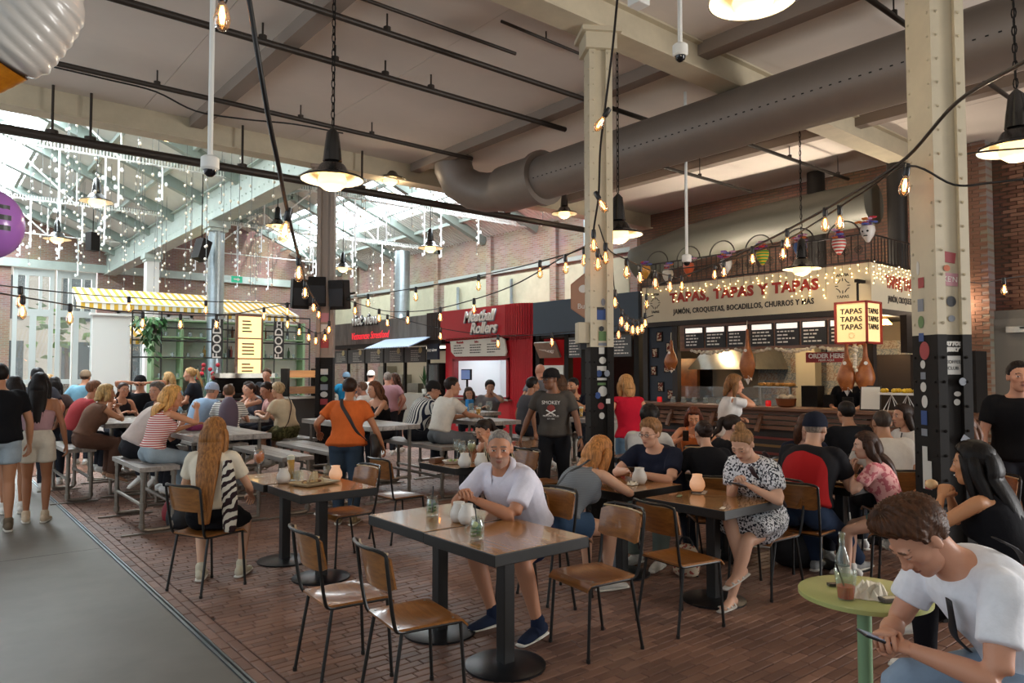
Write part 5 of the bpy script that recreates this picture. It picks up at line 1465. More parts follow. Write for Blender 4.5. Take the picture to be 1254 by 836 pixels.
for q in range(14):
    le = thing('lemon', 'yellow lemon on the white wire stand', 'lemon', (11.2 - .09 + .09 * (q % 3), 4.55 - .30 + .15 * (q // 3), 1.42), r.uniform(0, 3), 'lemons on the wire stand')
    G().lathe([(0, -.052), (.010, -.045), (.03, -.025), (.037, 0), (.03, .025), (.010, .045), (0, .052)], n=12).build('peel', mat('lemon_peel', 'D8B020', rough=.45, bump=.2, scale=60), le, smooth='all'); KIDS[le.name][-1].rotation_euler = (PI / 2, 0, 0)
G().b2((13.2, 5.3, .9), (13.6, 5.9, 2.0)).build('till_shelf', M_darkframe, t); G().b2((12.3, 6.5, 1.04), (12.55, 6.8, 1.45)).b2((12.3, 6.2, 1.04), (12.5, 6.4, 1.3)).build('coffee_grinder', M_black, t)
# side annex of the stall right of the lantern
G().b2((12.1, 4.9, 2.0), (14.2, 5.0, 2.6)).build('side_shutter', M_darkframe, t)

for y in (6.4, 8.6):  # unseen lamps added to brighten the ceiling above the stall
    fl_ = thing('added_flood_light', 'added flood light on the tapas stall roof to brighten the ceiling, %s' % ('nearer the lantern' if y < 7 else 'nearer the blue stall'), 'lamp', (12.6, y, 2.9))
    G().box((0, 0, .06), (.30, .40, .12)).build('housing', M_black, fl_); G().box((0, 0, .125), (.26, .36, .01)).build('lens', M_menuglow, fl_)
    d_ = bpy.data.lights.new('flood', 'AREA'); d_.shape = 'RECTANGLE'; d_.size = .26; d_.size_y = .36; d_.energy = 95; d_.color = (1, .86, .70)
    o = bpy.data.objects.new('flood', d_); COL.objects.link(o); o.location = (12.6, y, 3.05); o.rotation_euler = (PI, 0, 0); o.rotation_euler = (math.radians(180), math.radians(18), 0)
G().b2((11.56, 5.23, 2.84), (14.2, 9.8, 2.89)).build('stall_roof', M_darkframe, t)

# ---- slate blue stall
b = thing('burger_stall', 'dark stall with a plain slate blue front beside the red stall', 'stall')
G().b2((X0, 9.9, 2.56), (X0 + .08, 13.2, 3.36)).build('sign_board', M_slate, b)
G().b2((X0 + .1, 9.9, 2.5), (14.2, 13.2, 2.56)).b2((14.0, 9.9, 0), (14.1, 13.2, 2.6)).build('shell', M_darkframe, b)
for y in (10.0, 11.55, 12.1, 13.1): G().b2((X0 + .05, y - .07, 0), (X0 + .2, y + .07, 2.56)).build('post', M_black, b)
for k, (a, c) in enumerate(((10.15, 10.75), (10.8, 11.45), (11.62, 12.05))):
    p = G().b2((X0 + .06, a, 2.02), (X0 + .1, c, 2.48)).build('menu_board', mat('grey_menu', '4E5254', rough=.6), b); lines(p, a + .04, c - .04, 2.06, 2.44, X0 + .06, 6, M_chalk, 30 + k)
G().b2((X0 + .1, 10.0, .0), (X0 + .5, 12.0, 1.08)).build('counter', mat('pale_counter', 'A8A498', rough=.5), b)
G().b2((13.6, 10.0, 1.1), (13.7, 11.6, 2.0)).build('copper_backsplash', mat('amber_tile', '8A4E1C', rough=.35, color2='3A2010', scale=3), b)
G().b2((X0 + .05, 12.2, 1.1), (X0 + .1, 12.95, 1.85)).build('white_notice', M_menuwhite, b)
G().box((X0 - .02, 12.58, 1.6), (.02, .24, .05)).box((X0 - .02, 12.58, 1.5), (.02, .05, .2)).ball((X0 - .02, 12.48, 1.62), .05, 8).ball((X0 - .02, 12.68, 1.62), .05, 8).build('bull_emblem', M_black, b)
tb = G(); tb.box((X0 - .08, 12.58, 2.18), (.05, .66, .34), 0, 0, -.5); tb.build('tilted_sign', mat('brown_board', '6E4436', rough=.6), b); G().box((X0 - .10, 12.58, 2.21), (.05, .72, .40), 0, 0, -.5).build('tilted_sign_frame', M_steel, b)
text('BURGERS', .12, 'lettering', M_chalk, b, (X0 - .13, 12.58, 2.2), (PI / 2 - .3, .2, -PI / 2))
d_ = bpy.data.lights.new('kitchen_lamp', 'POINT'); d_.energy = 16; d_.color = (1, .62, .28); d_.shadow_soft_size = .06
o = bpy.data.objects.new('kitchen_lamp', d_); COL.objects.link(o); o.location = (12.9, 10.8, 1.95)
G().ball((12.9, 10.8, 2.12), .06, 10).build('filament_bulb', M_warm, b)
# hexagonal hanging sign
h = thing('hexagon_sign', 'orange brown hexagonal hanging sign left of the middle column', 'sign', (8.875, 8.757, 2.999), math.radians(20))
hx = [(.36 * math.cos(PI / 6 + k * PI / 3), .42 * math.sin(PI / 6 + k * PI / 3)) for k in range(6)]
MM = Matrix(((0, 0, 1, 0), (1, 0, 0, 0), (0, 1, 0, 0), (0, 0, 0, 1)))
G().prism(hx, -.03, .03, 0, MM).build('panel', mat('terracotta_sign', 'A4765A', rough=.6), h)
G().prism([(a * .94, c * .94) for a, c in hx], -.034, -.032, 0, MM).build('border', mat('terracotta_light', 'B08468', rough=.6), h)
text('Burger', .13, 'lettering', M_chalk, h, (-.04, 0, -.18), RT); G().ball((-.04, .07, .12), (.01, .09, .07), 10).ball((-.04, -.08, .10), (.01, .06, .09), 10).build('emblem', M_chalk, h)
G().tube([(0, 0, .4), (0, 0, 2.75)], .01, 5).build('rod', M_black, h)

# ---- red stall
m_ = thing('meatball_stall', 'bright red stall with a rounded fluted corner and a wide serving hatch', 'stall')
g = G(); pts = [(X0, 17.2), (X0, 14.0)] + [(X0 + .62 - .62 * math.cos(a), 14.0 - .62 * math.sin(a)) for a in np.linspace(0, PI / 2, 9)[1:]] + [(14.2, 13.38), (14.2, 17.2)]
g.prism(pts, 2.62, 3.40); g.build('sign_band', M_red, m_)
for a in np.linspace(.05, PI / 2, 15):
    c_ = (X0 + .62 - .635 * math.cos(a), 14.0 - .635 * math.sin(a)); G().tube([(c_[0], c_[1], 2.62), (c_[0], c_[1], 3.40)], .024, 6).build('flute_slat', M_red, m_)
for k in range(4): G().tube([(X0 - .01, 14.04 + k * .07, 2.62), (X0 - .01, 14.04 + k * .07, 3.40)], .024, 6).build('flute_slat', M_red, m_)
# body below with the hatch cut out
xb = X0 + .18
for a, c, z0, z1 in ((17.2, 16.75, 0, 2.62), (16.75, 14.35, 0, 1.05), (16.75, 14.35, 2.0, 2.62), (14.35, 13.38, 0, 2.62)): G().b2((xb, c, z0), (xb + .1, a, z1)).build('wall_panel', M_red, m_)
G().b2((xb, 13.38, 0), (14.2, 13.46, 2.62)).build('side_wall', M_red, m_)
for k in range(14): G().b2((xb - .012, 13.42 + k * .068, 0), (xb, 13.45 + k * .068, 2.6)).build('flute_slat', M_red, m_)
fr = G()
for a, c, z0, z1 in ((16.80, 16.70, 1.0, 2.05), (14.40, 14.30, 1.0, 2.05), (16.8, 14.3, 2.0, 2.06), (16.8, 14.3, .99, 1.05)): fr.b2((xb - .05, c, z0), (xb + .1, a, z1))
fr.build('hatch_frame', mat('hatch_red', '8E1420', rough=.4), m_)
G().b2((xb - .15, 14.2, .96), (xb + .12, 16.9, 1.0)).build('counter', M_steel, m_)
M_lit = mat('lit_white_wall', 'E8EEF0', rough=.6)
G().b2((13.6, 13.5, 0), (13.7, 17.2, 2.6)).b2((xb + .1, 17.1, 0), (13.7, 17.2, 2.6)).b2((xb + .1, 13.5, 0), (13.6, 13.56, 2.6)).b2((xb, 13.4, 2.5), (13.7, 17.2, 2.56)).build('kitchen_wall', M_lit, m_)
G().b2((12.6, 14.0, 2.44), (13.2, 16.6, 2.49)).build('lit_ceiling_panel', mat('white_tube_panel', 'FFFFFF', emit='F4FAFF', es=9.0), m_)
G().b2((12.8, 14.2, .9), (13.5, 14.9, 1.35)).build('bain_marie', M_steel, m_)
G().box((11.95, 16.55, 1.62), (.05, .34, .30), .3).box((11.97, 16.55, 1.25), (.04, .05, .5)).build('order_screen', M_black, m_); G().box((11.92, 16.56, 1.62), (.02, .30, .25), .3).build('screen_glow', mat('screen_blue', '5C6C90', rough=.3, emit='7088B8', es=.5), m_)
mn = G(); mn.prism([(14.35, 2.10), (16.55, 2.12), (16.75, 2.25), (16.80, 2.55), (14.50, 2.58), (14.38, 2.52), (14.30, 2.2)], -.02, .02, 0, Matrix(((0, .0, 1, X0 + .08), (1, 0, 0, 0), (0, 1, 0, 0), (0, 0, 0, 1))))
mo = mn.build('menu_board', M_menuwhite, m_)
for k in range(3): lines(mo, 14.5 + k * .76, 15.1 + k * .76, 2.18, 2.45, X0 + .058, 4, M_signblk, 50 + k); text(('Drinks', 'Sides', 'Meatballs')[k], .09, 'menu_heading', M_red, mo, (X0 + .052, 14.8 + k * .76, 2.50), RT)
for (w_, z, y, sz) in (('Meatball', 3.16, 15.35, .44), ('Rollers', 2.84, 15.15, .44)):
    sz *= .9; text(w_, sz, 'lettering', mat('letter_shadow', '8A98A0', rough=.6), m_, (X0 - .015, y + .02, z - .015), RT, ext=.02, shear=.3, off=.022, sx=1.0)
    text(w_, sz, 'lettering', M_chalk, m_, (X0 - .05, y, z), RT, ext=.012, shear=.3, off=.010)
g = G()
for k in range(40): g.ball((X0 + .03 + .01 * (k % 2), 13.9 + k * .082, 2.61), .012, 6)
tag(g.build('marquee_bulbs', mat('marquee_bulb', 'E0B0A0', rough=.3), m_), kind='stuff')

# ---- dark stall with the neon script
v_ = thing('noodle_stall', 'dark wooden stall with a red neon script and a small blue awning', 'stall')
M_weath = mat('weathered_dark_board', '57524D', rough=.75, color2='7E7770', scale=3, stretch=(1, 1, .2))
for k in range(13): G().b2((X0, 17.9 + k * .55, 2.62), (X0 + .06, 18.43 + k * .55, 3.36)).build('board', M_weath, v_)
for k in range(14): G().b2((X0 - (.02 if k % 2 else 0), 17.25 + k * .046, 2.62), (X0 + .05, 17.25 + k * .046 + .044, 3.4)).build('corrugated_strip', mat('rust_dark_sheet', '382A24', rough=.6), v_)
G().b2((X0 + .06, 17.25, 2.5), (14.2, 25, 2.62)).b2((14.0, 17.3, 0), (14.1, 25, 2.6)).build('shell', M_darkframe, v_)
text('viet view', .50, 'lettering', mat('dark_letter_side', '2A2C30', rough=.5), v_, (X0 - .02, 21.63, 3.40), RT, ext=.04, off=.026); text('viet view', .50, 'lettering', M_white, v_, (X0 - .07, 21.6, 3.41), RT, ext=.012, off=.008)
text('Vietnamese Streetfood', .34, 'lettering', mat('neon_red', 'F03040', emit='FF2838', es=1.2), v_, (X0 - .05, 21.3, 2.88), RT, ext=.004, shear=.3, sx=.80, off=-.004)
aw = G(); aw.add([(X0, 17.7, 2.72), (X0, 20.3, 2.72), (X0 - .75, 20.3, 2.42), (X0 - .75, 17.7, 2.42), (X0, 17.7, 2.69), (X0, 20.3, 2.69), (X0 - .75, 20.3, 2.39), (X0 - .75, 17.7, 2.39)], [(0, 1, 2, 3), (7, 6, 5, 4), (0, 3, 7, 4), (1, 5, 6, 2), (3, 2, 6, 7)])
aw.build('awning', stripe_mat('blue_grey_awning', '7C8CA0', 'A6B2C2', 1, .14, .5), v_)
for k in range(5):
    a = 18.05 + k * 1.25; p = G().b2((X0 + .04, a, 1.98), (X0 + .08, a + 1.15, 2.44)).build('menu_board', mat('slate_menu', '4A4A48', rough=.6), v_)
    lines(p, a + .1, a + .8, 2.02, 2.36, X0 + .04, 6, mat('dim_menu_print', 'B8B4AC', rough=.7), 70 + k); G().lathe([(.0, 0), (.09, 0), (.09, .01), (0, .01)], (0, 0, 0), 14).build('dish_picture', mat('dish_print', 'B8A878', rough=.6), p, loc=(X0 + .03, a + .25, 2.34)); KIDS[p.name][-1].rotation_euler = (0, -PI / 2, 0)
for y in (17.95, 19.25, 20.5, 21.75, 23.0, 24.2): G().b2((X0 + .05, y - .04, 0), (X0 + .13, y + .04, 2.5)).build('post', M_black, v_)
G().b2((X0 + .0, 17.9, 0), (X0 + .5, 24.5, 1.05)).build('counter', mat('pale_counter', 'A8A498'), v_)
G().b2((13.7, 17.6, .9), (13.8, 24.6, 2.4)).build('kitchen_wall', mat('lit_kitchen_tile', 'C8C4B4', rough=.4), v_)
G().b2((12.4, 18.4, 2.44), (12.9, 24.0, 2.48)).build('tube_light', mat('warm_tube_panel', 'FFFFFF', emit='FFF0D8', es=3.5), v_)
for k in range(6): G().b2((13.3, 18.1 + k * 1.05, .9), (13.68, 18.8 + k * 1.05, 1.3 + .3 * (k % 3))).build('kitchen_unit', M_steel, v_)
G().b2((X0 - .03, 17.3, 2.05), (X0 + .05, 17.85, 2.5)).build('side_sign', mat('navy_sign', '1E2634', rough=.5), v_); text('viet view', .14, 'lettering', M_chalk, v_, (X0 - .04, 17.58, 2.32), RT)
G().b2((X0 + .02, 17.3, .2), (X0 + .6, 17.85, 1.95)).build('drinks_fridge', M_black, v_); G().b2((X0, 17.36, .3), (X0 + .02, 17.8, 1.9)).build('fridge_door', M_glass, v_)
for k in range(4): G().b2((X0 + .05, 17.4, .5 + k * .36), (X0 + .3, 17.78, .72 + k * .36)).build('bottle_row', blotch_mat('bottle_colours', 'B89A40', '40504A', 20, .5), v_)
pl = thing('potted_plant', 'small green plant on the dark stall counter', 'plant', (11.7, 18.3, 1.05)); G().lathe([(0, 0), (.08, 0), (.10, .14), (0, .14)], n=12).build('pot', M_white, pl)
for q in range(22):
    a = r.uniform(0, 6.28); e = r.uniform(.1, .22); z = r.uniform(.25, .75)
    G().add([(0, 0, .14 + z * .3), (e * .6 * math.cos(a + .3), e * .6 * math.sin(a + .3), .14 + z * .7), (e * math.cos(a), e * math.sin(a), .14 + z), (e * .6 * math.cos(a - .3), e * .6 * math.sin(a - .3), .14 + z * .7)], [(0, 1, 2, 3)]).build('leaf', mat('leaf_green', '3C6A3A', rough=.5), pl)
# exhaust ducts on the long wall
for i, (y, lab) in enumerate(((22.5, 'shiny steel flue rising behind the dark stall'), (13.0, 'shiny steel flue rising between the red and the slate blue stall'))):
    f = thing('steel_flue', lab, 'flue', (13.4, y, 0)); G().tube([(0, 0, 3.2), (0, 0, 6.0)] if i else [(-.3, -.9, 3.0), (-.1, -.3, 3.3), (0, 0, 3.7), (0, 0, 6.0)], .27, 18).build('pipe', M_galv, f, smooth=True)

# ---- right end: grey door, wall lamp and ledge
dr = struct(new_obj('door_3', None), 'grey steel door in the dark brick wall at the right')
M_greydoor = mat('grey_steel_door', '6E6A62', rough=.5)
G().b2((14.42, 2.4, 0), (14.5, 4.7, 2.75)).build('door_frame', M_greydoor, dr); G().b2((14.38, 2.5, 0), (14.42, 4.55, 2.6)).build('door_leaf', mat('grey_door_leaf', '7A766E', rough=.5), dr)
G().b2((14.30, 3.7, 2.36), (14.38, 4.2, 2.46)).b2((14.30, 2.7, 2.42), (14.34, 4.0, 2.45)).build('door_closer', M_steel, dr); G().tube([(14.37, 4.4, 1.0), (14.30, 4.4, 1.0), (14.30, 4.28, 1.0)], .012, 6).build('handle', M_steel, dr)
wl_ = thing('neon_wall_light', 'white neon squiggle on the brick pier right of the column', 'lamp', (14.14, 4.80, 0))
G().tube(catmull([(0, .02, 3.35), (0, -.05, 3.1), (0, 0, 2.8), (0, -.06, 2.55), (0, .03, 2.42)], 4), .022, 8).build('neon_tube', mat('warm_neon', 'FFF0E0', emit='FFE0C0', es=9), wl_)
d_ = bpy.data.lights.new('neon_lamp', 'POINT'); d_.energy = 14; d_.color = (1, .8, .6); d_.shadow_soft_size = .1
o = bpy.data.objects.new('neon_lamp', d_); COL.objects.link(o); o.location = (13.95, 4.75, 2.85)
M_pierbrick = obj_tone_mat('pier_brick', '6E4C3E', '96705C', rough=.85, bump=.4, spec=.2); me_wb = G().b2((-.02, -.1, -.027), (.012, .1, .027)).mesh('brick', M_pierbrick)
n_ = 0
for j in range(44):
    for i in range(7):
        o = new_obj('brick', me_wb, wr); o.location = (14.5 - .006 + r.uniform(-.003, .003), 2.75 + i * .214 + (.107 if j % 2 else 0), 2.80 + j * .066); n_ += 1
g = G()
for j in range(85):
    for i in range(4): y_ = 4.40 + i * .214 + (.107 if j % 2 else 0); g.b2((14.186 + r.uniform(-.003, .003), y_ + .005, .05 + j * .066), (14.21, min(y_ + .208, 5.3), .05 + j * .066 + .056))
pier_bricks = g
pier = struct(G().b2((14.2, 4.4, 0), (14.5, 5.3, 5.7)).build('wall_pier', M_wallbrick, None), 'brick pier lit by the neon squiggle')
tag(pier_bricks.build('bricks', M_pierbrick, pier), kind='stuff')
cb = thing('black_cabinet', 'black glass fronted cabinet behind the right column', 'cabinet', (12.0, 4.2, 0)); G().b2((-.2, -.35, 1.11), (.25, .35, 2.0)).build('body', M_black, cb); G().b2((-.22, -.3, 1.3), (-.2, .3, 1.92)).build('door_glass', mat('dark_glass', '3C4444', rough=.1), cb)
st = thing('bar_stool', 'black bar stool near the grey door', 'stool', (12.2, 3.3, 0)); G().box((0, 0, .78), (.36, .36, .04)).build('seat', M_brownwood, st)
for a in (-.15, .15):
    for c in (-.15, .15): G().tube([(a, c, .76), (a * 1.3, c * 1.3, 0)], .014, 6).build('leg', M_black, st)

# ---- green bar with striped awnings
gb = thing('green_bar', 'pale green bar with open shelves of glasses and bottles', 'bar')
M_green = mat('bar_green', '8FAE84', rough=.5, var=.05, scale=3)
bx0, bx1, byy = 4.35, 8.1, 18.9
for z in (1.05, 1.55, 2.05, 2.55, 2.95): G().b2((bx0, byy - .2, z - .03), (bx1, byy + .2, z)).build('shelf', M_green, gb)
for x in (4.35, 5.0, 5.95, 7.0, 8.1): G().b2((x - .03, byy - .2, 0), (x + .03, byy + .2, 3.0)).build('upright', M_green, gb)
G().b2((3.2, 15.6, 0), (7.4, 16.1, 1.1)).build('counter', mat('bar_front', '3A3A38', rough=.6), gb); G().b2((3.1, 15.5, 1.1), (7.5, 16.2, 1.15)).build('counter_top', M_steel, gb)
for k in range(90):
    zl = (1.05, 1.55, 2.05, 2.55)[k % 4]; x = bx0 + .1 + r.uniform(0, bx1 - bx0 - .2); y = byy - .12 + r.uniform(0, .2)
    if k % 3:
        o = G().lathe([(0, 0), (.035, 0), (.04, .11), (.036, .11), (.03, .01)], n=8).build('tumbler', glass_mat('bar_glass', 'E8F0F0', .05, .6), None, loc=(x, y, zl)); tag(o, 'clear glass standing on the green bar shelves', 'glass', 'glasses on the green bar shelves')
    else:
        o = G().lathe([(0, 0), (.036, 0), (.038, .18), (.014, .24), (.014, .30), (0, .30)], n=8).build('bottle', mat('bar_bottle_%d' % (k % 5), ('5A3A1C', '2E4A30', '8A6A2C', '40424A', '7A2C24')[k % 5], rough=.15), None, loc=(x, y, zl)); tag(o, ('brown', 'dark green', 'amber', 'grey', 'red')[k % 5] + ' spirit bottle on the green bar shelves', 'bottle', 'bottles on the green bar shelves')
G().b2((bx0, byy + .2, .95), (bx1, byy + .24, 3.0)).build('back_panel', M_white, gb)  # white panel added in place of the bright windows behind the shelves
M_awn = stripe_mat('yellow_white_awning', 'D8AE48', 'ECE6D6', 0, .17, .5)
for (x0, x1, y, z, lab) in ((2.9, 6.0, 19.6, 3.30, 'yellow and white striped awning over the left half of the green bar'), (6.15, 7.9, 19.4, 3.20, 'yellow and white striped awning right of the round column'), (3.6, 5.3, 20.6, 2.55, 'lower yellow and white striped awning behind the hanging plant')):
    a = thing('striped_awning', lab, 'awning')
    G().add([(x0, y + .7, z + .45), (x1, y + .7, z + .45), (x1 + .1, y - .6, z), (x0 - .1, y - .6, z), (x1 + .1, y - .6, z - .16), (x0 - .1, y - .6, z - .16), (x0, y + .72, z + .42), (x1, y + .72, z + .42)], [(0, 1, 2, 3), (3, 2, 4, 5), (6, 7, 1, 0)]).build('canopy', M_awn, a)
    G().tube([(x0, y - .6, z), (x1, y - .6, z)], .02, 6).build('front_rail', M_white, a); G().tube([(x0, y + .6, 0), (x0, y + .6, z + .4)], .025, 6).build('post', M_white, a); G().tube([(x1, y + .6, 0), (x1, y + .6, z + .4)], .025, 6).build('post', M_white, a)
wp = thing('white_partition', 'tall white partition wall left of the green bar', 'partition'); G().b2((3.0, 18.2, 0), (3.75, 18.3, 2.95)).build('panel', M_white, wp); G().b2((2.95, 18.15, 2.95), (3.8, 18.35, 3.0)).build('cap_rail', M_white, wp)
fx_ = thing('steel_grid_frame', 'black steel grid frame above the bar counter with plants', 'frame')
M_blk2 = mat('black_frame', '24221F', rough=.5)
for z in (2.0, 2.35, 2.62, 2.95): G().tube([(3.4, 16.3, z), (7.2, 16.3, z)], .016, 5).build('rail', M_blk2, fx_)
for x in (3.4, 3.95, 5.3, 5.95, 6.35, 7.2): G().tube([(x, 16.3, 1.15), (x, 16.3, 2.95)], .016, 5).build('upright', M_blk2, fx_)
for x, lab in ((5.05, 'left black banner that reads food'), (6.42, 'right black banner that reads food')):
    bn = thing('food_banner', lab, 'banner', (x, 16.22, 2.42)); G().b2((-.12, -.01, -.42), (.12, .01, .42)).build('cloth', M_blk2, bn)
    text('FOOD', .25, 'lettering', M_chalk, bn, (0, -.014, -.08), (PI / 2, -PI / 2, 0), ext=.002, off=.004)
    text('H', .2, 'lettering', M_chalk, bn, (0, -.014, .34), (PI / 2, 0, 0), ext=.002)
lm = thing('lit_menu_board', 'warm lit menu board in a dark frame at the bar', 'menu board', (5.72, 16.15, 0))
G().b2((-.30, -.03, 1.15), (.30, .03, 2.98)).build('frame', M_brownwood, lm)
for k, (z0, z1) in enumerate(((2.45, 2.92), (2.0, 2.42), (1.5, 1.97), (1.2, 1.47))):
    G().b2((-.25, -.04, z0), (.25, -.03, z1)).build('lit_panel', mat('amber_lit_panel', 'F6D8A0', emit='FFD08A', es=1.5), lm)
    g = G()
    for q in range(4): g.b2((-.17, -.046, z1 - .12 - q * .075), (-.17 + r.uniform(.15, .3), -.04, z1 - .09 - q * .075))
    tag(g.build('menu_text', M_signblk, lm), kind='stuff')
hp_ = thing('hanging_plant', 'green trailing plant hanging in the black grid frame', 'plant', (3.72, 16.25, 0)); G().lathe([(.0, 2.5), (.12, 2.5), (.15, 2.68), (.14, 2.68), (0, 2.6)], n=12).build('pot', M_blk2, hp_)
lf = bpy.data.meshes.new('leaf'); lf.from_pydata([(0, 0, 0), (.05, .03, -.01), (.11, 0, -.03), (.05, -.03, -.01)], [], [(0, 1, 2, 3)]); lf.materials.append(mat('leaf_green', '3C6A3A', rough=.5))
for q in range(110):
    o = new_obj('leaf', lf, hp_); a = r.uniform(0, 6.28); z = 2.75 - abs(r.gauss(0, .38)) if q % 3 else 2.72 + r.uniform(0, .12); e = .06 + .12 * r.random() + (.12 if z > 2.6 else 0)
    o.location = (e * math.cos(a), e * math.sin(a) * .7, max(1.7, z)); o.rotation_euler = (r.uniform(-.6, .6), r.uniform(.1, 1.2), a); o.scale = (1.5,) * 3
em = thing('espresso_machine', 'big black espresso machine on the bar counter', 'coffee machine', (5.45, 15.75, 1.15))
G().b2((-.55, -.3, 0), (.55, .3, .1)).b2((-.55, -.05, .1), (.55, .3, .42)).build('body', M_black, em, bevel=.03); G().b2((-.58, -.32, .42), (.58, .32, .52)).build('cup_rail', M_steel, em)
for x in (-.3, 0, .3): G().lathe([(.0, .22), (.035, .22), (.035, .30), (0, .30)], (x, -.18, 0), 10).tube([(x, -.18, .24), (x, -.34, .22)], .012, 6).build('group_head', M_steel, em)
cs = thing('crate_shelf', 'black shelf frame with two wooden crates beside the left column', 'shelf', (6.75, 15.75, 1.15))
for x in (-.36, .36): G().b2((x - .025, -.2, 0), (x + .025, .2, .62)).build('upright', M_black, cs)
for z in (.06, .42): G().b2((-.34, -.2, z), (.34, .2, z + .16)).build('crate', wood_mat('crate_wood', '8A5C32', 'B07C48', axis='X'), cs)
fw_ = thing('flower_vase', 'vase of red flowers on the bar before the lit menu board', 'vase', (4.75, 15.8, 1.15)); G().lathe([(0, 0), (.06, 0), (.08, .12), (.05, .24), (.06, .28)], n=12).build('vase', mat('green_vase', '3C5C4C', rough=.3), fw_, smooth=True)
for q in range(8):
    a = q * .8; e = .10 + .1 * (q % 3); z = .42 + .09 * (q % 4); G().tube([(0, 0, .2), (e * math.cos(a), e * math.sin(a), z)], .006, 4).build('stem', mat('leaf_green', '3C6A3A'), fw_); G().ball((e * math.cos(a), e * math.sin(a), z), .045, 8).build('bloom', mat('red_bloom', 'B02030', rough=.6), fw_)
ex = thing('exit_sign', 'small green emergency exit sign hanging from the far girder', 'sign', (7.158, 21.297, 4.376)); G().b2((-.15, -.03, -.09), (.15, .03, .09)).build('panel', mat('exit_green', '2C9C78', emit='30B088', es=.5), ex)
G().b2((-.10, -.035, -.02), (.01, -.03, .02)).add([(.01, -.034, .055), (.01, -.034, -.055), (.09, -.034, 0)], [(0, 1, 2)]).build('arrow', M_chalk, ex); G().tube([(0, 0, .09), (0, 0, 2.5)], .008, 4).build('rod', M_black, ex)

# ================================================================ THE GUESTS AND STAFF
LT = {}   # bodies that props refer to later
M_floral = blotch_mat('floral_cotton', '262A36', 'DCDEE2', 62, .47)
M_tiedye = blotch_mat('pink_print_cotton', 'B8646C', 'DCA4A0', 26, .48)
M_stripe_navy = stripe_mat('navy_white_stripes', '1F2436', 'D8D6CE', 1, .036, .5)
M_stripe_tee = stripe_mat('fine_breton_stripes', '3A3A40', 'E4E0D8', 2, .030, .3)
M_stripe_red = stripe_mat('red_white_stripes', 'B04844', 'E8D8D0', 2, .024, .5)
M_redblack = stripe_mat('red_and_black_jersey', '17161A', 'A81E20', 0, 20.0, .5)
M_camo = blotch_mat('olive_print_cotton', '4C4A2E', '6F6A44', 22, .5)
M_grey_stripe = stripe_mat('grey_marl_stripes', '6E7378', '7C8186', 2, .012, .5)

LT['white'] = person('grey haired man in a white shirt and navy shorts, looking up from his table', 3.38, 3.93, 188, sit=.46, lean=24, slouch=8, hy=40, hp=6,
    LH=(.55, .03, .865), RH=(.58, -.07, .90), LE=(-.2, .9, -.7), RE=(-.3, -.7, -.5), LF=(.30, .34, .085), RF=(.34, -.02, .085), h=1.78, w=1.12, skin='B98264', hair=('buzz', '7C7670'), beard=.48, lid=.18,
    top=('shirt', 'DAD8E4'), bottom=('shorts', '2A3350'), shoes='20283C', lod=0, curl=46, gaze=.0)
LT['blonde'] = person('woman with long strawberry blonde hair in a grey tank top leaning over her table', 3.84, 4.12, -6, sit=.46, lean=36, slouch=10, hy=10, hp=20,
    LH=(.60, .14, .80), RH=(.54, .0, .80), RE=(.5, -.9, -.5), LE=(.2, .9, -.5), h=1.68, w=1.12, fem=True, skin='D8A98C', hair=('long', 'A8703E'), top=('tank', M_grey_stripe), bottom=('shorts', '3D5470'),
    shoes='CFCBC2', lod=1, hlen=.34, vol=1.1, hairdir=(-1, .15, -.25))
LT['navy'] = person('woman with short curly hair and glasses in a navy tee, elbows on the cafe table', 5.40, 4.30, 190, sit=.46, lean=23, slouch=9, hy=-6, hp=8,
    LH=(.50, .02, .81), RH=(.53, -.10, .83), LE=(-.1, 1, -.5), RE=(-.1, -1, -.5), h=1.70, w=1.42, fem=True, skin='D2A084', hair=('medium', '8C6442'), top=('tee', '1E2232'), bottom=('trousers', '6E7870'),
    shoes='D8D4CA', lod=1, glasses=True, curl=45, vol=1.25)
person('dark curly haired person in a white tee seen from behind, right of the middle column', 5.86, 4.98, 25, sit=.46, lean=12, slouch=10, hp=12, LH=(.5, .1, .8), RH=(.5, -.1, .8), skin='B58A70', hair=('curly', '1C1613'), top=('tee', 'C9C6C2'), lod=1)
LT['dress'] = person('woman in a black and white floral dress with a bun, looking at a phone', 5.12, 3.16, 178, sit=.46, lean=10, slouch=13, hy=6, hp=36,
    LH=(.33, .10, .86), RH=(.36, .02, .88), LE=(-.3, .8, -.7), LF=(.52, .08, .085), RF=(.44, .10, .28), RK=(1, -.1, .9), h=1.68, w=1.1, fem=True, skin='D5A78C', hair=('bun', '8E6844'), top=('puff', M_floral), bottom=('skirt', M_floral, .92),
    shoes='sandal', lod=1, curl=40, gv=(-.05, 0, .128), lid=.5)
LT['redcap'] = person('man in a navy cap and a red and black shirt seen from behind', 5.56, 3.06, 6, sit=.46, lean=12, slouch=9, hp=8, LH=(.50, .12, .82), RH=(.48, -.14, .80), RF=(.72, -.16, .085), LF=(.5, .12, .085),
    h=1.78, w=1.12, skin='C79A80', hair=('buzz', '8A7C70'), top=('tee', M_redblack), bottom=('trousers', '2C3A52'), shoes='9C9C9A', lod=1, cap=('1A1D2A',))
person('woman in black with pinned dark hair seen from behind, left of the floral dress', 5.38, 3.80, 50, sit=.46, lean=16, slouch=12, hy=10, hp=14, LH=(.35, .25, .80), RH=(.40, -.05, .80), h=1.64, w=1.1, fem=True, skin='C4977E', hair=('bun', '2A1D18'), top=('tee', '16161A'), lod=1, gv=(-.105, 0, .03))
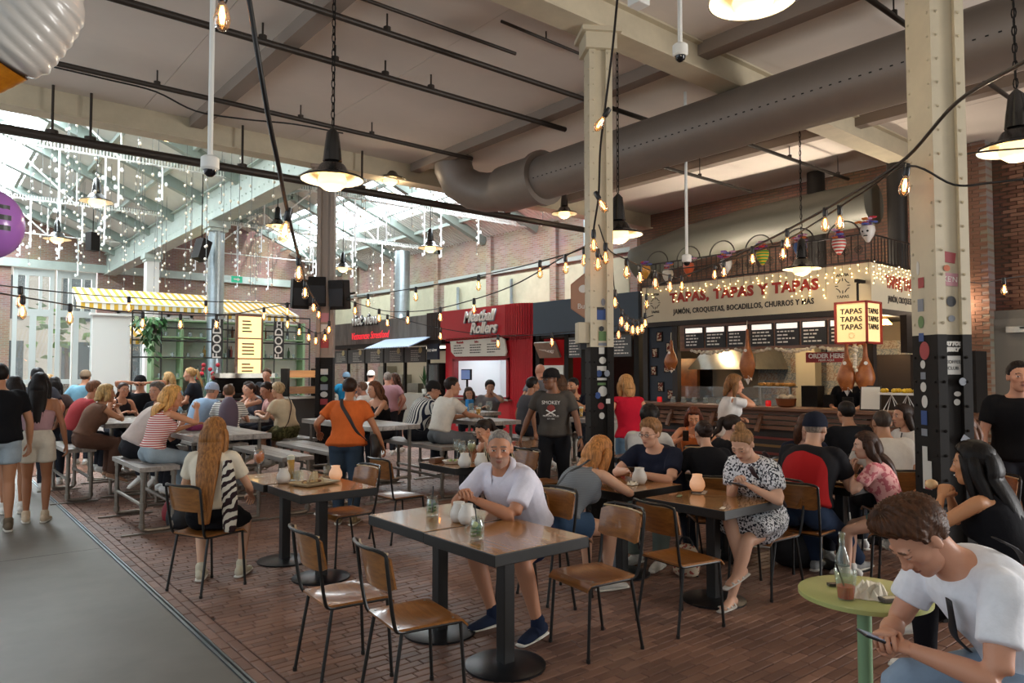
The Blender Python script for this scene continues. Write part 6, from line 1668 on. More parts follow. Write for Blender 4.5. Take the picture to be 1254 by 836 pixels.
person('woman in a black tee with a low ponytail, in profile to the right', 6.13, 4.38, -42, sit=.46, lean=14, slouch=10, hp=10, LH=(.35, .1, .78), RH=(.38, -.1, .78), h=1.64, fem=True, skin='D0A088', hair=('pony', '2B201B'), top=('tee', '19191D'), lod=1)
LT['g2'] = person('woman with glasses and shoulder length hair in a dark navy top, facing us', 6.60, 3.68, 228, sit=.46, lean=12, slouch=9, hp=16, LH=(.42, .08, .82), RH=(.40, -.10, .80), h=1.66, w=1.1, fem=True, skin='CFA18A', hair=('bob', '4A3226'), top=('long', '1D2130'), lod=1, glasses=True)
LT['girl'] = person('girl in a pink printed top eating at the table', 6.04, 2.56, 108, sit=.46, lean=14, slouch=9, hy=18, hp=6, LH=(.30, .10, .92), RH=(.34, -.12, .80), h=1.50, w=.95, fem=True, skin='D9AC94', hair=('longback', '3A261C'), top=('tee', M_tiedye), bottom=('shorts', '4E8484'), lod=1, hlen=.2, curl=45, shoes='E8E6E0')
person('dark haired man in a black tee seen from behind', 8.0, 3.80, 55, sit=.46, lean=8, slouch=8, h=1.76, w=1.15, skin='A97C60', hair=('short', '15110F'), top=('tee', '17181C'), lod=2, LH=(.45, .1, .8), RH=(.45, -.1, .8))
LT['blouse'] = person('woman with long dark hair in a white blouse, in profile to the left', 8.32, 3.34, 150, sit=.46, lean=4, slouch=5, hy=-4, hp=2, h=1.70, fem=True, skin='C08F74', hair=('longback', '241813'), top=('tee', 'D8D4CE'), lod=1, hlen=.26, LH=(.4, .1, .78), RH=(.42, -.1, .8))
person('man in a plain white tee seen from behind, cut off by the right column', 6.92, 2.97, 45, sit=.46, lean=8, slouch=8, h=1.72, w=1.15, skin='A97C60', hair=('buzz', '3A302A'), top=('tee', 'C9C4BC'), lod=1, LH=(.4, .15, .78), RH=(.4, -.15, .78))
person('person with bare arms and grey trousers behind the right column', 6.88, 2.30, 150, sit=.46, lean=0, slouch=4, h=1.66, fem=True, skin='C58A66', hair=('longback', '5A3A26'), top=('tank', 'C06A40'), bottom=('trousers', '8C8A88'), lod=1, LH=(.3, .2, .7), RH=(.32, -.2, .7))
LT['fg'] = person('young brown haired man in a white tee bent over his phone at the green table', 3.22, .86, 143, sit=.46, lean=25, slouch=17, hp=48, hy=2,
    LH=(.545, .09, .725), RH=(.565, -.03, .745), LE=(-.2, .8, -.8), RE=(-.2, -.8, -.8), h=1.80, w=1.06, skin='CB9478', hair=('quiff', '4A2F1E'), vol=1.4, top=('tee', 'ECEFF6'), bottom=('trousers', '8FA3B8'), shoes='E8E6E0', lod=0, curl=52, lid=.8, beard=.0)
LT['eat'] = person('woman with long black hair in a black top eating a sandwich, sunglasses on her head', 4.56, 1.34, 92, sit=.46, lean=8, slouch=8, hp=6, hy=8, LH=(.30, .10, 1.01), RH=(.30, -.02, 1.0), LE=(-.1, .9, -.8), RE=(-.1, -.9, -.8), RF=(.62, -.42, .12), LF=(.40, .1, .085),
    h=1.66, fem=True, skin='C0875F', hair=('long', '15100F'), top=('tank', '17171B'), bottom=('trousers', '15151A'), lod=1, hlen=.42, shades=True, curl=55)
person('man in a black tee standing at the right picture edge', 7.40, 2.12, 212, h=1.80, skin='C08C72', hair=('short', '1C1512'), top=('tee', '131316'), lod=1, LH=(.10, .30, .86), RH=(.10, -.30, .86), hp=0)
LT['otank'] = person('woman with reddish hair in an orange top reading her phone before the stall counter', 7.62, 5.67, 218, sit=.46, lean=15, slouch=12, hp=24, LH=(.34, .08, .98), RH=(.38, -.12, .90), LE=(.1, .9, -.6), RE=(-.1, -.9, -.6), h=1.66, fem=True, skin='C98C68', hair=('longback', '5A2E1E'), top=('tank', 'C8703C'), lod=1, shades=True, hlen=.22)
person('woman with a brown bob in a white tee standing with a hand at her mouth', 7.95, 5.42, -48, h=1.67, fem=True, lean=4, skin='C98F6E', hair=('bob', '7A5534'), top=('tee', 'D5D2CE'), bottom=('trousers', '93A2B0'), lod=1, RH=(.16, -.03, 1.44), LH=(.2, .1, 1.1), RE=(.6, -.5, -.9), hlen=.3, vol=1.1)
person('woman in a sleeveless red top and jeans standing right of the middle column', 6.85, 6.05, 62, h=1.67, fem=True, skin='C98F6C', hair=('bob', '9A7044'), top=('sleeveless', 'B0182E'), bottom=('trousers', '5C7488'), lod=1, LH=(.22, .22, 1.05), RH=(.15, -.30, .95), hlen=.3)
LT['cap'] = person('man in a black cap and a dark printed tee walking between the tables', 6.12, 6.62, 214, h=1.75, w=1.08, skin='7A5038', hair=('buzz', '15100E'), top=('tee', '4A4540'), bottom=('trousers', '1B1B1E'), shoes='1A1A1C', lod=1, hy=-38, hp=2, cap=('171517',), RH=(.06, -.42, .88), LH=(.14, .36, .86), lean=3, LF=(-.10, .11, .085), RF=(.16, -.11, .085), glasses=True)
person('man in a dark grey tee seated on a high bench with his back to us', 7.40, 8.70, -15, sit=.70, h=1.76, skin='9A6C50', hair=('short', '18120F'), top=('tee', '4A4A4E'), lod=2, LH=(.1, .32, .78), RH=(.02, -.34, .78), lean=6)
person('bald man in a grey shirt standing in front of the blue grey stall', 8.70, 9.75, 62, h=1.86, skin='BB8268', hair=('bald', '6A5A50'), top=('tee', '7A7C82'), lod=2)
person('woman with long curly brown hair standing in front of the blue grey stall', 8.62, 9.15, 60, h=1.66, fem=True, skin='BB8A6C', hair=('longback', '4C3424'), top=('tee', '6A5848'), lod=2, hlen=.3, vol=1.3)
person('bearded dark haired man in a navy tee with folded hands at the high table', 8.36, 8.55, 222, sit=.70, lean=14, slouch=8, h=1.78, skin='B5815F', hair=('short', '17120F'), beard=.85, top=('tee', '1A1E2A'), lod=1, hy=-30, LH=(.38, .0, 1.24), RH=(.38, -.03, 1.25), LE=(.3, .9, -.8), RE=(.3, -.9, -.8), curl=55)
person('woman with long dark hair leaning on the high table before the red stall', 8.16, 11.22, 236, sit=.62, lean=16, slouch=12, h=1.62, fem=True, skin='A97C64', hair=('longback', '3A2A24'), top=('tee', '5E5C52'), lod=2, hp=12, hr=8, LH=(.5, .1, 1.04), RH=(.45, -.1, 1.04), hlen=.25)
person('man with shaggy dark hair in a grey tee drinking before the red stall', 8.44, 10.98, 240, sit=.66, lean=10, slouch=10, h=1.70, skin='A97C64', hair=('medium', '1F1714'), top=('tee', '77777A'), lod=2, LH=(.30, .05, 1.30), RH=(.42, -.15, 1.05), LE=(.3, .9, -.8), vol=1.4)
LT['pony'] = person('dark haired woman with a ponytail and sunglasses on her head bending over the wine table', 5.02, 6.15, 182, sit=.46, lean=24, slouch=14, hp=26, h=1.64, fem=True, skin='C28B6C', hair=('pony', '241813'), top=('tank', stripe_mat('black_cream_stripes', '1D1A18', 'C8BEA0', 1, .03, .5)), lod=1, LH=(.42, .12, .98), RH=(.45, -.08, .84), LE=(.3, .9, -.8), shades=True)
LT['w537'] = person('young dark haired man in a white tee seated on the high bench, looking right', 5.68, 8.52, -6, sit=.70, lean=10, slouch=8, hy=-22, hp=4, h=1.80, skin='B98468', hair=('short', '241A15'), top=('tee', 'D3CCC0'), bottom=('trousers', '6A6E72'), lod=1, LH=(.52, .10, 1.07), RH=(.60, -.06, 1.06), shoes='2A2A2A')
person('man in a navy and white striped shirt and dark cap on the high bench', 5.66, 9.15, -12, sit=.70, lean=16, slouch=12, hy=-20, hp=12, h=1.76, w=1.12, skin='B27E62', hair=('short', '2A211C'), top=('shirt', M_stripe_navy), lod=1, cap=('23211F',), LH=(.5, .1, 1.07), RH=(.5, -.1, 1.07), glasses=True)
person('long haired woman in a black strap top on the high bench, in left profile', 5.50, 9.72, 188, sit=.70, lean=10, slouch=8, hy=-8, hp=8, h=1.68, fem=True, skin='BE8A6C', hair=('longback', '5C3A26'), top=('strapless', '18171A'), lod=1, LH=(.55, .1, 1.08), RH=(.5, -.12, 1.08), hlen=.25)
LT['orange'] = person('woman in an orange tee and jeans standing with her back to us', 3.77, 7.52, 52, h=1.65, w=1.22, fem=True, skin='A8704E', hair=('short', '2C1C14'), top=('tee', 'C4602C'), bottom=('trousers', '33404E'), shoes='8A7A60', lod=1, lean=8, LH=(.20, .36, 1.0), RH=(.05, -.40, .86), hp=12, RE=(-.5, -.6, -.5), vol=1.3)
person('man in a blue tee and cap at the dark stall counter', 7.80, 15.6, 62, h=1.70, skin='B58670', hair=('short', '3A2A22'), top=('tee', '1F6E94'), lod=2, cap=('5C7488',))
person('person in a white tee and white cap at the dark stall counter', 8.45, 15.7, 40, h=1.74, skin='B58670', hair=('short', '3A2A22'), top=('tee', 'D8D6D4'), lod=2, cap=('D8D6D2',))
person('grey haired man in a pink shirt before the dark stall', 7.55, 13.2, 70, h=1.70, skin='C48E78', hair=('short', '8C8078'), top=('tee', 'B48A94'), lod=2, w=1.15)
person('woman with brown hair in a pale top standing before the dark stall', 8.0, 13.5, 148, h=1.68, fem=True, skin='C08A70', hair=('longback', '4A3024'), top=('tee', 'A8958A'), lod=2, hlen=.25)
person('person in a white top between the brown haired woman and the stall counter', 6.35, 11.6, 120, sit=.70, h=1.66, skin='B58670', hair=('short', '6A5040'), top=('tee', 'D2CEC8'), lod=2, lean=20)
LT['beige'] = person('curly haired woman in a beige tee on the high bench, back to us', 4.42, 10.72, 120, sit=.70, lean=12, slouch=9, hp=8, h=1.64, w=1.15, fem=True, skin='B98A6C', hair=('curly', 'A08662'), top=('tee', 'C8B698'), bottom=('skirt', M_camo, .6), lod=2, vol=.7, LH=(.4, .2, 1.05), RH=(.4, -.1, 1.05))
person('dark haired man in a pink tee leaning in beside the beige tee', 4.56, 11.2, 185, sit=.70, lean=18, slouch=12, hp=18, h=1.74, skin='B07C62', hair=('short', '2A1C16'), top=('tee', 'B98C86'), lod=2, LH=(.4, .1, 1.06), RH=(.4, -.1, 1.06))
person('woman resting her chin on her hands at the espresso bar table', 4.55, 12.05, 190, sit=.70, lean=16, slouch=12, hp=6, hy=-10, h=1.66, fem=True, skin='C38F74', hair=('pony', '3A261E'), top=('tank', '50505A'), lod=2, LH=(.30, .02, 1.28), RH=(.32, -.03, 1.27), LE=(.4, .9, -.8), RE=(.4, -.9, -.8))
person('dark haired woman in a pale tee beside the one resting her chin', 4.62, 12.45, 195, sit=.70, lean=14, slouch=10, hp=8, h=1.68, fem=True, skin='C38F74', hair=('short', '2A1E18'), top=('tee', 'C8C8CC'), lod=2, LH=(.34, .05, 1.25), RH=(.4, -.1, 1.06), LE=(.4, .9, -.8))
LT['breton'] = person('woman in a striped tee with a purple rucksack seen from behind', 3.45, 10.52, 72, sit=.70, lean=14, slouch=10, hp=8, h=1.64, w=1.05, fem=True, skin='C08A6E', hair=('short', '5C4430'), top=('tee', M_stripe_tee), lod=2, LH=(.4, .1, 1.06), RH=(.42, -.15, 1.06))
person('man in a pale blue tee and pale blue cap at the group table', 3.24, 11.35, 30, sit=.70, lean=20, slouch=12, hp=12, h=1.74, w=1.1, skin='C08A70', hair=('short', '7A6A5C'), top=('tee', '8FA6BE'), lod=2, cap=('9FAFC6',), LH=(.45, .1, 1.06), RH=(.45, -.1, 1.06))
person('barmaid in a dark tee with a blonde ponytail behind the green bar', 4.06, 14.15, 150, h=1.80, fem=True, skin='C89478', hair=('pony', 'B08A58'), top=('tee', '23262E'), lod=2, LH=(.35, .15, 1.08), RH=(.35, -.15, 1.08))
person('person in a pale blue top behind the barmaid', 3.95, 15.3, 130, h=1.70, fem=True, skin='C89478', hair=('bob', 'A88456'), top=('tee', '86A4B4'), lod=2)
LT['longhair'] = person('girl with very long straight brown hair in a white tee, back to us', 1.84, 6.02, 58, sit=.46, lean=4, slouch=5, hp=5, h=1.66, fem=True, skin='C89A7C', hair=('longback', '8A5C32'), top=('tee', 'D8CDB8'), bottom=('skirt', '17171A', .7), lod=0, hlen=.62, LH=(.38, .16, .72), RH=(.34, -.24, .66), LF=(.22, .12, .085), RF=(.30, -.18, .085), shoes='C8BFA8', vol=1.05)
LT['redstripe'] = person('blonde woman in a red and white striped top and pale jeans by the aisle', 2.04, 8.72, 8, sit=.70, lean=12, slouch=8, hy=-14, hp=8, h=1.66, fem=True, skin='C68A66', hair=('longback', 'C08E50'), top=('tank', M_stripe_red), bottom=('trousers', '93A0A8'), lod=1, hlen=.16, vol=1.3, LH=(.48, .12, 1.08), RH=(.46, -.06, 1.28), RE=(.2, -.8, -.8), curl=8)
person('man in a pale pink tee leaning forward beside the striped top', 1.98, 9.38, -2, sit=.70, lean=28, slouch=14, hp=20, h=1.78, w=1.1, skin='B98468', hair=('short', '2A1E18'), top=('tee', 'CDBDB4'), bottom=('trousers', '26262A'), lod=2, LH=(.5, .1, 1.06), RH=(.5, -.1, 1.06))
person('grey haired person in black across from the striped top', 2.68, 10.62, 215, sit=.70, lean=12, slouch=9, h=1.70, skin='B98468', hair=('medium', '5E544C'), top=('long', '17171B'), lod=2, LH=(.4, .1, 1.04), RH=(.4, -.1, 1.04))
person('man in a black tee and black cap with both hands behind his head', 2.92, 13.32, 82, sit=.70, lean=0, slouch=2, h=1.78, w=1.1, skin='B57E60', hair=('short', '1A1412'), top=('tee', '16161A'), lod=2, cap=('141416',), LH=(-.12, .10, 1.52), RH=(-.12, -.10, 1.52), LE=(-.1, 1, .3), RE=(-.1, -1, .3))
LT['brown'] = person('blonde woman in a brown outfit with her hand at her chin on the high bench', 1.74, 11.05, 2, sit=.70, lean=18, slouch=10, hy=-4, hp=2, h=1.68, w=1.08, fem=True, skin='B8825F', hair=('bob', 'A88858'), top=('sleeveless', '6E5142'), bottom=('wide', '5E4438'), lod=1, LH=(.42, .06, 1.22), RH=(.40, -.02, 1.20), LE=(.4, .9, -.8), RE=(.4, -.9, -.8), hlen=.1, shades=True, shoes='B08A70')
person('brown haired man in a red tee on the far end of the aisle bench', 1.74, 11.9, 4, sit=.70, lean=16, slouch=10, h=1.76, w=1.12, skin='B57E60', hair=('short', '6A4630'), top=('tee', '9A3A3C'), lod=2, LH=(.45, .1, 1.06), RH=(.45, -.1, 1.06))
person('dark haired woman in profile facing the brown outfit, bare arms on the table', 2.50, 13.0, 285, sit=.70, lean=14, slouch=8, h=1.66, fem=True, skin='B57E60', hair=('pony', '3A2A22'), top=('tank', '2A2226'), lod=2, LH=(.4, .1, 1.06), RH=(.4, -.1, 1.06))
person('man with a cap and a blue top standing beyond the aisle group', 2.42, 15.5, 62, h=1.74, skin='B57E60', hair=('short', '4A3426'), top=('tee', '6E96A8'), lod=2, cap=('6A5A4A',))
LT['lw'] = person('long black haired woman in a pink strap top and white denim shorts', 1.10, 9.84, 78, h=1.70, fem=True, skin='A06C4C', hair=('longback', '17110F'), top=('strapless', 'B08C90'), bottom=('shorts', 'CFC8B8', .30), lod=1, hlen=.40, LH=(.10, .26, .88), RH=(.04, -.28, .84), shoes='C8B49A')
person('man in a black tee and pale denim shorts standing at the left picture edge', .72, 9.50, 96, h=1.80, w=1.05, skin='B5805F', hair=('short', '1A1412'), top=('tee', '141417'), bottom=('shorts', '9AA6AE'), lod=1, LH=(.1, .3, .86), RH=(.12, -.30, .90), shoes='6A5C4C')
person('dark haired woman with white shoes standing behind the man at the left edge', .95, 10.65, 88, h=1.66, fem=True, skin='A06C4C', hair=('longback', '1B1412'), top=('tee', '2A2A30'), bottom=('shorts', 'C8B89A'), lod=2, shoes='D8D4CC', hlen=.3)
person('dark haired man standing beyond the woman with the white denim shorts', 1.37, 12.5, 80, h=1.77, skin='B5805F', hair=('short', '1A1412'), top=('tee', '3A3A40'), lod=2)
person('woman with black hair standing in the far aisle', 1.66, 13.0, 86, h=1.63, fem=True, skin='B5805F', hair=('longback', '17110F'), top=('tee', '50403C'), lod=2, hlen=.25)
person('woman with blonde hair standing in the far aisle', 1.72, 14.2, 80, h=1.66, fem=True, skin='B5805F', hair=('bob', 'B08A5A'), top=('tee', '8A7A70'), lod=2)
person('barman behind the black espresso machine', 5.58, 14.6, 232, h=1.78, skin='C08A70', hair=('short', '4A3426'), top=('tee', '2A2C30'), lod=2, LH=(.3, .15, 1.1), RH=(.3, -.15, 1.1))
person('server in a black tee behind the hanging hams', 12.55, 6.06, 190, h=1.74, skin='C08A70', hair=('short', '1D1613'), top=('tee', '141417'), lod=2, LH=(.36, .2, 1.08), RH=(.36, -.15, 1.08), hp=20)

# ================================================================ TABLE THINGS, BAGS, SMALL THINGS
M_clear = glass_mat('clear_glass', 'F6FAF8', .03, .10)
M_porc = mat('white_textured_glass', 'D8D4CC', rough=.4, bump=.5, scale=60, bdist=.004)
M_candle = mat('glowing_candle_jar', 'EACDB4', rough=.5, emit='FFA868', es=.30, bump=.4, scale=60)
M_mint = mat('mint_leaf', '4C7A34', rough=.5); M_blackp = mat('black_plastic', '151517', rough=.3)
def votive(x, y, z, label, lit=False, s=1.0):
    t = thing('candle_jar', label, 'candle holder', (x, y, z))
    G().lathe([(0, 0), (.040 * s, 0), (.058 * s, .035 * s), (.055 * s, .065 * s), (.036 * s, .105 * s), (.037 * s, .122 * s), (.031 * s, .122 * s), (.030 * s, .10 * s), (.04 * s, .03 * s), (0, .02)], n=24).build('jar', M_candle if lit else M_porc, t, smooth='all')
    G().lathe([(0, .02), (.022, .02), (.022, .045), (0, .045)], n=10).build('wax', M_cream, t)
def mason(x, y, z, label, rz=0):
    t = thing('mason_jar', label, 'drink', (x, y, z), rz)
    G().lathe([(0, 0), (.036, 0), (.042, .010), (.042, .088), (.034, .108), (.034, .125), (.031, .125), (.031, .108), (.038, .088), (.038, .012), (0, .006)], n=24).build('jar', M_clear, t, smooth='all')
    a = np.linspace(-1.3, 1.3, 9); G().tube(np.stack([.040 + .026 * np.cos(a), 0 * a, .055 + .028 * np.sin(a)], 1), .0055, 6).build('handle', M_clear, t, smooth='all')
    for k in range(9):
        b = k * 2.1; G().ball((.02 * math.cos(b), .02 * math.sin(b), .020 + .007 * k), (.017, .013, .008), 7).build('mint_leaf', M_mint, t)
    G().ball((.012, .015, .085), (.018, .006, .018), 10).build('lime_slice', mat('lime', 'C8C870', rough=.4), t)
    for k in range(2): G().box((-.012 + .022 * (k % 2), -.012 + .018 * (k // 2), .09 - .012 * k), (.022, .022, .022), .5 * k, 0, .3, .4).build('ice_cube', M_clear, t)
    G().tube([(-.008, .0, .02), (.012, -.006, .19)], .0038, 6).build('straw', M_blackp, t)
def tumbler(x, y, z, label, liquid=None, h=.09, r=.036, group=None, fill=.6):
    t = thing('drinking_glass', label, 'glass', (x, y, z), 0, group)
    G().lathe([(0, 0), (r * .85, 0), (r, h), (r - .003, h), (r * .8, .008), (0, .008)], n=18).build('glass', M_clear, t, smooth='all')
    if liquid: G().lathe([(0, .009), (r * .8, .009), (r * .8 + (r * .15) * fill, h * fill), (0, h * fill)], n=16).build('drink', liquid, t, smooth=True)
    return t
M_beer = mat('beer', 'D89A28', rough=.1); M_foam = mat('beer_foam', 'EDE6D4', rough=.8)
def beer(x, y, z, label, h=.20, r=.034, group=None):
    t = thing('beer_glass', label, 'glass', (x, y, z), 0, group)
    G().lathe([(0, 0), (r * .75, 0), (r * .72, .03), (r, h), (r - .002, h), (r * .68, .03), (0, .012)], n=18).build('glass', M_clear, t, smooth='all')
    G().lathe([(0, .014), (r * .66, .014), (r * .66, .03), (r * .92, h * .84), (0, h * .84)], n=16).build('beer', M_beer, t, smooth=True); G().lathe([(0, h * .84), (r * .92, h * .84), (r * .97, h * .98), (r * .6, h * 1.02), (0, h * 1.03)], n=16).build('foam', M_foam, t, smooth=True)
def wineglass(x, y, z, label, liquid=None, s=1.0, straw=False, group=None):
    t = thing('stemmed_glass', label, 'glass', (x, y, z), 0, group)
    pr = [(0, 0), (.036, .002), (.034, .005), (.005, .010), (.004, .085), (.012, .095), (.034, .120), (.043, .150), (.040, .190), (.034, .215), (.033, .215), (.038, .19), (.041, .15), (.032, .122), (0, .1)]
    G().lathe([(a * s, b * s) for a, b in pr], n=22).build('glass', M_clear, t, smooth='all')
    if liquid: G().lathe([(0, .102 * s), (.030 * s, .123 * s), (.0395 * s, .15 * s), (.0375 * s, .182 * s), (0, .182 * s)], n=18).build('drink', liquid, t, smooth='all')
    if straw: G().tube([(.01, 0, .11), (-.03, .01, .27)], .0035, 6).build('straw', M_blackp, t); G().ball((.02, .01, .185 * s), (.02, .008, .018), 8).build('orange_slice', mat('orange_slice', 'E07818', rough=.4), t)
M_spritz = mat('orange_drink', 'E8700F', rough=.1)
mason(*(2.654, 4.059, 0.756), 'mason jar with mint and lime at the left end of the pair of tables', .9)
mason(*(2.478, 3.329, 0.756), 'mason jar with mint leaves and a black straw in front of the man in white', 2.6)
votive(*(2.685, 3.797, 0.756), 'plain frosted candle jar beside the man in white, left of the white one'); votive(*(2.681, 3.704, 0.756), 'white textured candle jar in front of the man in white')
wineglass(*(2.411, 6.513, 0.756), 'round stemmed glass of orange drink with a black straw', M_spritz, 1.15, True)
votive(*(2.450, 6.047, 0.756), 'unlit pale candle jar on the table with the food tray'); votive(*(2.877, 5.938, 0.756), 'glowing orange candle jar behind the food tray', True)
beer(*(2.554, 6.142, 0.756), 'tall glass of beer on the table with the food tray', .215)
tumbler(*(2.592, 6.111, 0.756), 'small cut glass tumbler in front of the tall beer', None, .075); tumbler(*(2.955, 6.267, 0.756), 'clear tumbler left of the glowing candle jar', None, .085, .04)
ft = thing('food_tray', 'paper lined tray with leftover food on the cafe table', 'tray', (2.629, 5.824, 0.758), .25)
G().add([(-.16, -.11, 0), (.16, -.11, 0), (.16, .11, 0), (-.16, .11, 0), (-.18, -.13, .018), (.18, -.13, .018), (.18, .13, .018), (-.18, .13, .018)], [(3, 2, 1, 0), (0, 1, 2, 3), (0, 1, 5, 4), (1, 2, 6, 5), (2, 3, 7, 6), (3, 0, 4, 7)]).build('tray', mat('pale_tray', 'B8A888', rough=.6), ft)
V = []; rr = random.Random(5)
def crumple(nm, m, par, c, w, l, h, n=9, seed=1):
    q = random.Random(seed); V = []; F = []
    for i in range(n):
        for j in range(n): V.append((c[0] + (i / (n - 1) - .5) * w + q.uniform(-.3, .3) * w / n, c[1] + (j / (n - 1) - .5) * l + q.uniform(-.3, .3) * l / n, c[2] + h * q.random() * math.sin(PI * i / (n - 1)) ** .5 * math.sin(PI * j / (n - 1)) ** .5))
    for i in range(n - 1):
        for j in range(n - 1): F.append((i * n + j, (i + 1) * n + j, (i + 1) * n + j + 1, i * n + j + 1))
    return G().add(V, F).build(nm, m, par)
M_paper = mat('crumpled_paper', 'D8D0BE', rough=.8); M_kraft = mat('kraft_paper', 'B8A684', rough=.8)
crumple('greaseproof_paper', M_kraft, ft, (0, 0, .004), .30, .20, .02, seed=2); crumple('paper_wrap', M_kraft, ft, (.03, .03, .01), .12, .12, .10, 7, 3)
for k in range(12): G().ball((-.07 + rr.uniform(-.07, .09), -.03 + rr.uniform(-.04, .04), .03), (.02, .014, .01), 7).build('food_scrap', mat('brown_food', '6E4224' if k % 2 else 'B08A5A', rough=.7) if k % 2 else mat('pale_food', 'B89A6A', rough=.7), ft)
# candle jar on the phone
cx, cy, cz = (4.786, 3.528, 0.756)
ph = thing('smartphone', 'black phone lying under the candle jar on the single cafe table', 'phone', (cx, cy, cz), .5); G().box((0, 0, .005), (.15, .08, .009)).build('body', M_blackp, ph, bevel=.003); G().box((-.005, -.02, .0005), (.17, .10, .001)).build('coaster_card', M_menuwhite, ph)
votive(cx, cy, cz + .0098, 'pink lit candle jar standing on a phone', True, 1.05)
votive(*(4.756, 4.094, 0.756), 'white textured candle jar with a napkin in front of the woman in navy', False, 1.1)
np_ = thing('paper_napkin', 'white napkin beside the candle jar of the woman in navy', 'napkin', (4.669, 4.100, 0.757)); crumple('napkin', M_paper, np_, (0, 0, 0), .09, .07, .05, 6, 4)
for pp, l in (((4.519, 3.496, 0.757), 'green leaflet'), ((4.347, 2.995, 0.757), 'white torn paper')):
    n_ = thing('paper_scrap', l + ' lying on the single cafe table', 'paper', pp, .4); G().box((0, 0, .001), (.08, .03, .002)).build('paper', mat('leaflet_green', '8A9A74', rough=.8) if 'green' in l else M_paper, n_)
# phones in hands
def in_hand(key, k, label, ang, off=(.06, 0, -.02), name='smartphone', screen=True):
    i = LT[key]; arm = [a for a in i['arms'] if a[0] == k][0]; a0 = math.radians(i['face']); p = arm[3] + np.array(off)
    x = i['x'] + p[0] * math.cos(a0) - p[1] * math.sin(a0); y = i['y'] + p[0] * math.sin(a0) + p[1] * math.cos(a0)
    t = thing(name, label, 'phone', (x, y, p[2] + i['z']), a0); t.rotation_euler = (0, ang, a0)
    G().box((0, 0, 0), (.145, .072, .009)).build('body', M_blackp, t, bevel=.003)
    if screen: G().box((0, 0, .005), (.132, .062, .001)).build('screen', mat('phone_screen', '3A4656', rough=.1, emit='8090A8', es=.4), t)
    return t
in_hand('fg', 1, 'black phone held by the young man at the green table', -.35, (.085, -.05, .02))
in_hand('dress', 1, 'dark phone in the hands of the woman in the floral dress', -.3, (.09, -.03, .01))
in_hand('navy', 1, 'phone with a picture on its screen held by the woman in navy', -.7, (.09, -.03, .03))
in_hand('otank', -1, 'reddish phone held upright by the woman in the orange top', -1.1, (.08, .02, .03))
in_hand('g2', 1, 'phone held flat by the woman with glasses and a dark top', -.2, (.09, -.05, .01))
# sandwich, girl's food
def world(i, p):
    a0 = math.radians(i['face']); return (i['x'] + p[0] * math.cos(a0) - p[1] * math.sin(a0), i['y'] + p[0] * math.sin(a0) + p[1] * math.cos(a0), p[2])
i = LT['eat']; hL = [a for a in i['arms'] if a[0] == 1][0]
sw = thing('sandwich', 'pale bread roll held by the woman in the black top', 'sandwich', world(i, hL[3] + np.array([.07, -.05, .05]))); G().ball((0, 0, 0), (.045, .032, .028), 14, 0, 10).build('bun', mat('bread_crust', 'D8B080', rough=.7, var=.12, scale=18), sw, smooth='all'); G().ball((.01, .03, -.09), (.04, .03, .022), 12).build('paper_wrap', M_paper, sw, smooth='all')
i = LT['girl']; hL = [a for a in i['arms'] if a[0] == 1][0]
pz = thing('pizza_slice', 'orange pizza slice in the hand of the girl in pink', 'food', world(i, hL[3] + np.array([.08, -.02, .03])), 1.2); G().prism([(0, 0), (.15, .05), (.15, -.05)], -.006, .008).build('slice', mat('pizza', 'C0682C', rough=.6, color2='D8A050', scale=25), pz)
pt = thing('dinner_plate', 'paper lined plate in front of the girl in pink', 'plate', (6.12, 2.98, .757)); G().lathe([(0, 0), (.10, 0), (.15, .018), (.148, .022), (.10, .006), (0, .005)], n=28).build('plate', M_kraft, pt, smooth=True)
# wine table
x0, y0 = 4.46, 6.22
for k, (dx, dy, lab) in enumerate(((-.05, .05, 'empty wine glass left of three on the wine table'), (-.10, -.10, 'empty wine glass in the middle of three on the wine table'), (.04, -.08, 'wine glass with a little white wine on the wine table'))): wineglass(x0 + dx, y0 + dy, .756, lab, None if k < 2 else mat('white_wine', 'C8C088', rough=.1), 1.1)
votive(*(4.229, 5.886, 0.756), 'pale candle jar left of the bending woman on the wine table', False, 1.15); votive(*(4.354, 5.784, 0.756), 'pale candle jar behind the head of the man in white', False, 1.15)
tumbler(*(4.586, 6.369, 0.756), 'tumbler of red orange drink on the wine table', M_spritz, .13, .04)
bx = thing('wooden_box', 'small wooden cutlery box on the wine table', 'box', (4.232, 6.386, 0.756), .3); G().box((0, 0, .02), (.16, .08, .04)).box((0, 0, .045), (.14, .06, .012)).build('box', M_brownwood, bx)
bo = thing('snack_bowl', 'plate of snacks on the wine table', 'plate', (4.308, 6.227, 0.757)); G().lathe([(0, 0), (.07, 0), (.10, .03), (.097, .03), (0, .006)], n=20).build('plate', M_porc, bo); 
for k in range(8): G().ball((.04 * math.cos(k), .04 * math.sin(k * 1.7), .025), .018, 7).build('snack', mat('green_snack', '8A9A50', rough=.6) if k % 2 else M_kraft, bo)
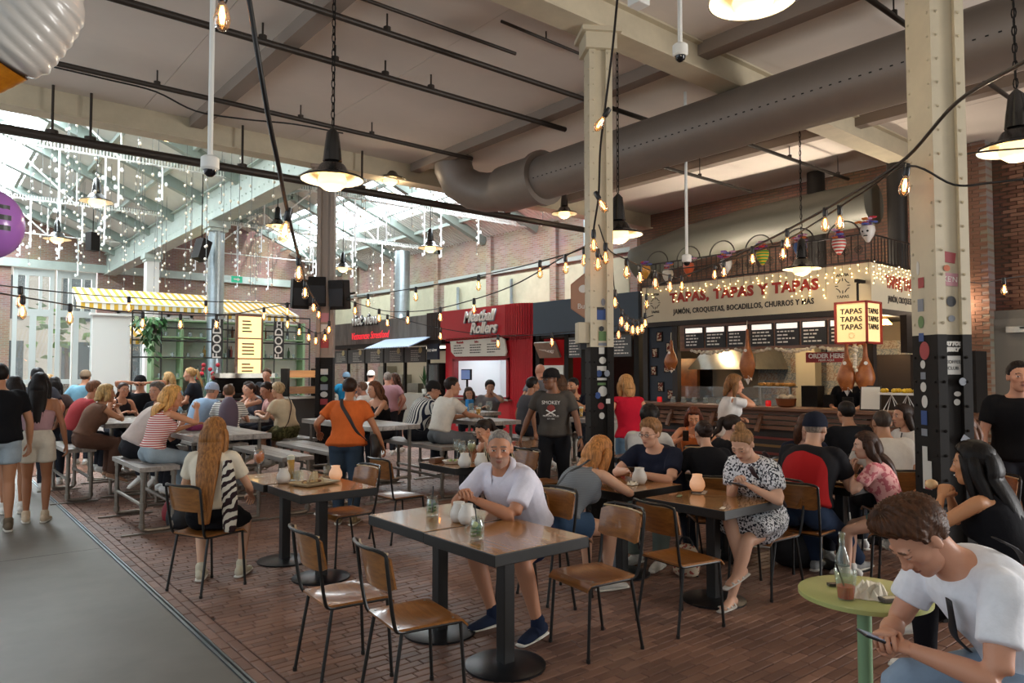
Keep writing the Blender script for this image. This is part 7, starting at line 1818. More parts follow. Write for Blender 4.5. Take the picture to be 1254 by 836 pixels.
# high tables
for pp, l in (((6.40, 8.90, 1.003), 'left beer glass'), ((6.5, 8.7, 1.003), 'right beer glass')): beer(*pp, l + ' on the high table before the man in the white tee', .17, .038)
wineglass(6.62, 8.60, 1.003, 'tall empty stemmed glass beyond the two beers', None, 1.2); votive(6.45, 8.80, 1.003, 'square looking white candle jar between the two beers')
tumbler(5.0, 9.2, 1.003, 'clear tumbler on the high table of the woman in orange', None, .10, .042)
wineglass(2.60, 9.60, 1.003, 'glass of rose wine beside the raised hand', mat('rose_wine', 'C89070', rough=.1), 1.0)
for k, (dx, dy) in enumerate(((-.1, .1), (.1, .15))): beer(8.0 + dx, 7.85 + dy, 1.005, ('left' if k else 'right') + ' amber beer glass at the high table of the bearded man', .16, .036)
bt = thing('glass_bottle', 'clear bottle at the high table of the bearded man', 'bottle', (8.25, 7.75, 1.005)); G().lathe([(0, 0), (.032, 0), (.034, .14), (.014, .20), (.014, .26), (0, .26)], n=14).build('bottle', M_clear, bt, smooth='all')
pu = thing('purple_purse', 'magenta purse lying on the long high table', 'purse', (2.62, 9.1, 1.005), .3); G().box((0, 0, .035), (.26, .12, .07)).build('pouch', mat('magenta_fabric', '7A2A58', rough=.8, bump=.3, scale=30), pu, bevel=.025); G().tube([(-.12, 0, .072), (.12, 0, .072)], .005, 5).build('zip', M_steel, pu)
bl = thing('drink_carton', 'bright blue drink carton before the couple', 'carton', (7.72, 10.6, 1.005)); G().box((0, 0, .1), (.12, .09, .2)).build('carton', mat('bright_blue', '1878B8', rough=.4), bl)
for k in range(3): tumbler(7.55 + .11 * k, 10.35 + .1 * (k % 2), 1.005, 'clear drinking glass in front of the couple by the red stall', None, .14, .035, 'glasses before the couple by the red stall')
for k, (x, y) in enumerate(((3.8, 11.2), (3.75, 11.7), (3.95, 12.1))): tumbler(x, y, 1.005, 'tumbler on the high table by the espresso bar', None, .11, .036, 'glasses on the table by the espresso bar')
gbt = thing('glass_bottle', 'green glass bottle on the high table by the espresso bar', 'bottle', (3.72, 11.4, 1.005)); G().lathe([(0, 0), (.034, 0), (.036, .15), (.014, .21), (.014, .27), (0, .27)], n=14).build('bottle', mat('green_bottle', '2E6A44', rough=.1), gbt, smooth='all')
# tables right of the middle column
wineglass(*(7.072, 6.343, 0.756), 'wine glass right of the middle column', None, 1.15)
votive(7.28, 5.12, .754, 'white candle jar before the woman in the orange top'); tumbler(7.18, 5.22, .754, 'tall clear glass before the woman in the orange top', None, .13, .034)
np_ = thing('paper_napkin', 'crumpled napkins before the woman in the orange top', 'napkin', (7.10, 5.28, .755)); crumple('napkin', M_paper, np_, (0, 0, 0), .16, .14, .06, 7, 8)
# round green table
cu = thing('plastic_cup', 'plastic cup with a red drink and a black straw on the green table', 'cup', (3.085, 1.519, 0.736)); G().lathe([(0, 0), (.032, 0), (.046, .118), (.048, .120), (.045, .118), (.031, .004), (0, .004)], n=24).build('cup', M_clear, cu, smooth='all'); G().lathe([(0, .005), (.031, .005), (.037, .055), (0, .055)], n=20).build('drink', mat('red_drink', 'E01C30', rough=.15), cu, smooth=True); G().tube([(.01, 0, .02), (-.05, .015, .15)], .004, 6).build('straw', M_blackp, cu)
gbt = thing('glass_bottle', 'clear glass bottle behind the red drink on the green table', 'bottle', (3.323, 1.650, 0.736)); G().lathe([(0, 0), (.030, 0), (.032, .01), (.032, .10), (.013, .16), (.012, .215), (.015, .215), (.015, .225), (.011, .225), (.011, .16), (.029, .10), (0, .01)], n=20).build('bottle', M_clear, gbt, smooth='all'); G().lathe([(.0325, .03), (.0325, .075)], n=20).build('label', mat('bottle_label', '9A9A8C', rough=.7), gbt)
np_ = thing('paper_napkin', 'big crumpled white napkin on the green table', 'napkin', (3.219, 1.477, 0.737), .4); crumple('napkin', M_paper, np_, (0, 0, 0), .17, .14, .08, 9, 11)
wa = thing('card_wallet', 'black card wallet on the green table', 'wallet', (3.354, 1.381, 0.737), .2); G().box((0, 0, .006), (.10, .07, .012)).build('wallet', M_blackp, wa, bevel=.003); lines(wa, -.02, .02, .0, .001, 0, 1, M_steel)
pa = thing('cigarette_packet', 'flat packet with a dark rim on the green table', 'packet', (3.192, 1.384, 0.737), -.5); G().box((0, 0, .008), (.09, .05, .016)).build('packet', mat('grey_packet', '4A4440', rough=.5), pa, bevel=.003); G().box((0, 0, .0165), (.06, .03, .001)).build('packet_label', M_cream, pa)
pa = thing('lighter', 'small black lighter left of the red drink', 'lighter', (3.225, 1.643, 0.737), .9); G().box((0, 0, .006), (.03, .05, .012)).build('body', M_blackp, pa)
# ---- straps, bags
def hang(key, name, label, cat, g, m, part):
    i = LT[key]; t = thing(name, label, cat, (i['x'], i['y'], i['z']), math.radians(i['face'])); g.build(part, m, t, smooth='all'); return t
M_strapblk = mat('black_strap', '17171B', rough=.6)
t = hang('orange', 'shoulder_bag', 'black shoulder bag with a long strap on the woman in orange', 'bag', strap_between(LT['orange'], 's', M_strapblk, 1, -1.05, w_=.02, infl=.03), mat('dark_leather', '231C1A', rough=.5), 'strap')
gq = G(); loft(gq, [(-.02, -.30, .98), (-.03, -.33, .86), (-.03, -.32, .76)], [.05, .11, .09], [.04, .055, .045], (1, 0, 0), 14, 3); gq.build('bag_body', mat('dark_leather', '231C1A'), t, smooth='all')
t = hang('beige', 'shoulder_bag', 'thin brown strap across the beige tee', 'bag', strap_between(LT['beige'], 's', M_strapblk, -.8, .9, w_=.012, infl=.03), mat('brown_strap', '3A241C', rough=.6), 'strap')
t = hang('fg', 'cross_body_bag', 'black strap over the shoulder of the young man at the green table', 'bag', strap_between(LT['fg'], 's', M_strapblk, 1, -.9, w_=.019, infl=.058), M_strapblk, 'strap')
t = hang('dress', 'shoulder_bag', 'dark brown bag strap over the floral dress', 'bag', strap_between(LT['dress'], 's', M_strapblk, 1, .9, w_=.022, infl=.028, t1=.15), mat('plum_leather', '2E1A1E', rough=.5), 'strap')
t = hang('blonde', 'shoulder_bag', 'black and white striped strap across the grey tank top', 'bag', strap_between(LT['blonde'], 's', M_strapblk, -1, .9, w_=.018, infl=.022), mat('strap_dark_stripe', '2A2C30', rough=.6), 'strap')
t = hang('blouse', 'shoulder_bag', 'thin dark strap across the white blouse', 'bag', strap_between(LT['blouse'], 's', M_strapblk, 1, -.9, w_=.008, infl=.03), M_strapblk, 'strap')
i = LT['breton']; t = thing('rucksack', 'purple and grey rucksack on the striped tee', 'bag', (i['x'], i['y'], 0), math.radians(i['face']))
gq = G(); P = [i['spine'](f) - i['fwd'](f) * .17 for f in (.05, .35, .7, .9)]; loft(gq, P, [.11, .13, .12, .07], [.07, .09, .08, .05], (0, 1, 0), 16, 3); gq.build('pack', mat('plum_nylon', '5A4A58', rough=.7, bump=.3, scale=25), t, smooth='all')
gq = G()
for k in (-1, 1): loft(gq, [i['spine'](.9) + i['lat'](.9) * k * .09 - i['fwd'](.9) * .10, i['spine'](.98) + i['lat'](.9) * k * .09, i['spine'](.8) + i['lat'](.9) * k * .10 + i['fwd'](.8) * .125], .022, .006, (0, 1, 0), 8, 3)
gq.build('strap', mat('magenta_fabric', '7A2A58'), t, smooth='all')
i = LT['longhair']; zb = thing('patterned_scarf', 'black and cream zebra patterned scarf hanging at the right side of the long haired girl', 'scarf', (i['x'], i['y'], 0), math.radians(i['face']))
gq = G(); sp_, la_, fw__ = i['spine'], i['lat'], i['fwd']
loft(gq, [sp_(.80) - la_(.8) * .15 - fw__(.8) * .14, sp_(.5) - la_(.5) * .17 - fw__(.5) * .15, sp_(.2) - la_(.2) * .185 - fw__(.2) * .15, sp_(.0) - la_(0) * .19 - fw__(0) * .15 + (0, 0, -.02), sp_(0) - la_(0) * .19 - fw__(0) * .16 + (0, 0, -.12)], [.035, .055, .06, .055, .045], .018, (0, 1, 0), 16, 4, groove=.12, gk=6)
m, nt, b_ = nodes_of('zebra_cloth', .8, .2); tc = nt.nodes.new('ShaderNodeTexCoord'); wv = nt.nodes.new('ShaderNodeTexWave'); wv.inputs['Scale'].default_value = 7; wv.inputs['Distortion'].default_value = 7; wv.bands_direction = 'DIAGONAL'; wv.inputs['Detail Scale'].default_value = 1.2
cr = nt.nodes.new('ShaderNodeValToRGB'); cr.color_ramp.interpolation = 'CONSTANT'; cr.color_ramp.elements[0].color = lin('2E1E20'); cr.color_ramp.elements[1].color = lin('CFC6B4'); cr.color_ramp.elements[1].position = .5
nt.links.new(tc.outputs['Object'], wv.inputs['Vector']); nt.links.new(wv.outputs['Fac'], cr.inputs['Fac']); nt.links.new(cr.outputs['Color'], b_.inputs['Base Color'])
gq.build('cloth', m, zb, smooth='all')
def floor_bag(x, y, label, c, s=1.0, rz=0):
    t = thing('floor_bag', label, 'bag', (x, y, 0), rz); gq = G(); loft(gq, [(0, 0, .03 * s), (0, 0, .14 * s), (.01, 0, .27 * s), (.02, 0, .36 * s)], [.15 * s, .17 * s, .15 * s, .09 * s], [.11 * s, .13 * s, .10 * s, .05 * s], (0, 1, 0), 16, 3, cap=.3)
    gq.build('bag_body', c, t, smooth='all'); a = np.linspace(0, PI, 9); G().tube(np.stack([0 * a, .08 * s * np.cos(a), .36 * s + .10 * s * np.sin(a)], 1), .010, 6).build('strap', M_strapblk, t)
floor_bag(6.02, 3.42, 'black rucksack on the floor beside the man in the navy cap', mat('black_nylon', '16171B', rough=.6, bump=.4, scale=18), 1.2, .4)
floor_bag(2.25, 8.45, 'black bag on the floor under the high bench by the aisle', mat('black_nylon', '16171B'), .9, .2); floor_bag(2.3, 8.95, 'red and black bag under the woman in the striped top', mat('red_nylon', '8A1C28', rough=.6), .7)
floor_bag(5.02, 3.82, 'floral cloth bag on the floor behind the single cafe table', blotch_mat('floral_bag_print', 'C8B49A', '9A4A40', 30, .55), .7, .3); floor_bag(4.72, 4.35, 'transparent looking grey bag under the cafe table of the woman in navy', mat('grey_plastic', '8A9096', rough=.3), .7)
# man in white: sunglasses at the placket, collar lining
i = LT['white']; t = thing('hanging_sunglasses', 'black sunglasses hooked in the placket of the white shirt', 'sunglasses', (i['x'], i['y'], 0), math.radians(i['face']))
c_ = i['spine'](.62) + i['fwd'](.62) * .168; G().tube([c_ + (0, .02, .03), c_ + (.004, .025, -.04), c_ + (.004, .0, -.06), c_ + (.004, -.015, -.03), c_ + (0, -.01, .03)], .006, 6).ball(tuple(c_ + np.array([.004, .005, -.03])), (.008, .022, .03), 8).build('folded_frame', M_blackp, t)
gq = G(); P = [i['spine'](f) + i['fwd'](f) * d_ for f, d_ in ((.93, .105), (.8, .140), (.6, .155), (.35, .155))]; loft(gq, P, [.016, .014, .012, .010], .003, (0, 1, 0), 8, 3); gq.build('placket_lining', mat('lavender_lining', '8C98C8', rough=.8), i['root'], smooth='all')
# shirt print of the man in the cap
i = LT['cap']; c_ = i['spine'](.66) + i['fwd'](.66) * .166
for k, (w_, z, sz) in enumerate((('SMOKEY', .06, .060), ('MOTORCYCLES', -.10, .028), ('EST 1994', -.135, .024))): text(w_, sz, 'shirt_print', M_chalk, i['root'], tuple(c_ + np.array([.0, 0, z])), (PI / 2, 0, PI / 2), ext=.002)
G().ball(tuple(c_ + np.array([-.004, 0, -.005])), (.006, .05, .042), 12).build('shirt_emblem', mat('faded_red_print', '8A3A34', rough=.9), i['root']); G().box(tuple(c_ + np.array([.004, 0, -.06])), (.004, .13, .014), 0, 0, 0, .5).box(tuple(c_ + np.array([.004, 0, -.06])), (.004, .13, .014), 0, 0, 0, -.5).build('shirt_emblem', M_chalk, i['root'])
arm = [a for a in i['arms'] if a[0] == 1][0]; G().tube([arm[3] - arm[4] * .035, arm[3] - arm[4] * .01], .038, 12).build('wrist_watch', M_blackp, i['root'])
i = LT['fg']; c_ = i['spine'](.62) - i['fwd'](.62) * .148
for k in range(5): G().ball(tuple(c_ + i['lat'](.6) * (.05 - .02 * k) + np.array([0, 0, .05 - .03 * k])), (.012, .018, .014), 8).build('back_print', mat('print_red', 'B03A3C', rough=.9) if k % 2 else mat('print_blue', '3C7CA0', rough=.9), i['root'])

# ================================================================ STICKERS ON THE COLUMNS
def sticker(col, s, face, off, z, w, h, m, shape='box', body=None, tm=None, rot=0.0):
    """Thin label on a column face: 'front' is the local -y side, 'side' the local -x side."""
    g = G()
    if shape == 'box': g.b2((-w / 2, -.0015, -h / 2), (w / 2, 0, h / 2))
    else: g.prism([(w / 2 * math.cos(k * PI / 8), h / 2 * math.sin(k * PI / 8)) for k in range(16)], 0, .0015, 0, Matrix(((1, 0, 0, 0), (0, 0, -1, 0), (0, 1, 0, 0), (0, 0, 0, 1))))
    o = g.build('sticker', m, col)
    d = s + .003
    if face == 'front': o.location = (off, -s * .78 - .004 if abs(off) < s - .08 else -d, z); o.rotation_euler = (0, rot, 0)
    else: o.location = (-d, -off, z); o.rotation_euler = (0, rot, -PI / 2)
    if body: text(body, h * .6 if '\n' not in body else h * .34, 'sticker_print', tm or M_signblk, o, (0, -.003, 0), (PI / 2, 0, 0), ext=.0005)
    return o
SW = mat('sticker_white', 'C9C6BE', rough=.5); SB = mat('sticker_black', '26262A', rough=.5); SR = mat('sticker_red', '9A3438', rough=.5); SG = mat('sticker_green', '5C7A48', rough=.5); SBl = mat('sticker_blue', '2C4880', rough=.5); SO = mat('sticker_orange', 'B85A28', rough=.5); SP = mat('sticker_pink', 'B88088', rough=.5); SGr = mat('sticker_grey', '7C8088', rough=.5)
def zr(v, d=5.1): return 1.7 - (v - 455) * d / 890
F = 'front'
for off, v, w, h, m, sh, bd, tm, rot in ((-.005, 315, .09, .075, SR, 'box', None, None, .15), (-.05, 329, .05, .045, SO, 'disc', None, None, 0), (-.02, 342, .15, .09, SP, 'box', 'J·KE\'N', M_chalk, .06), (0, 369, .075, .075, SB, 'disc', None, None, 0), (0, 390, .055, .045, SGr, 'disc', None, None, 0),
    (0, 447, .125, .13, SW, 'box', None, None, 0), (.05, 467, .055, .055, SGr, 'disc', None, None, 0), (.03, 482, .055, .035, SW, 'disc', None, None, 0), (.025, 492, .05, .045, SW, 'disc', None, None, 0), (.06, 537, .06, .05, SGr, 'box', None, None, .6), (0, 580, .03, .008, SW, 'box', None, None, 0), (.02, 625, .06, .05, SW, 'box', None, None, .1)):
    sticker(col_right, .13, F, off, zr(v), w, h, m, sh, bd, tm, rot)
for k, (w_, v) in enumerate((('TATTOO', 421), ('JERKY', 428))):
    text(w_, .036, 'sticker_lettering', M_chalk, col_right, (0, -.13 * .78 - .006, zr(v)), (PI / 2, 0, 0), ext=.001, shear=.3, off=.004)
for off, v, w, h, m, sh in ((-.05, 325, .03, .1, SW, 'disc'), (-.02, 344, .06, .075, SR, 'box'), (-.03, 372, .06, .09, SGr, 'box'), (-.03, 393, .06, .09, SG, 'disc'), (-.03, 412, .05, .06, SBl, 'box'), (-.0, 429, .10, .13, SR, 'disc'), (-.02, 446, .05, .06, SW, 'disc'), (-.02, 460, .05, .05, SGr, 'box'), (-.02, 474, .06, .07, SW, 'disc'), (-.01, 492, .06, .09, SW, 'disc'), (-.02, 512, .06, .10, SBl, 'box'), (-.02, 530, .06, .05, SGr, 'box'), (-.02, 556, .05, .10, SW, 'box'), (.0, 582, .09, .20, SW, 'box')):
    sticker(col_right, .13, 'side', off, zr(v), w, h, m, sh)
sticker(col_right, .133, 'side', .01, zr(594), .06, .06, SR)
for w_, dz in (('COFFEE', .022), ('CLUB', -.022)): text(w_, .034, 'sticker_print', SB, col_right, (0, -.13 * .78 - .0075, zr(447) + dz), (PI / 2, 0, 0), ext=.0005)
def zm(v): return 1.7 - (v - 455) * 7.6 / 890
for off, v, w, h, m, sh in ((.02, 369, .045, .08, SGr, 'disc'), (-.01, 384, .11, .12, SBl, 'box'), (-.01, 377, .08, .03, SB, 'box'), (0, 402, .055, .055, SB, 'disc'), (.01, 411, .08, .10, SG, 'box'), (.01, 421, .09, .03, SGr, 'box'),
    (.0, 429, .06, .07, SW, 'box'), (.01, 441, .075, .075, SW, 'disc'), (.0, 451, .10, .05, SW, 'box'), (-.03, 457, .065, .075, SBl, 'disc'), (.05, 457, .06, .07, SGr, 'disc'), (.01, 464, .12, .025, SW, 'box'), (0, 470, .09, .025, SG, 'box'), (.01, 479, .10, .11, SW, 'disc'), (-.05, 484, .06, .07, SBl, 'disc'), (.06, 491, .045, .05, SW, 'box'), (-.01, 497, .07, .07, SR, 'disc'), (0, 509, .06, .07, SW, 'disc')):
    sticker(col_mid, .125, F, off, zm(v), w, h, m, sh)
def zl(v): return 1.7 - (v - 455) * 12.7 / 890
for k, v in enumerate((455, 464, 474, 483, 492)): sticker(col_left, .15, F, 0, zl(v), .13, .10, (SW, SG, SGr, SW, SR)[k], 'disc' if k % 2 else 'box')
for k, v in enumerate((388, 402, 420)): sticker(col_left, .15, F, 0, zl(v), .14, .16, (SP, SW, SR)[k])
eb = thing('junction_box', 'beige electrical box on the left side of the middle column', 'box', (5.64, 5.40, 1.98), math.radians(-32)); G().b2((-.25, -.10, .02), (-.127, .06, .24)).build('box', M_beamw, eb, bevel=.008); G().b2((-.22, -.06, -.04), (-.15, .0, .02)).build('socket', SB, eb)

def zroof(x): x0, x1 = (5.64, 14.5) if x > 5.64 else (-3.2, 5.64); xr = (x0 + x1) / 2; return 6.15 + 1.85 * (1 - abs(x - xr) / (xr - x0))
# ================================================================ LAMPS, STRING LIGHTS, THINGS THAT HANG
M_shade = mat('black_enamel', '181818', rough=.25, coat=.5); M_shade_in = mat('white_enamel', 'EFE6CC', rough=.4)
M_globe = mat('lamp_globe_glow', 'FFF0D0', rough=.2, emit='FFD898', es=1.9)
def pendant(p, dia, label, top=5.7, power=30, blue=False):
    if p[1] > 12.3: top = zroof(p[0]) + .01
    t = thing('pendant_lamp', label, 'lamp', p); r = dia / 2
    G().lathe([(.03, .30 * r * 2), (.055, .28 * 2 * r), (.10 * dia * 2, .42 * r), (.55 * r, .17 * r), (r, .0), (r * 1.02, -.02)], n=32).lathe([(.0, .62 * r), (.035, .62 * r), (.06, .56 * r)], n=16).build('shade', M_shade, t, smooth=True)
    G().lathe([(r * 1.0, -.018), (.56 * r, .13 * r), (.30 * r, .26 * r)], n=32).build('reflector', M_shade_in, t, smooth=True)
    G().lathe([(.42 * r, .08 * r), (.48 * r, -.03), (.44 * r, -.24 * r), (.26 * r, -.38 * r), (0, -.43 * r)], n=24).build('globe', M_globe, t, smooth=True)
    G().lathe([(0, .62 * r + .30), (.055, .62 * r + .24), (.075, .62 * r + .08), (.085, .62 * r - .02), (.06, .56 * r)], n=16).build('lamp_cap', M_shade, t, smooth=True)
    L = top - p[2]; z = .62 * r + .30; g = G()
    if L > 0:
        n = int((L - z) / .07)
        if dia > .5 and n < 60 and p[1] < 12:
            for k in range(n):
                a = np.linspace(0, 2 * PI, 9)[:-1]; c = np.stack([.016 * np.cos(a) * (k % 2), .016 * np.cos(a) * (1 - k % 2), z + .035 + k * .07 + .045 * np.sin(a)], 1); g.tube(c, .005, 4, closed=True)
            g.tube([(.012, 0, z), (.012, 0, L)], .005, 5)
        else: g.tube([(0, 0, z), (0, 0, L)], .010, 5)
        g.build('chain', M_black, t)
    if power:
        d = bpy.data.lights.new('pendant_light', 'POINT'); d.energy = power; d.color = (1, .80, .55); d.shadow_soft_size = .08
        o = bpy.data.objects.new('pendant_light', d); COL.objects.link(o); o.location = (p[0], p[1], p[2] - .50 * r)
    return t
pendant((2.849, 6.007, 3.434), .55, 'big black enamel pendant with a glowing globe on a long chain, nearest')
pendant((6.137, 5.571, 3.267), .55, 'pendant with a glowing globe half hidden behind the middle column')
pendant((6.601, 1.825, 3.450), .55, 'pendant cut off by the right picture edge')
pendant((4.123, 2.567, 4.115), .55, 'pendant seen from below at the upper picture edge')
pendant((10.390, 5.701, 3.276), .56, 'pendant in front of the iron railing over the tapas sign')
pendant((3.585, 14.655, 6.216), .72, 'pendant just below the cream edge beam at the left', 7.2)
pendant((6.956, 12.145, 5.394), .6, 'pendant half hidden by the black pipe right of the left column', 7.2)
pendant((2.738, 16.515, 5.133), .62, 'pendant on a thin rod in the left glazed hall, nearest there', 6.9, 8)
pendant((2.661, 21.108, 5.016), .62, 'farther pendant in the left glazed hall', 6.9, 8)
pendant((6.522, 16.642, 5.142), .55, 'pendant in the right glazed hall next to the left column', 6.8, 8)
pendant((9.579, 14.779, 4.705), .60, 'pendant in the middle of the right glazed hall', 7.2, 8)
pendant((9.536, 19.343, 4.709), .60, 'farthest pendant in the right glazed hall', 7.2, 8)
pendant((10.707, 11.264, 5.104), .55, 'pendant near the shiny flue left of the middle column', 6.9, 8)

M_bulbglass = glass_mat('bulb_glass', 'FFE8C8', .02, .12)
M_filament = mat('filament_glow', 'FFC060', rough=.3, emit='FFB060', es=26)
def bulb_meshes(s):
    cap_ = G().lathe([(0, .055 * s), (.016 * s, .055 * s), (.019 * s, .03 * s), (.019 * s, 0), (.014 * s, -.012 * s), (0, -.012 * s)], n=10).mesh('bulb_socket', M_blackp, True)
    gl = G().lathe([(.012 * s, -.012 * s), (.024 * s, -.045 * s), (.030 * s, -.075 * s), (.026 * s, -.100 * s), (.012 * s, -.116 * s), (0, -.119 * s)], n=14).mesh('bulb', M_bulbglass, 'all')
    fi = G()
    for k in range(4):
        a = k * PI / 2; fi.tube([(.004 * s * math.cos(a), .004 * s * math.sin(a), -.025 * s), (.010 * s * math.cos(a), .010 * s * math.sin(a), -.06 * s), (.005 * s * math.cos(a), .005 * s * math.sin(a), -.092 * s)], .0022 * s, 4)
    fi = fi.mesh('filament', M_filament); return cap_, gl, fi
BM = bulb_meshes(1.3); BF = G().ball((0, 0, -.06), (.030, .030, .046), 8).mesh('bulb', mat('small_bulb_glow', 'FFDCB0', rough=.3, emit='FFCF90', es=6)); 
M_cable = mat('black_rubber_cable', '1A1614', rough=.5)
def string_light(label, pts, bulbs, rad=.008, sub=6, far=False, lit=True):
    t = thing('string_light', label, 'string light', pts[0]); o0 = np.array(pts[0]); P = catmull(np.array(pts) - o0, sub)
    G().tube(P, rad, 6).build('cable', M_cable, t, smooth='all')
    seg = np.concatenate([[0], np.cumsum(np.linalg.norm(np.diff(P, axis=0), axis=1))])
    for f in bulbs:
        tilt = 0
        if isinstance(f, tuple): f, tilt = f
        s = f * seg[-1]; q = np.array([np.interp(s, seg, P[:, k]) for k in range(3)])
        c = new_obj('bulb_socket', BM[0], t); c.location = q + np.array([0, 0, -.055]); c.rotation_euler = (tilt, tilt * .7, 0)
        new_obj('bulb', BF if far else BM[1], c)
        if not far: new_obj('filament', BM[2], c)
    return t
string_light('thick black cable with amber bulbs falling from the ceiling to the left column', [(1.112, 3.228, 3.414), (1.194, 3.290, 3.113), (1.307, 3.456, 2.915), (1.462, 3.717, 2.765), (1.812, 4.464, 2.726), (2.436, 5.764, 2.669), (3.751, 8.566, 2.745), (5.334, 11.666, 2.775)], [(.18, .2), .345, .56, .80, .95], .012)
string_light('long cable with amber bulbs crossing the left hall at head height, upper one', [(0.459, 8.035, 2.491), (1.125, 9.429, 2.592), (1.835, 10.528, 2.674), (3.178, 11.625, 2.778), (4.513, 11.822, 2.835), (5.375, 11.891, 2.878)], [.12, .50, .72, .92], .008)
string_light('long sagging cable with amber bulbs crossing the left hall, lower one', [(0.425, 7.416, 2.376), (0.733, 8.069, 2.394), (1.688, 9.613, 2.427), (2.718, 10.708, 2.488), (3.668, 11.481, 2.570), (4.514, 11.822, 2.767), (5.374, 11.891, 2.963)], [.11, .25, .48, .60, .72, .86], .008)
string_light('upper cable with amber bulbs from the left to the middle column', [(5.571, 11.600, 2.953), (5.922, 9.759, 2.986), (6.024, 7.734, 3.038), (5.801, 6.105, 3.056), (5.603, 5.427, 3.075)], [.14, .33, .57, .80, .96], .008)
string_light('sagging cable with amber bulbs from the left to the middle column', [(5.571, 11.600, 3.010), (5.725, 10.826, 2.794), (5.838, 10.216, 2.666), (5.977, 9.326, 2.629), (5.950, 8.312, 2.676), (5.903, 7.186, 2.801), (5.732, 6.033, 3.021), (5.567, 5.392, 3.084)], [.09, .19, .30, .43, .57, .90], .008)
string_light('lowest cable with amber bulbs before the red and blue stalls', [(6.430, 11.542, 2.739), (6.932, 10.353, 2.439), (7.356, 9.228, 2.284), (7.565, 8.021, 2.294), (7.804, 7.048, 2.367), (8.010, 6.620, 2.492)], [.03, .25, .47, .68, .9], .007)
string_light('cable with amber bulbs running down in front of the middle column', [(4.050, 3.661, 4.592), (4.312, 3.964, 4.318), (4.552, 4.284, 3.923), (4.742, 4.516, 3.694), (4.948, 4.736, 3.356), (5.127, 4.977, 3.024), (5.341, 5.060, 2.829)], [(.38, .5), (.70, -.4), .86, .95], .010)
string_light('knot of amber bulbs hanging from the middle column to the tapas sign', [(5.238, 5.015, 3.166), (5.534, 5.160, 2.971), (5.987, 5.306, 2.922), (6.757, 5.579, 2.893), (7.468, 5.771, 2.893)], [.12, .35, .52, .72, .9], .007)
string_light('short garland of amber bulbs left of the cream sign', [(5.789, 5.339, 3.066), (6.247, 5.739, 2.694), (6.762, 6.092, 2.460), (7.355, 6.382, 2.380), (7.921, 6.693, 2.515), (8.253, 6.939, 2.931)], [.25, .42, .50, .58, .66, .74, .82, .95], .006)
string_light('thick cable with amber bulbs from the right column over the cream sign', [(3.907, 0.932, 3.189), (4.160, 1.113, 3.215), (4.683, 1.589, 3.279), (5.242, 2.100, 3.173), (5.757, 2.648, 3.154), (6.536, 3.431, 3.185), (7.419, 4.517, 3.173), (8.299, 5.866, 3.127), (8.749, 7.307, 3.000)], [.42, .54, .66, .80, .90], .012)
string_light('thinner second cable with amber bulbs beneath the thick right one', [(5.450, 1.477, 2.931), (5.443, 1.676, 2.944), (5.435, 1.877, 2.972), (5.249, 2.094, 3.116), (5.883, 2.674, 3.159), (6.703, 3.553, 3.133), (7.371, 4.298, 3.128), (8.042, 5.558, 3.111), (8.031, 6.344, 3.110)], [(.13, .1), .36, .62, .85], .008)
string_light('short cable with small bulbs right of the right column', [(5.901, 2.011, 3.295), (5.964, 1.830, 3.295), (6.083, 1.603, 3.288)], [.05], .007)
string_light('far cable with small amber bulbs before the dark brick wall', [(10.052, 3.390, 2.816), (10.248, 3.229, 2.806), (10.501, 3.022, 2.867), (10.761, 2.808, 2.908)], [.02, .55], .006)
string_light('cable end with a bare bulb at the upper left picture edge', [(1.036, 3.549, 3.553), (1.082, 3.512, 3.529), (1.142, 3.462, 3.560)], [.5], .008)
string_light('dotted line of amber bulbs along the top of the red stall and left column', [(4.788, 11.985, 2.697), (5.038, 11.650, 2.455), (5.230, 11.492, 2.345), (5.356, 11.389, 2.482), (5.375, 11.373, 2.799)], [.1, .3, .45, .55, .68, .8], .007)

# icicle strings and hanging globe bulbs in the glazed halls
M_cord = mat('grey_cord', '6A6E6C', rough=.7); M_bulbw = mat('white_globe_bulb', 'E6E0D0', rough=.2, emit='FFEBCC', es=.15); M_ice = mat('icicle_white', 'F6F8F8', rough=.4, emit='F4FAFF', es=.3)
r = random.Random(11); var = []
for k in range(6):
    g = G(); L = 1.5 + .30 * k; g.tube([(0, 0, 0), (0, 0, -L)], .006, 4)
    for q in range(4 + k): g.ball((r.uniform(-.03, .03), r.uniform(-.03, .03), -L * (.25 + .75 * q / (3 + k))), (.027, .027, .034), 7, 1, 5)
    var.append(g.mesh('globe_bulb_strand', [M_cord, M_bulbw], 'x'))
ice = []
for k in range(4):
    g = G(); L = .7 + .25 * k; g.tube([(0, 0, 0), (.01, 0, -L)], .020, 5, 0)
    for q in range(4 + k): z = -L * (q + 1) / (4 + k); g.ball((r.uniform(-.09, .09), r.uniform(-.03, .03), z), (.035, .035, .05), 6, 0, 4)
    ice.append(g.mesh('icicle_strand', M_ice, 'x'))
for k in range(92):
    left = k < 50
    x = r.uniform(2.0, 5.3) if left else r.uniform(6.1, 13.8); y = r.uniform(13.2, 24) if left else r.uniform(13.2, 27)
    o = new_obj('globe_bulb_strand', var[r.randrange(6)]); o.location = (x, y, zroof(x) + (.03 if 10.9 < x < 12.7 or x < 2.4 else -.01)); o.rotation_euler = (0, 0, r.uniform(0, 6))
    tag(o, 'cord with small globe bulbs hanging in the %s glazed hall' % ('left' if left else 'right'), 'string light', 'globe bulb strands in the %s hall' % ('left' if left else 'right'))
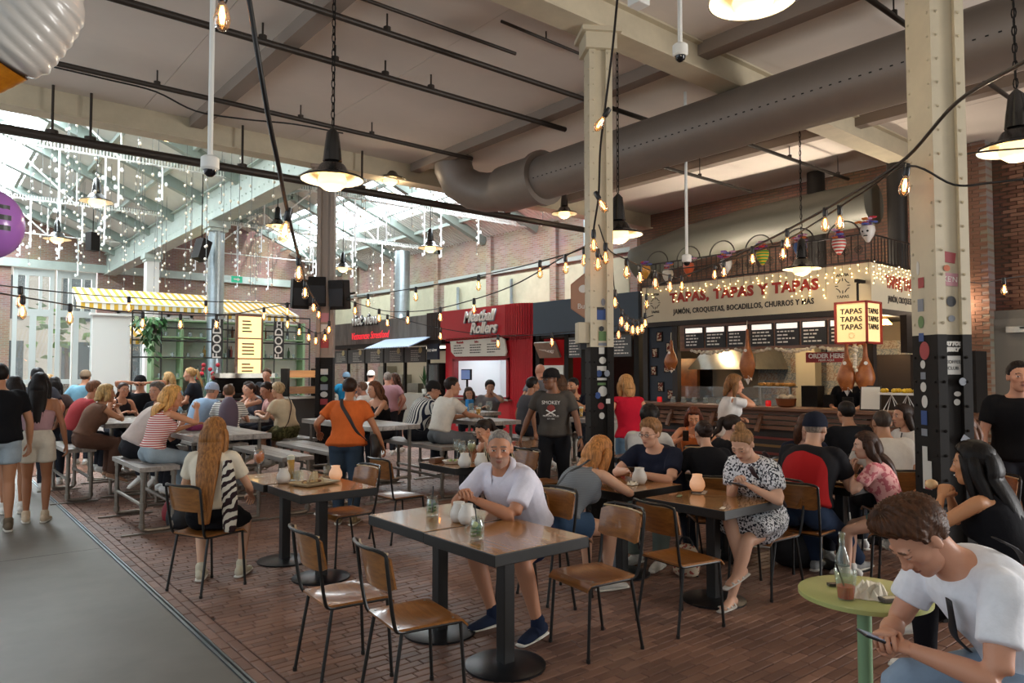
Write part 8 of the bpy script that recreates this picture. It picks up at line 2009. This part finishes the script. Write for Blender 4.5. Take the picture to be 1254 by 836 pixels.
for k, y in enumerate((16.5, 21.8, 27.2)):
    for (x0, x1, nm) in ((.2, 4.4, 'left'), (7.0, 12.6, 'right')):
        for q in range(6):
            o = new_obj('icicle_strand', ice[r.randrange(4)]); o.location = (x0 + (x1 - x0) * (q + r.uniform(.1, .9)) / 6, y, 6.03)
            tag(o, 'white icicle light strand hanging from the roof ties of the %s hall' % nm, 'string light', 'icicle strands in the %s hall' % nm)
# fringe of clear ribbons along the roof ties
for k, y in enumerate((16.3, 21.6)):
    for (x0, x1, nm) in ((-.5, 5.2, 'left'), (6.2, 13.6, 'right')):
        f = thing('ribbon_fringe', 'pale ribbon fringe on the %s roof tie of the %s hall' % (('nearest', 'second')[k], nm), 'fringe', (0, y, 6.12)); g = G()
        for q in range(int((x1 - x0) / .06)): g.b2((x0 + q * .06, -.002, -r.uniform(.10, .16)), (x0 + q * .06 + .025, .002, 0))
        tag(g.build('fringe', mat('pale_ribbon', 'DDE2DC', rough=.5), f), kind='stuff'); G().tube([(x0, 0, 0), (x1, 0, 0)], .008, 5).build('cord', M_cord, f)

# loudspeakers on the left column
for k, (p, rz, lab) in enumerate((((5.010, 11.802, 3.030), .6, 'left tilted black loudspeaker on the left column'), ((5.256, 11.600, 3.072), .2, 'middle black loudspeaker on the left column'), ((5.556, 11.353, 3.016), -.3, 'right black loudspeaker on the left column'))):
    s_ = thing('loudspeaker', lab, 'speaker', p, math.radians(-40) + rz)
    g = G(); g.prism([(-.15, -.14), (.15, -.14), (.10, .16), (-.10, .16)], -.26, .24); o = g.build('cabinet', M_black, s_, bevel=.015); G().b2((-.13, -.15, -.22), (.13, -.14, .21)).build('grille', mat('speaker_grille', '222224', rough=.8, bump=.5, scale=200), s_); o.rotation_euler = (.12, 0, 0)
    G().tube([(0, .1, 0), (.1, .3, .05)], .02, 6).build('bracket', M_black, s_)
for k, (p, lab) in enumerate((((3.722, 22.825, 5.294), 'small black loudspeaker hanging in the left hall'), ((5.147, 17.772, 4.561), 'tilted black spotlight speaker by the round column'))):
    s_ = thing('loudspeaker', lab, 'speaker', p, .4); G().box((0, 0, 0), (.26, .26, .5), 0, 0, .3 * k).build('cabinet', M_black, s_); G().tube([(0, 0, .2), (0, 0, zroof(p[0]) - p[2] + .02)], .012, 5).build('rod', M_black, s_)
# dome cameras on white rods
for p, top, lab in (((1.736, 5.821, 3.302), 5.72, 'white dome camera on a long white rod at the left'), ((5.227, 3.989, 4.559), 5.72, 'white dome camera on a white rod under the cream beam'), ((8.462, 6.378, 3.293), 5.72, 'white device on a long white rod before the tapas sign')):
    c = thing('dome_camera', lab, 'camera', p); G().tube([(0, 0, .06), (0, 0, top - p[2])], .021, 8).build('rod', M_white, c, smooth=True)
    G().lathe([(0, .075), (.05, .075), (.068, .06), (.068, -.02), (.055, -.035), (0, -.035)], n=20).build('housing', M_white, c, smooth=True); G().lathe([(.048, -.03), (.042, -.065), (.02, -.085), (0, -.09)], n=18).build('dome', mat('dark_dome', '15161A', rough=.05), c, smooth='all')
# inflatable ice cream and purple balloon
ic = thing('inflatable_ice_cream', 'giant inflatable soft ice cream cone hanging at the upper left corner', 'inflatable', (0.242, 3.683, 3.033)); ic.rotation_euler = (0, math.radians(0), math.radians(-39.4))
g = G(); n = 48; rings = []; ax = nrm((-.60, 0, -.62)); Pp = []
prof_ = [(-.02, .10), (.0, .14), (.05, .165), (.14, .168), (.24, .165), (.33, .15), (.40, .10), (.43, .01)]
V_ = []; tt = np.linspace(0, 1, 90); zs = np.interp(tt, np.linspace(0, 1, 8), [q[0] for q in prof_]); rs_ = np.interp(tt, np.linspace(0, 1, 8), [q[1] for q in prof_])
Q = np.array(Matrix(((0, 0, -1), (0, 1, 0), (1, 0, 0))).to_3x3()); R_ = np.array(Matrix.Rotation(math.radians(38), 3, 'Y'))
F_ = []
for z, q in zip(zs, rs_):
    th = np.arange(n) * 2 * PI / n; rr_ = q * (1 + .045 * np.abs(np.sin(2 * th + z * 62))); V_.append(np.stack([rr_ * np.cos(th), rr_ * np.sin(th), np.full(n, z)], 1))
V_ = np.concatenate(V_) @ R_.T
for a in range(89):
    for q in range(n): F_.append((a * n + q, a * n + (q + 1) % n, (a + 1) * n + (q + 1) % n, (a + 1) * n + q))
F_.append(tuple(range(89 * n, 90 * n)))
G().add(V_, F_).build('swirl', mat('white_vinyl', 'CFC9C0', rough=.3, coat=.4), ic, smooth='all')
V_ = []; F_ = []
for a in range(14):
    z = -.02 - a * .02; q = .13 - .0075 * a; th = np.arange(32) * 2 * PI / 32; ro = q * (1 + .03 * np.sign(np.sin(th * 8)) * (1 if a % 2 else .4)); V_.append(np.stack([ro * np.cos(th), ro * np.sin(th), np.full(32, z)], 1))
V_ = np.concatenate(V_) @ R_.T
for a in range(13):
    for q in range(32): F_.append((a * 32 + q, (a + 1) * 32 + q, (a + 1) * 32 + (q + 1) % 32, a * 32 + (q + 1) % 32))
G().add(V_, F_).build('cone', mat('waffle_vinyl', 'D88A1C', rough=.3, coat=.4, color2='B06412', scale=22), ic, smooth='all')
G().tube([(.1, 0, .2), (.1, 0, 2.6)], .003, 4).build('string', M_cord, ic)
bp_ = (0.239, 3.945, 2.355); bl = thing('balloon', 'purple balloon with dark lettering at the left picture edge', 'balloon', bp_, math.radians(0))
G().ball((0, 0, 0), (.135, .135, .155), 28, 0, 20).build('skin', mat('purple_latex', 'B070C4', rough=.25, coat=.4), bl, smooth='all'); G().lathe([(.0, -.155), (.012, -.165), (.018, -.175)], n=8).build('knot', mat('purple_latex', 'B070C4'), bl); G().tube([(0, 0, -.17), (.02, 0, -.5), (0, .01, -1.1)], .002, 4).build('string', M_cord, bl)
for k in range(3):
    a = np.linspace(.0, .55, 6); z = .06 - .045 * k; rr_ = .1365 * math.sqrt(1 - (z / .155) ** 2); g = G()
    for q in range(5): g.add([(rr_ * math.sin(a[q]), -rr_ * math.cos(a[q]), z + .011), (rr_ * math.sin(a[q + 1]), -rr_ * math.cos(a[q + 1]), z + .011), (rr_ * math.sin(a[q + 1]), -rr_ * math.cos(a[q + 1]), z - .011), (rr_ * math.sin(a[q]), -rr_ * math.cos(a[q]), z - .011)], [(0, 1, 2, 3)])
    g.build('letter_bar', M_blackp, bl)
# small ceiling box at the top edge
sb = thing('ceiling_sensor_box', 'white sensor box on the cream beam at the upper picture edge', 'box', (4.787, 4.091, 4.911)); G().box((0, 0, 0), (.14, .14, .07)).build('box', M_white, sb, bevel=.01); G().tube([(0, 0, .04), (0, 0, max(.1, 5.36 - sb.location.z))], .02, 6).build('rod', M_white, sb)

# unseen pendants added for warm fill light, carrying on the rows behind the picture
for k, (x, y, lab) in enumerate(((2.0, -1.5, 'unseen pendant added over the aisle behind the camera'), (5.2, -2.2, 'unseen pendant added behind the camera on the right'), (9.6, 1.2, 'unseen pendant added over the seats beyond the right picture edge'))): pendant((x, y, 3.5), .55, lab, 5.7, 30)
# loose ceiling services
cb_ = thing('ceiling_cable', 'loose black cable sagging under the pipe nearest the cream edge beam', 'cable', (0, 0, 0)); G().tube(catmull([(1.245, 10.527, 5.500), (1.826, 10.542, 5.500), (2.412, 10.530, 5.480), (2.994, 10.723, 5.400), (3.611, 10.503, 5.360), (4.291, 10.365, 5.400), (5.112, 10.416, 5.450)], 5), .012, 6).build('cable', M_cable, cb_, smooth='all')
for k, (a, b, lab) in enumerate((((4.907, 5.877, 5.620), (5.580, 5.847, 5.620), 'short dark ceiling rod nearest the upper edge, left of the middle column'), ((4.975, 6.245, 5.620), (6.358, 6.283, 5.620), 'longer dark ceiling rod left of the middle column'))):
    rd = thing('ceiling_rod', lab, 'rod', a); b = np.array(b) - np.array(a); G().tube([(0, 0, 0), tuple(b)], .018, 6).tube([(b * .5), (b * .5 + np.array([0, 0, .1]))], .01, 5).build('rod', M_pipe, rd)
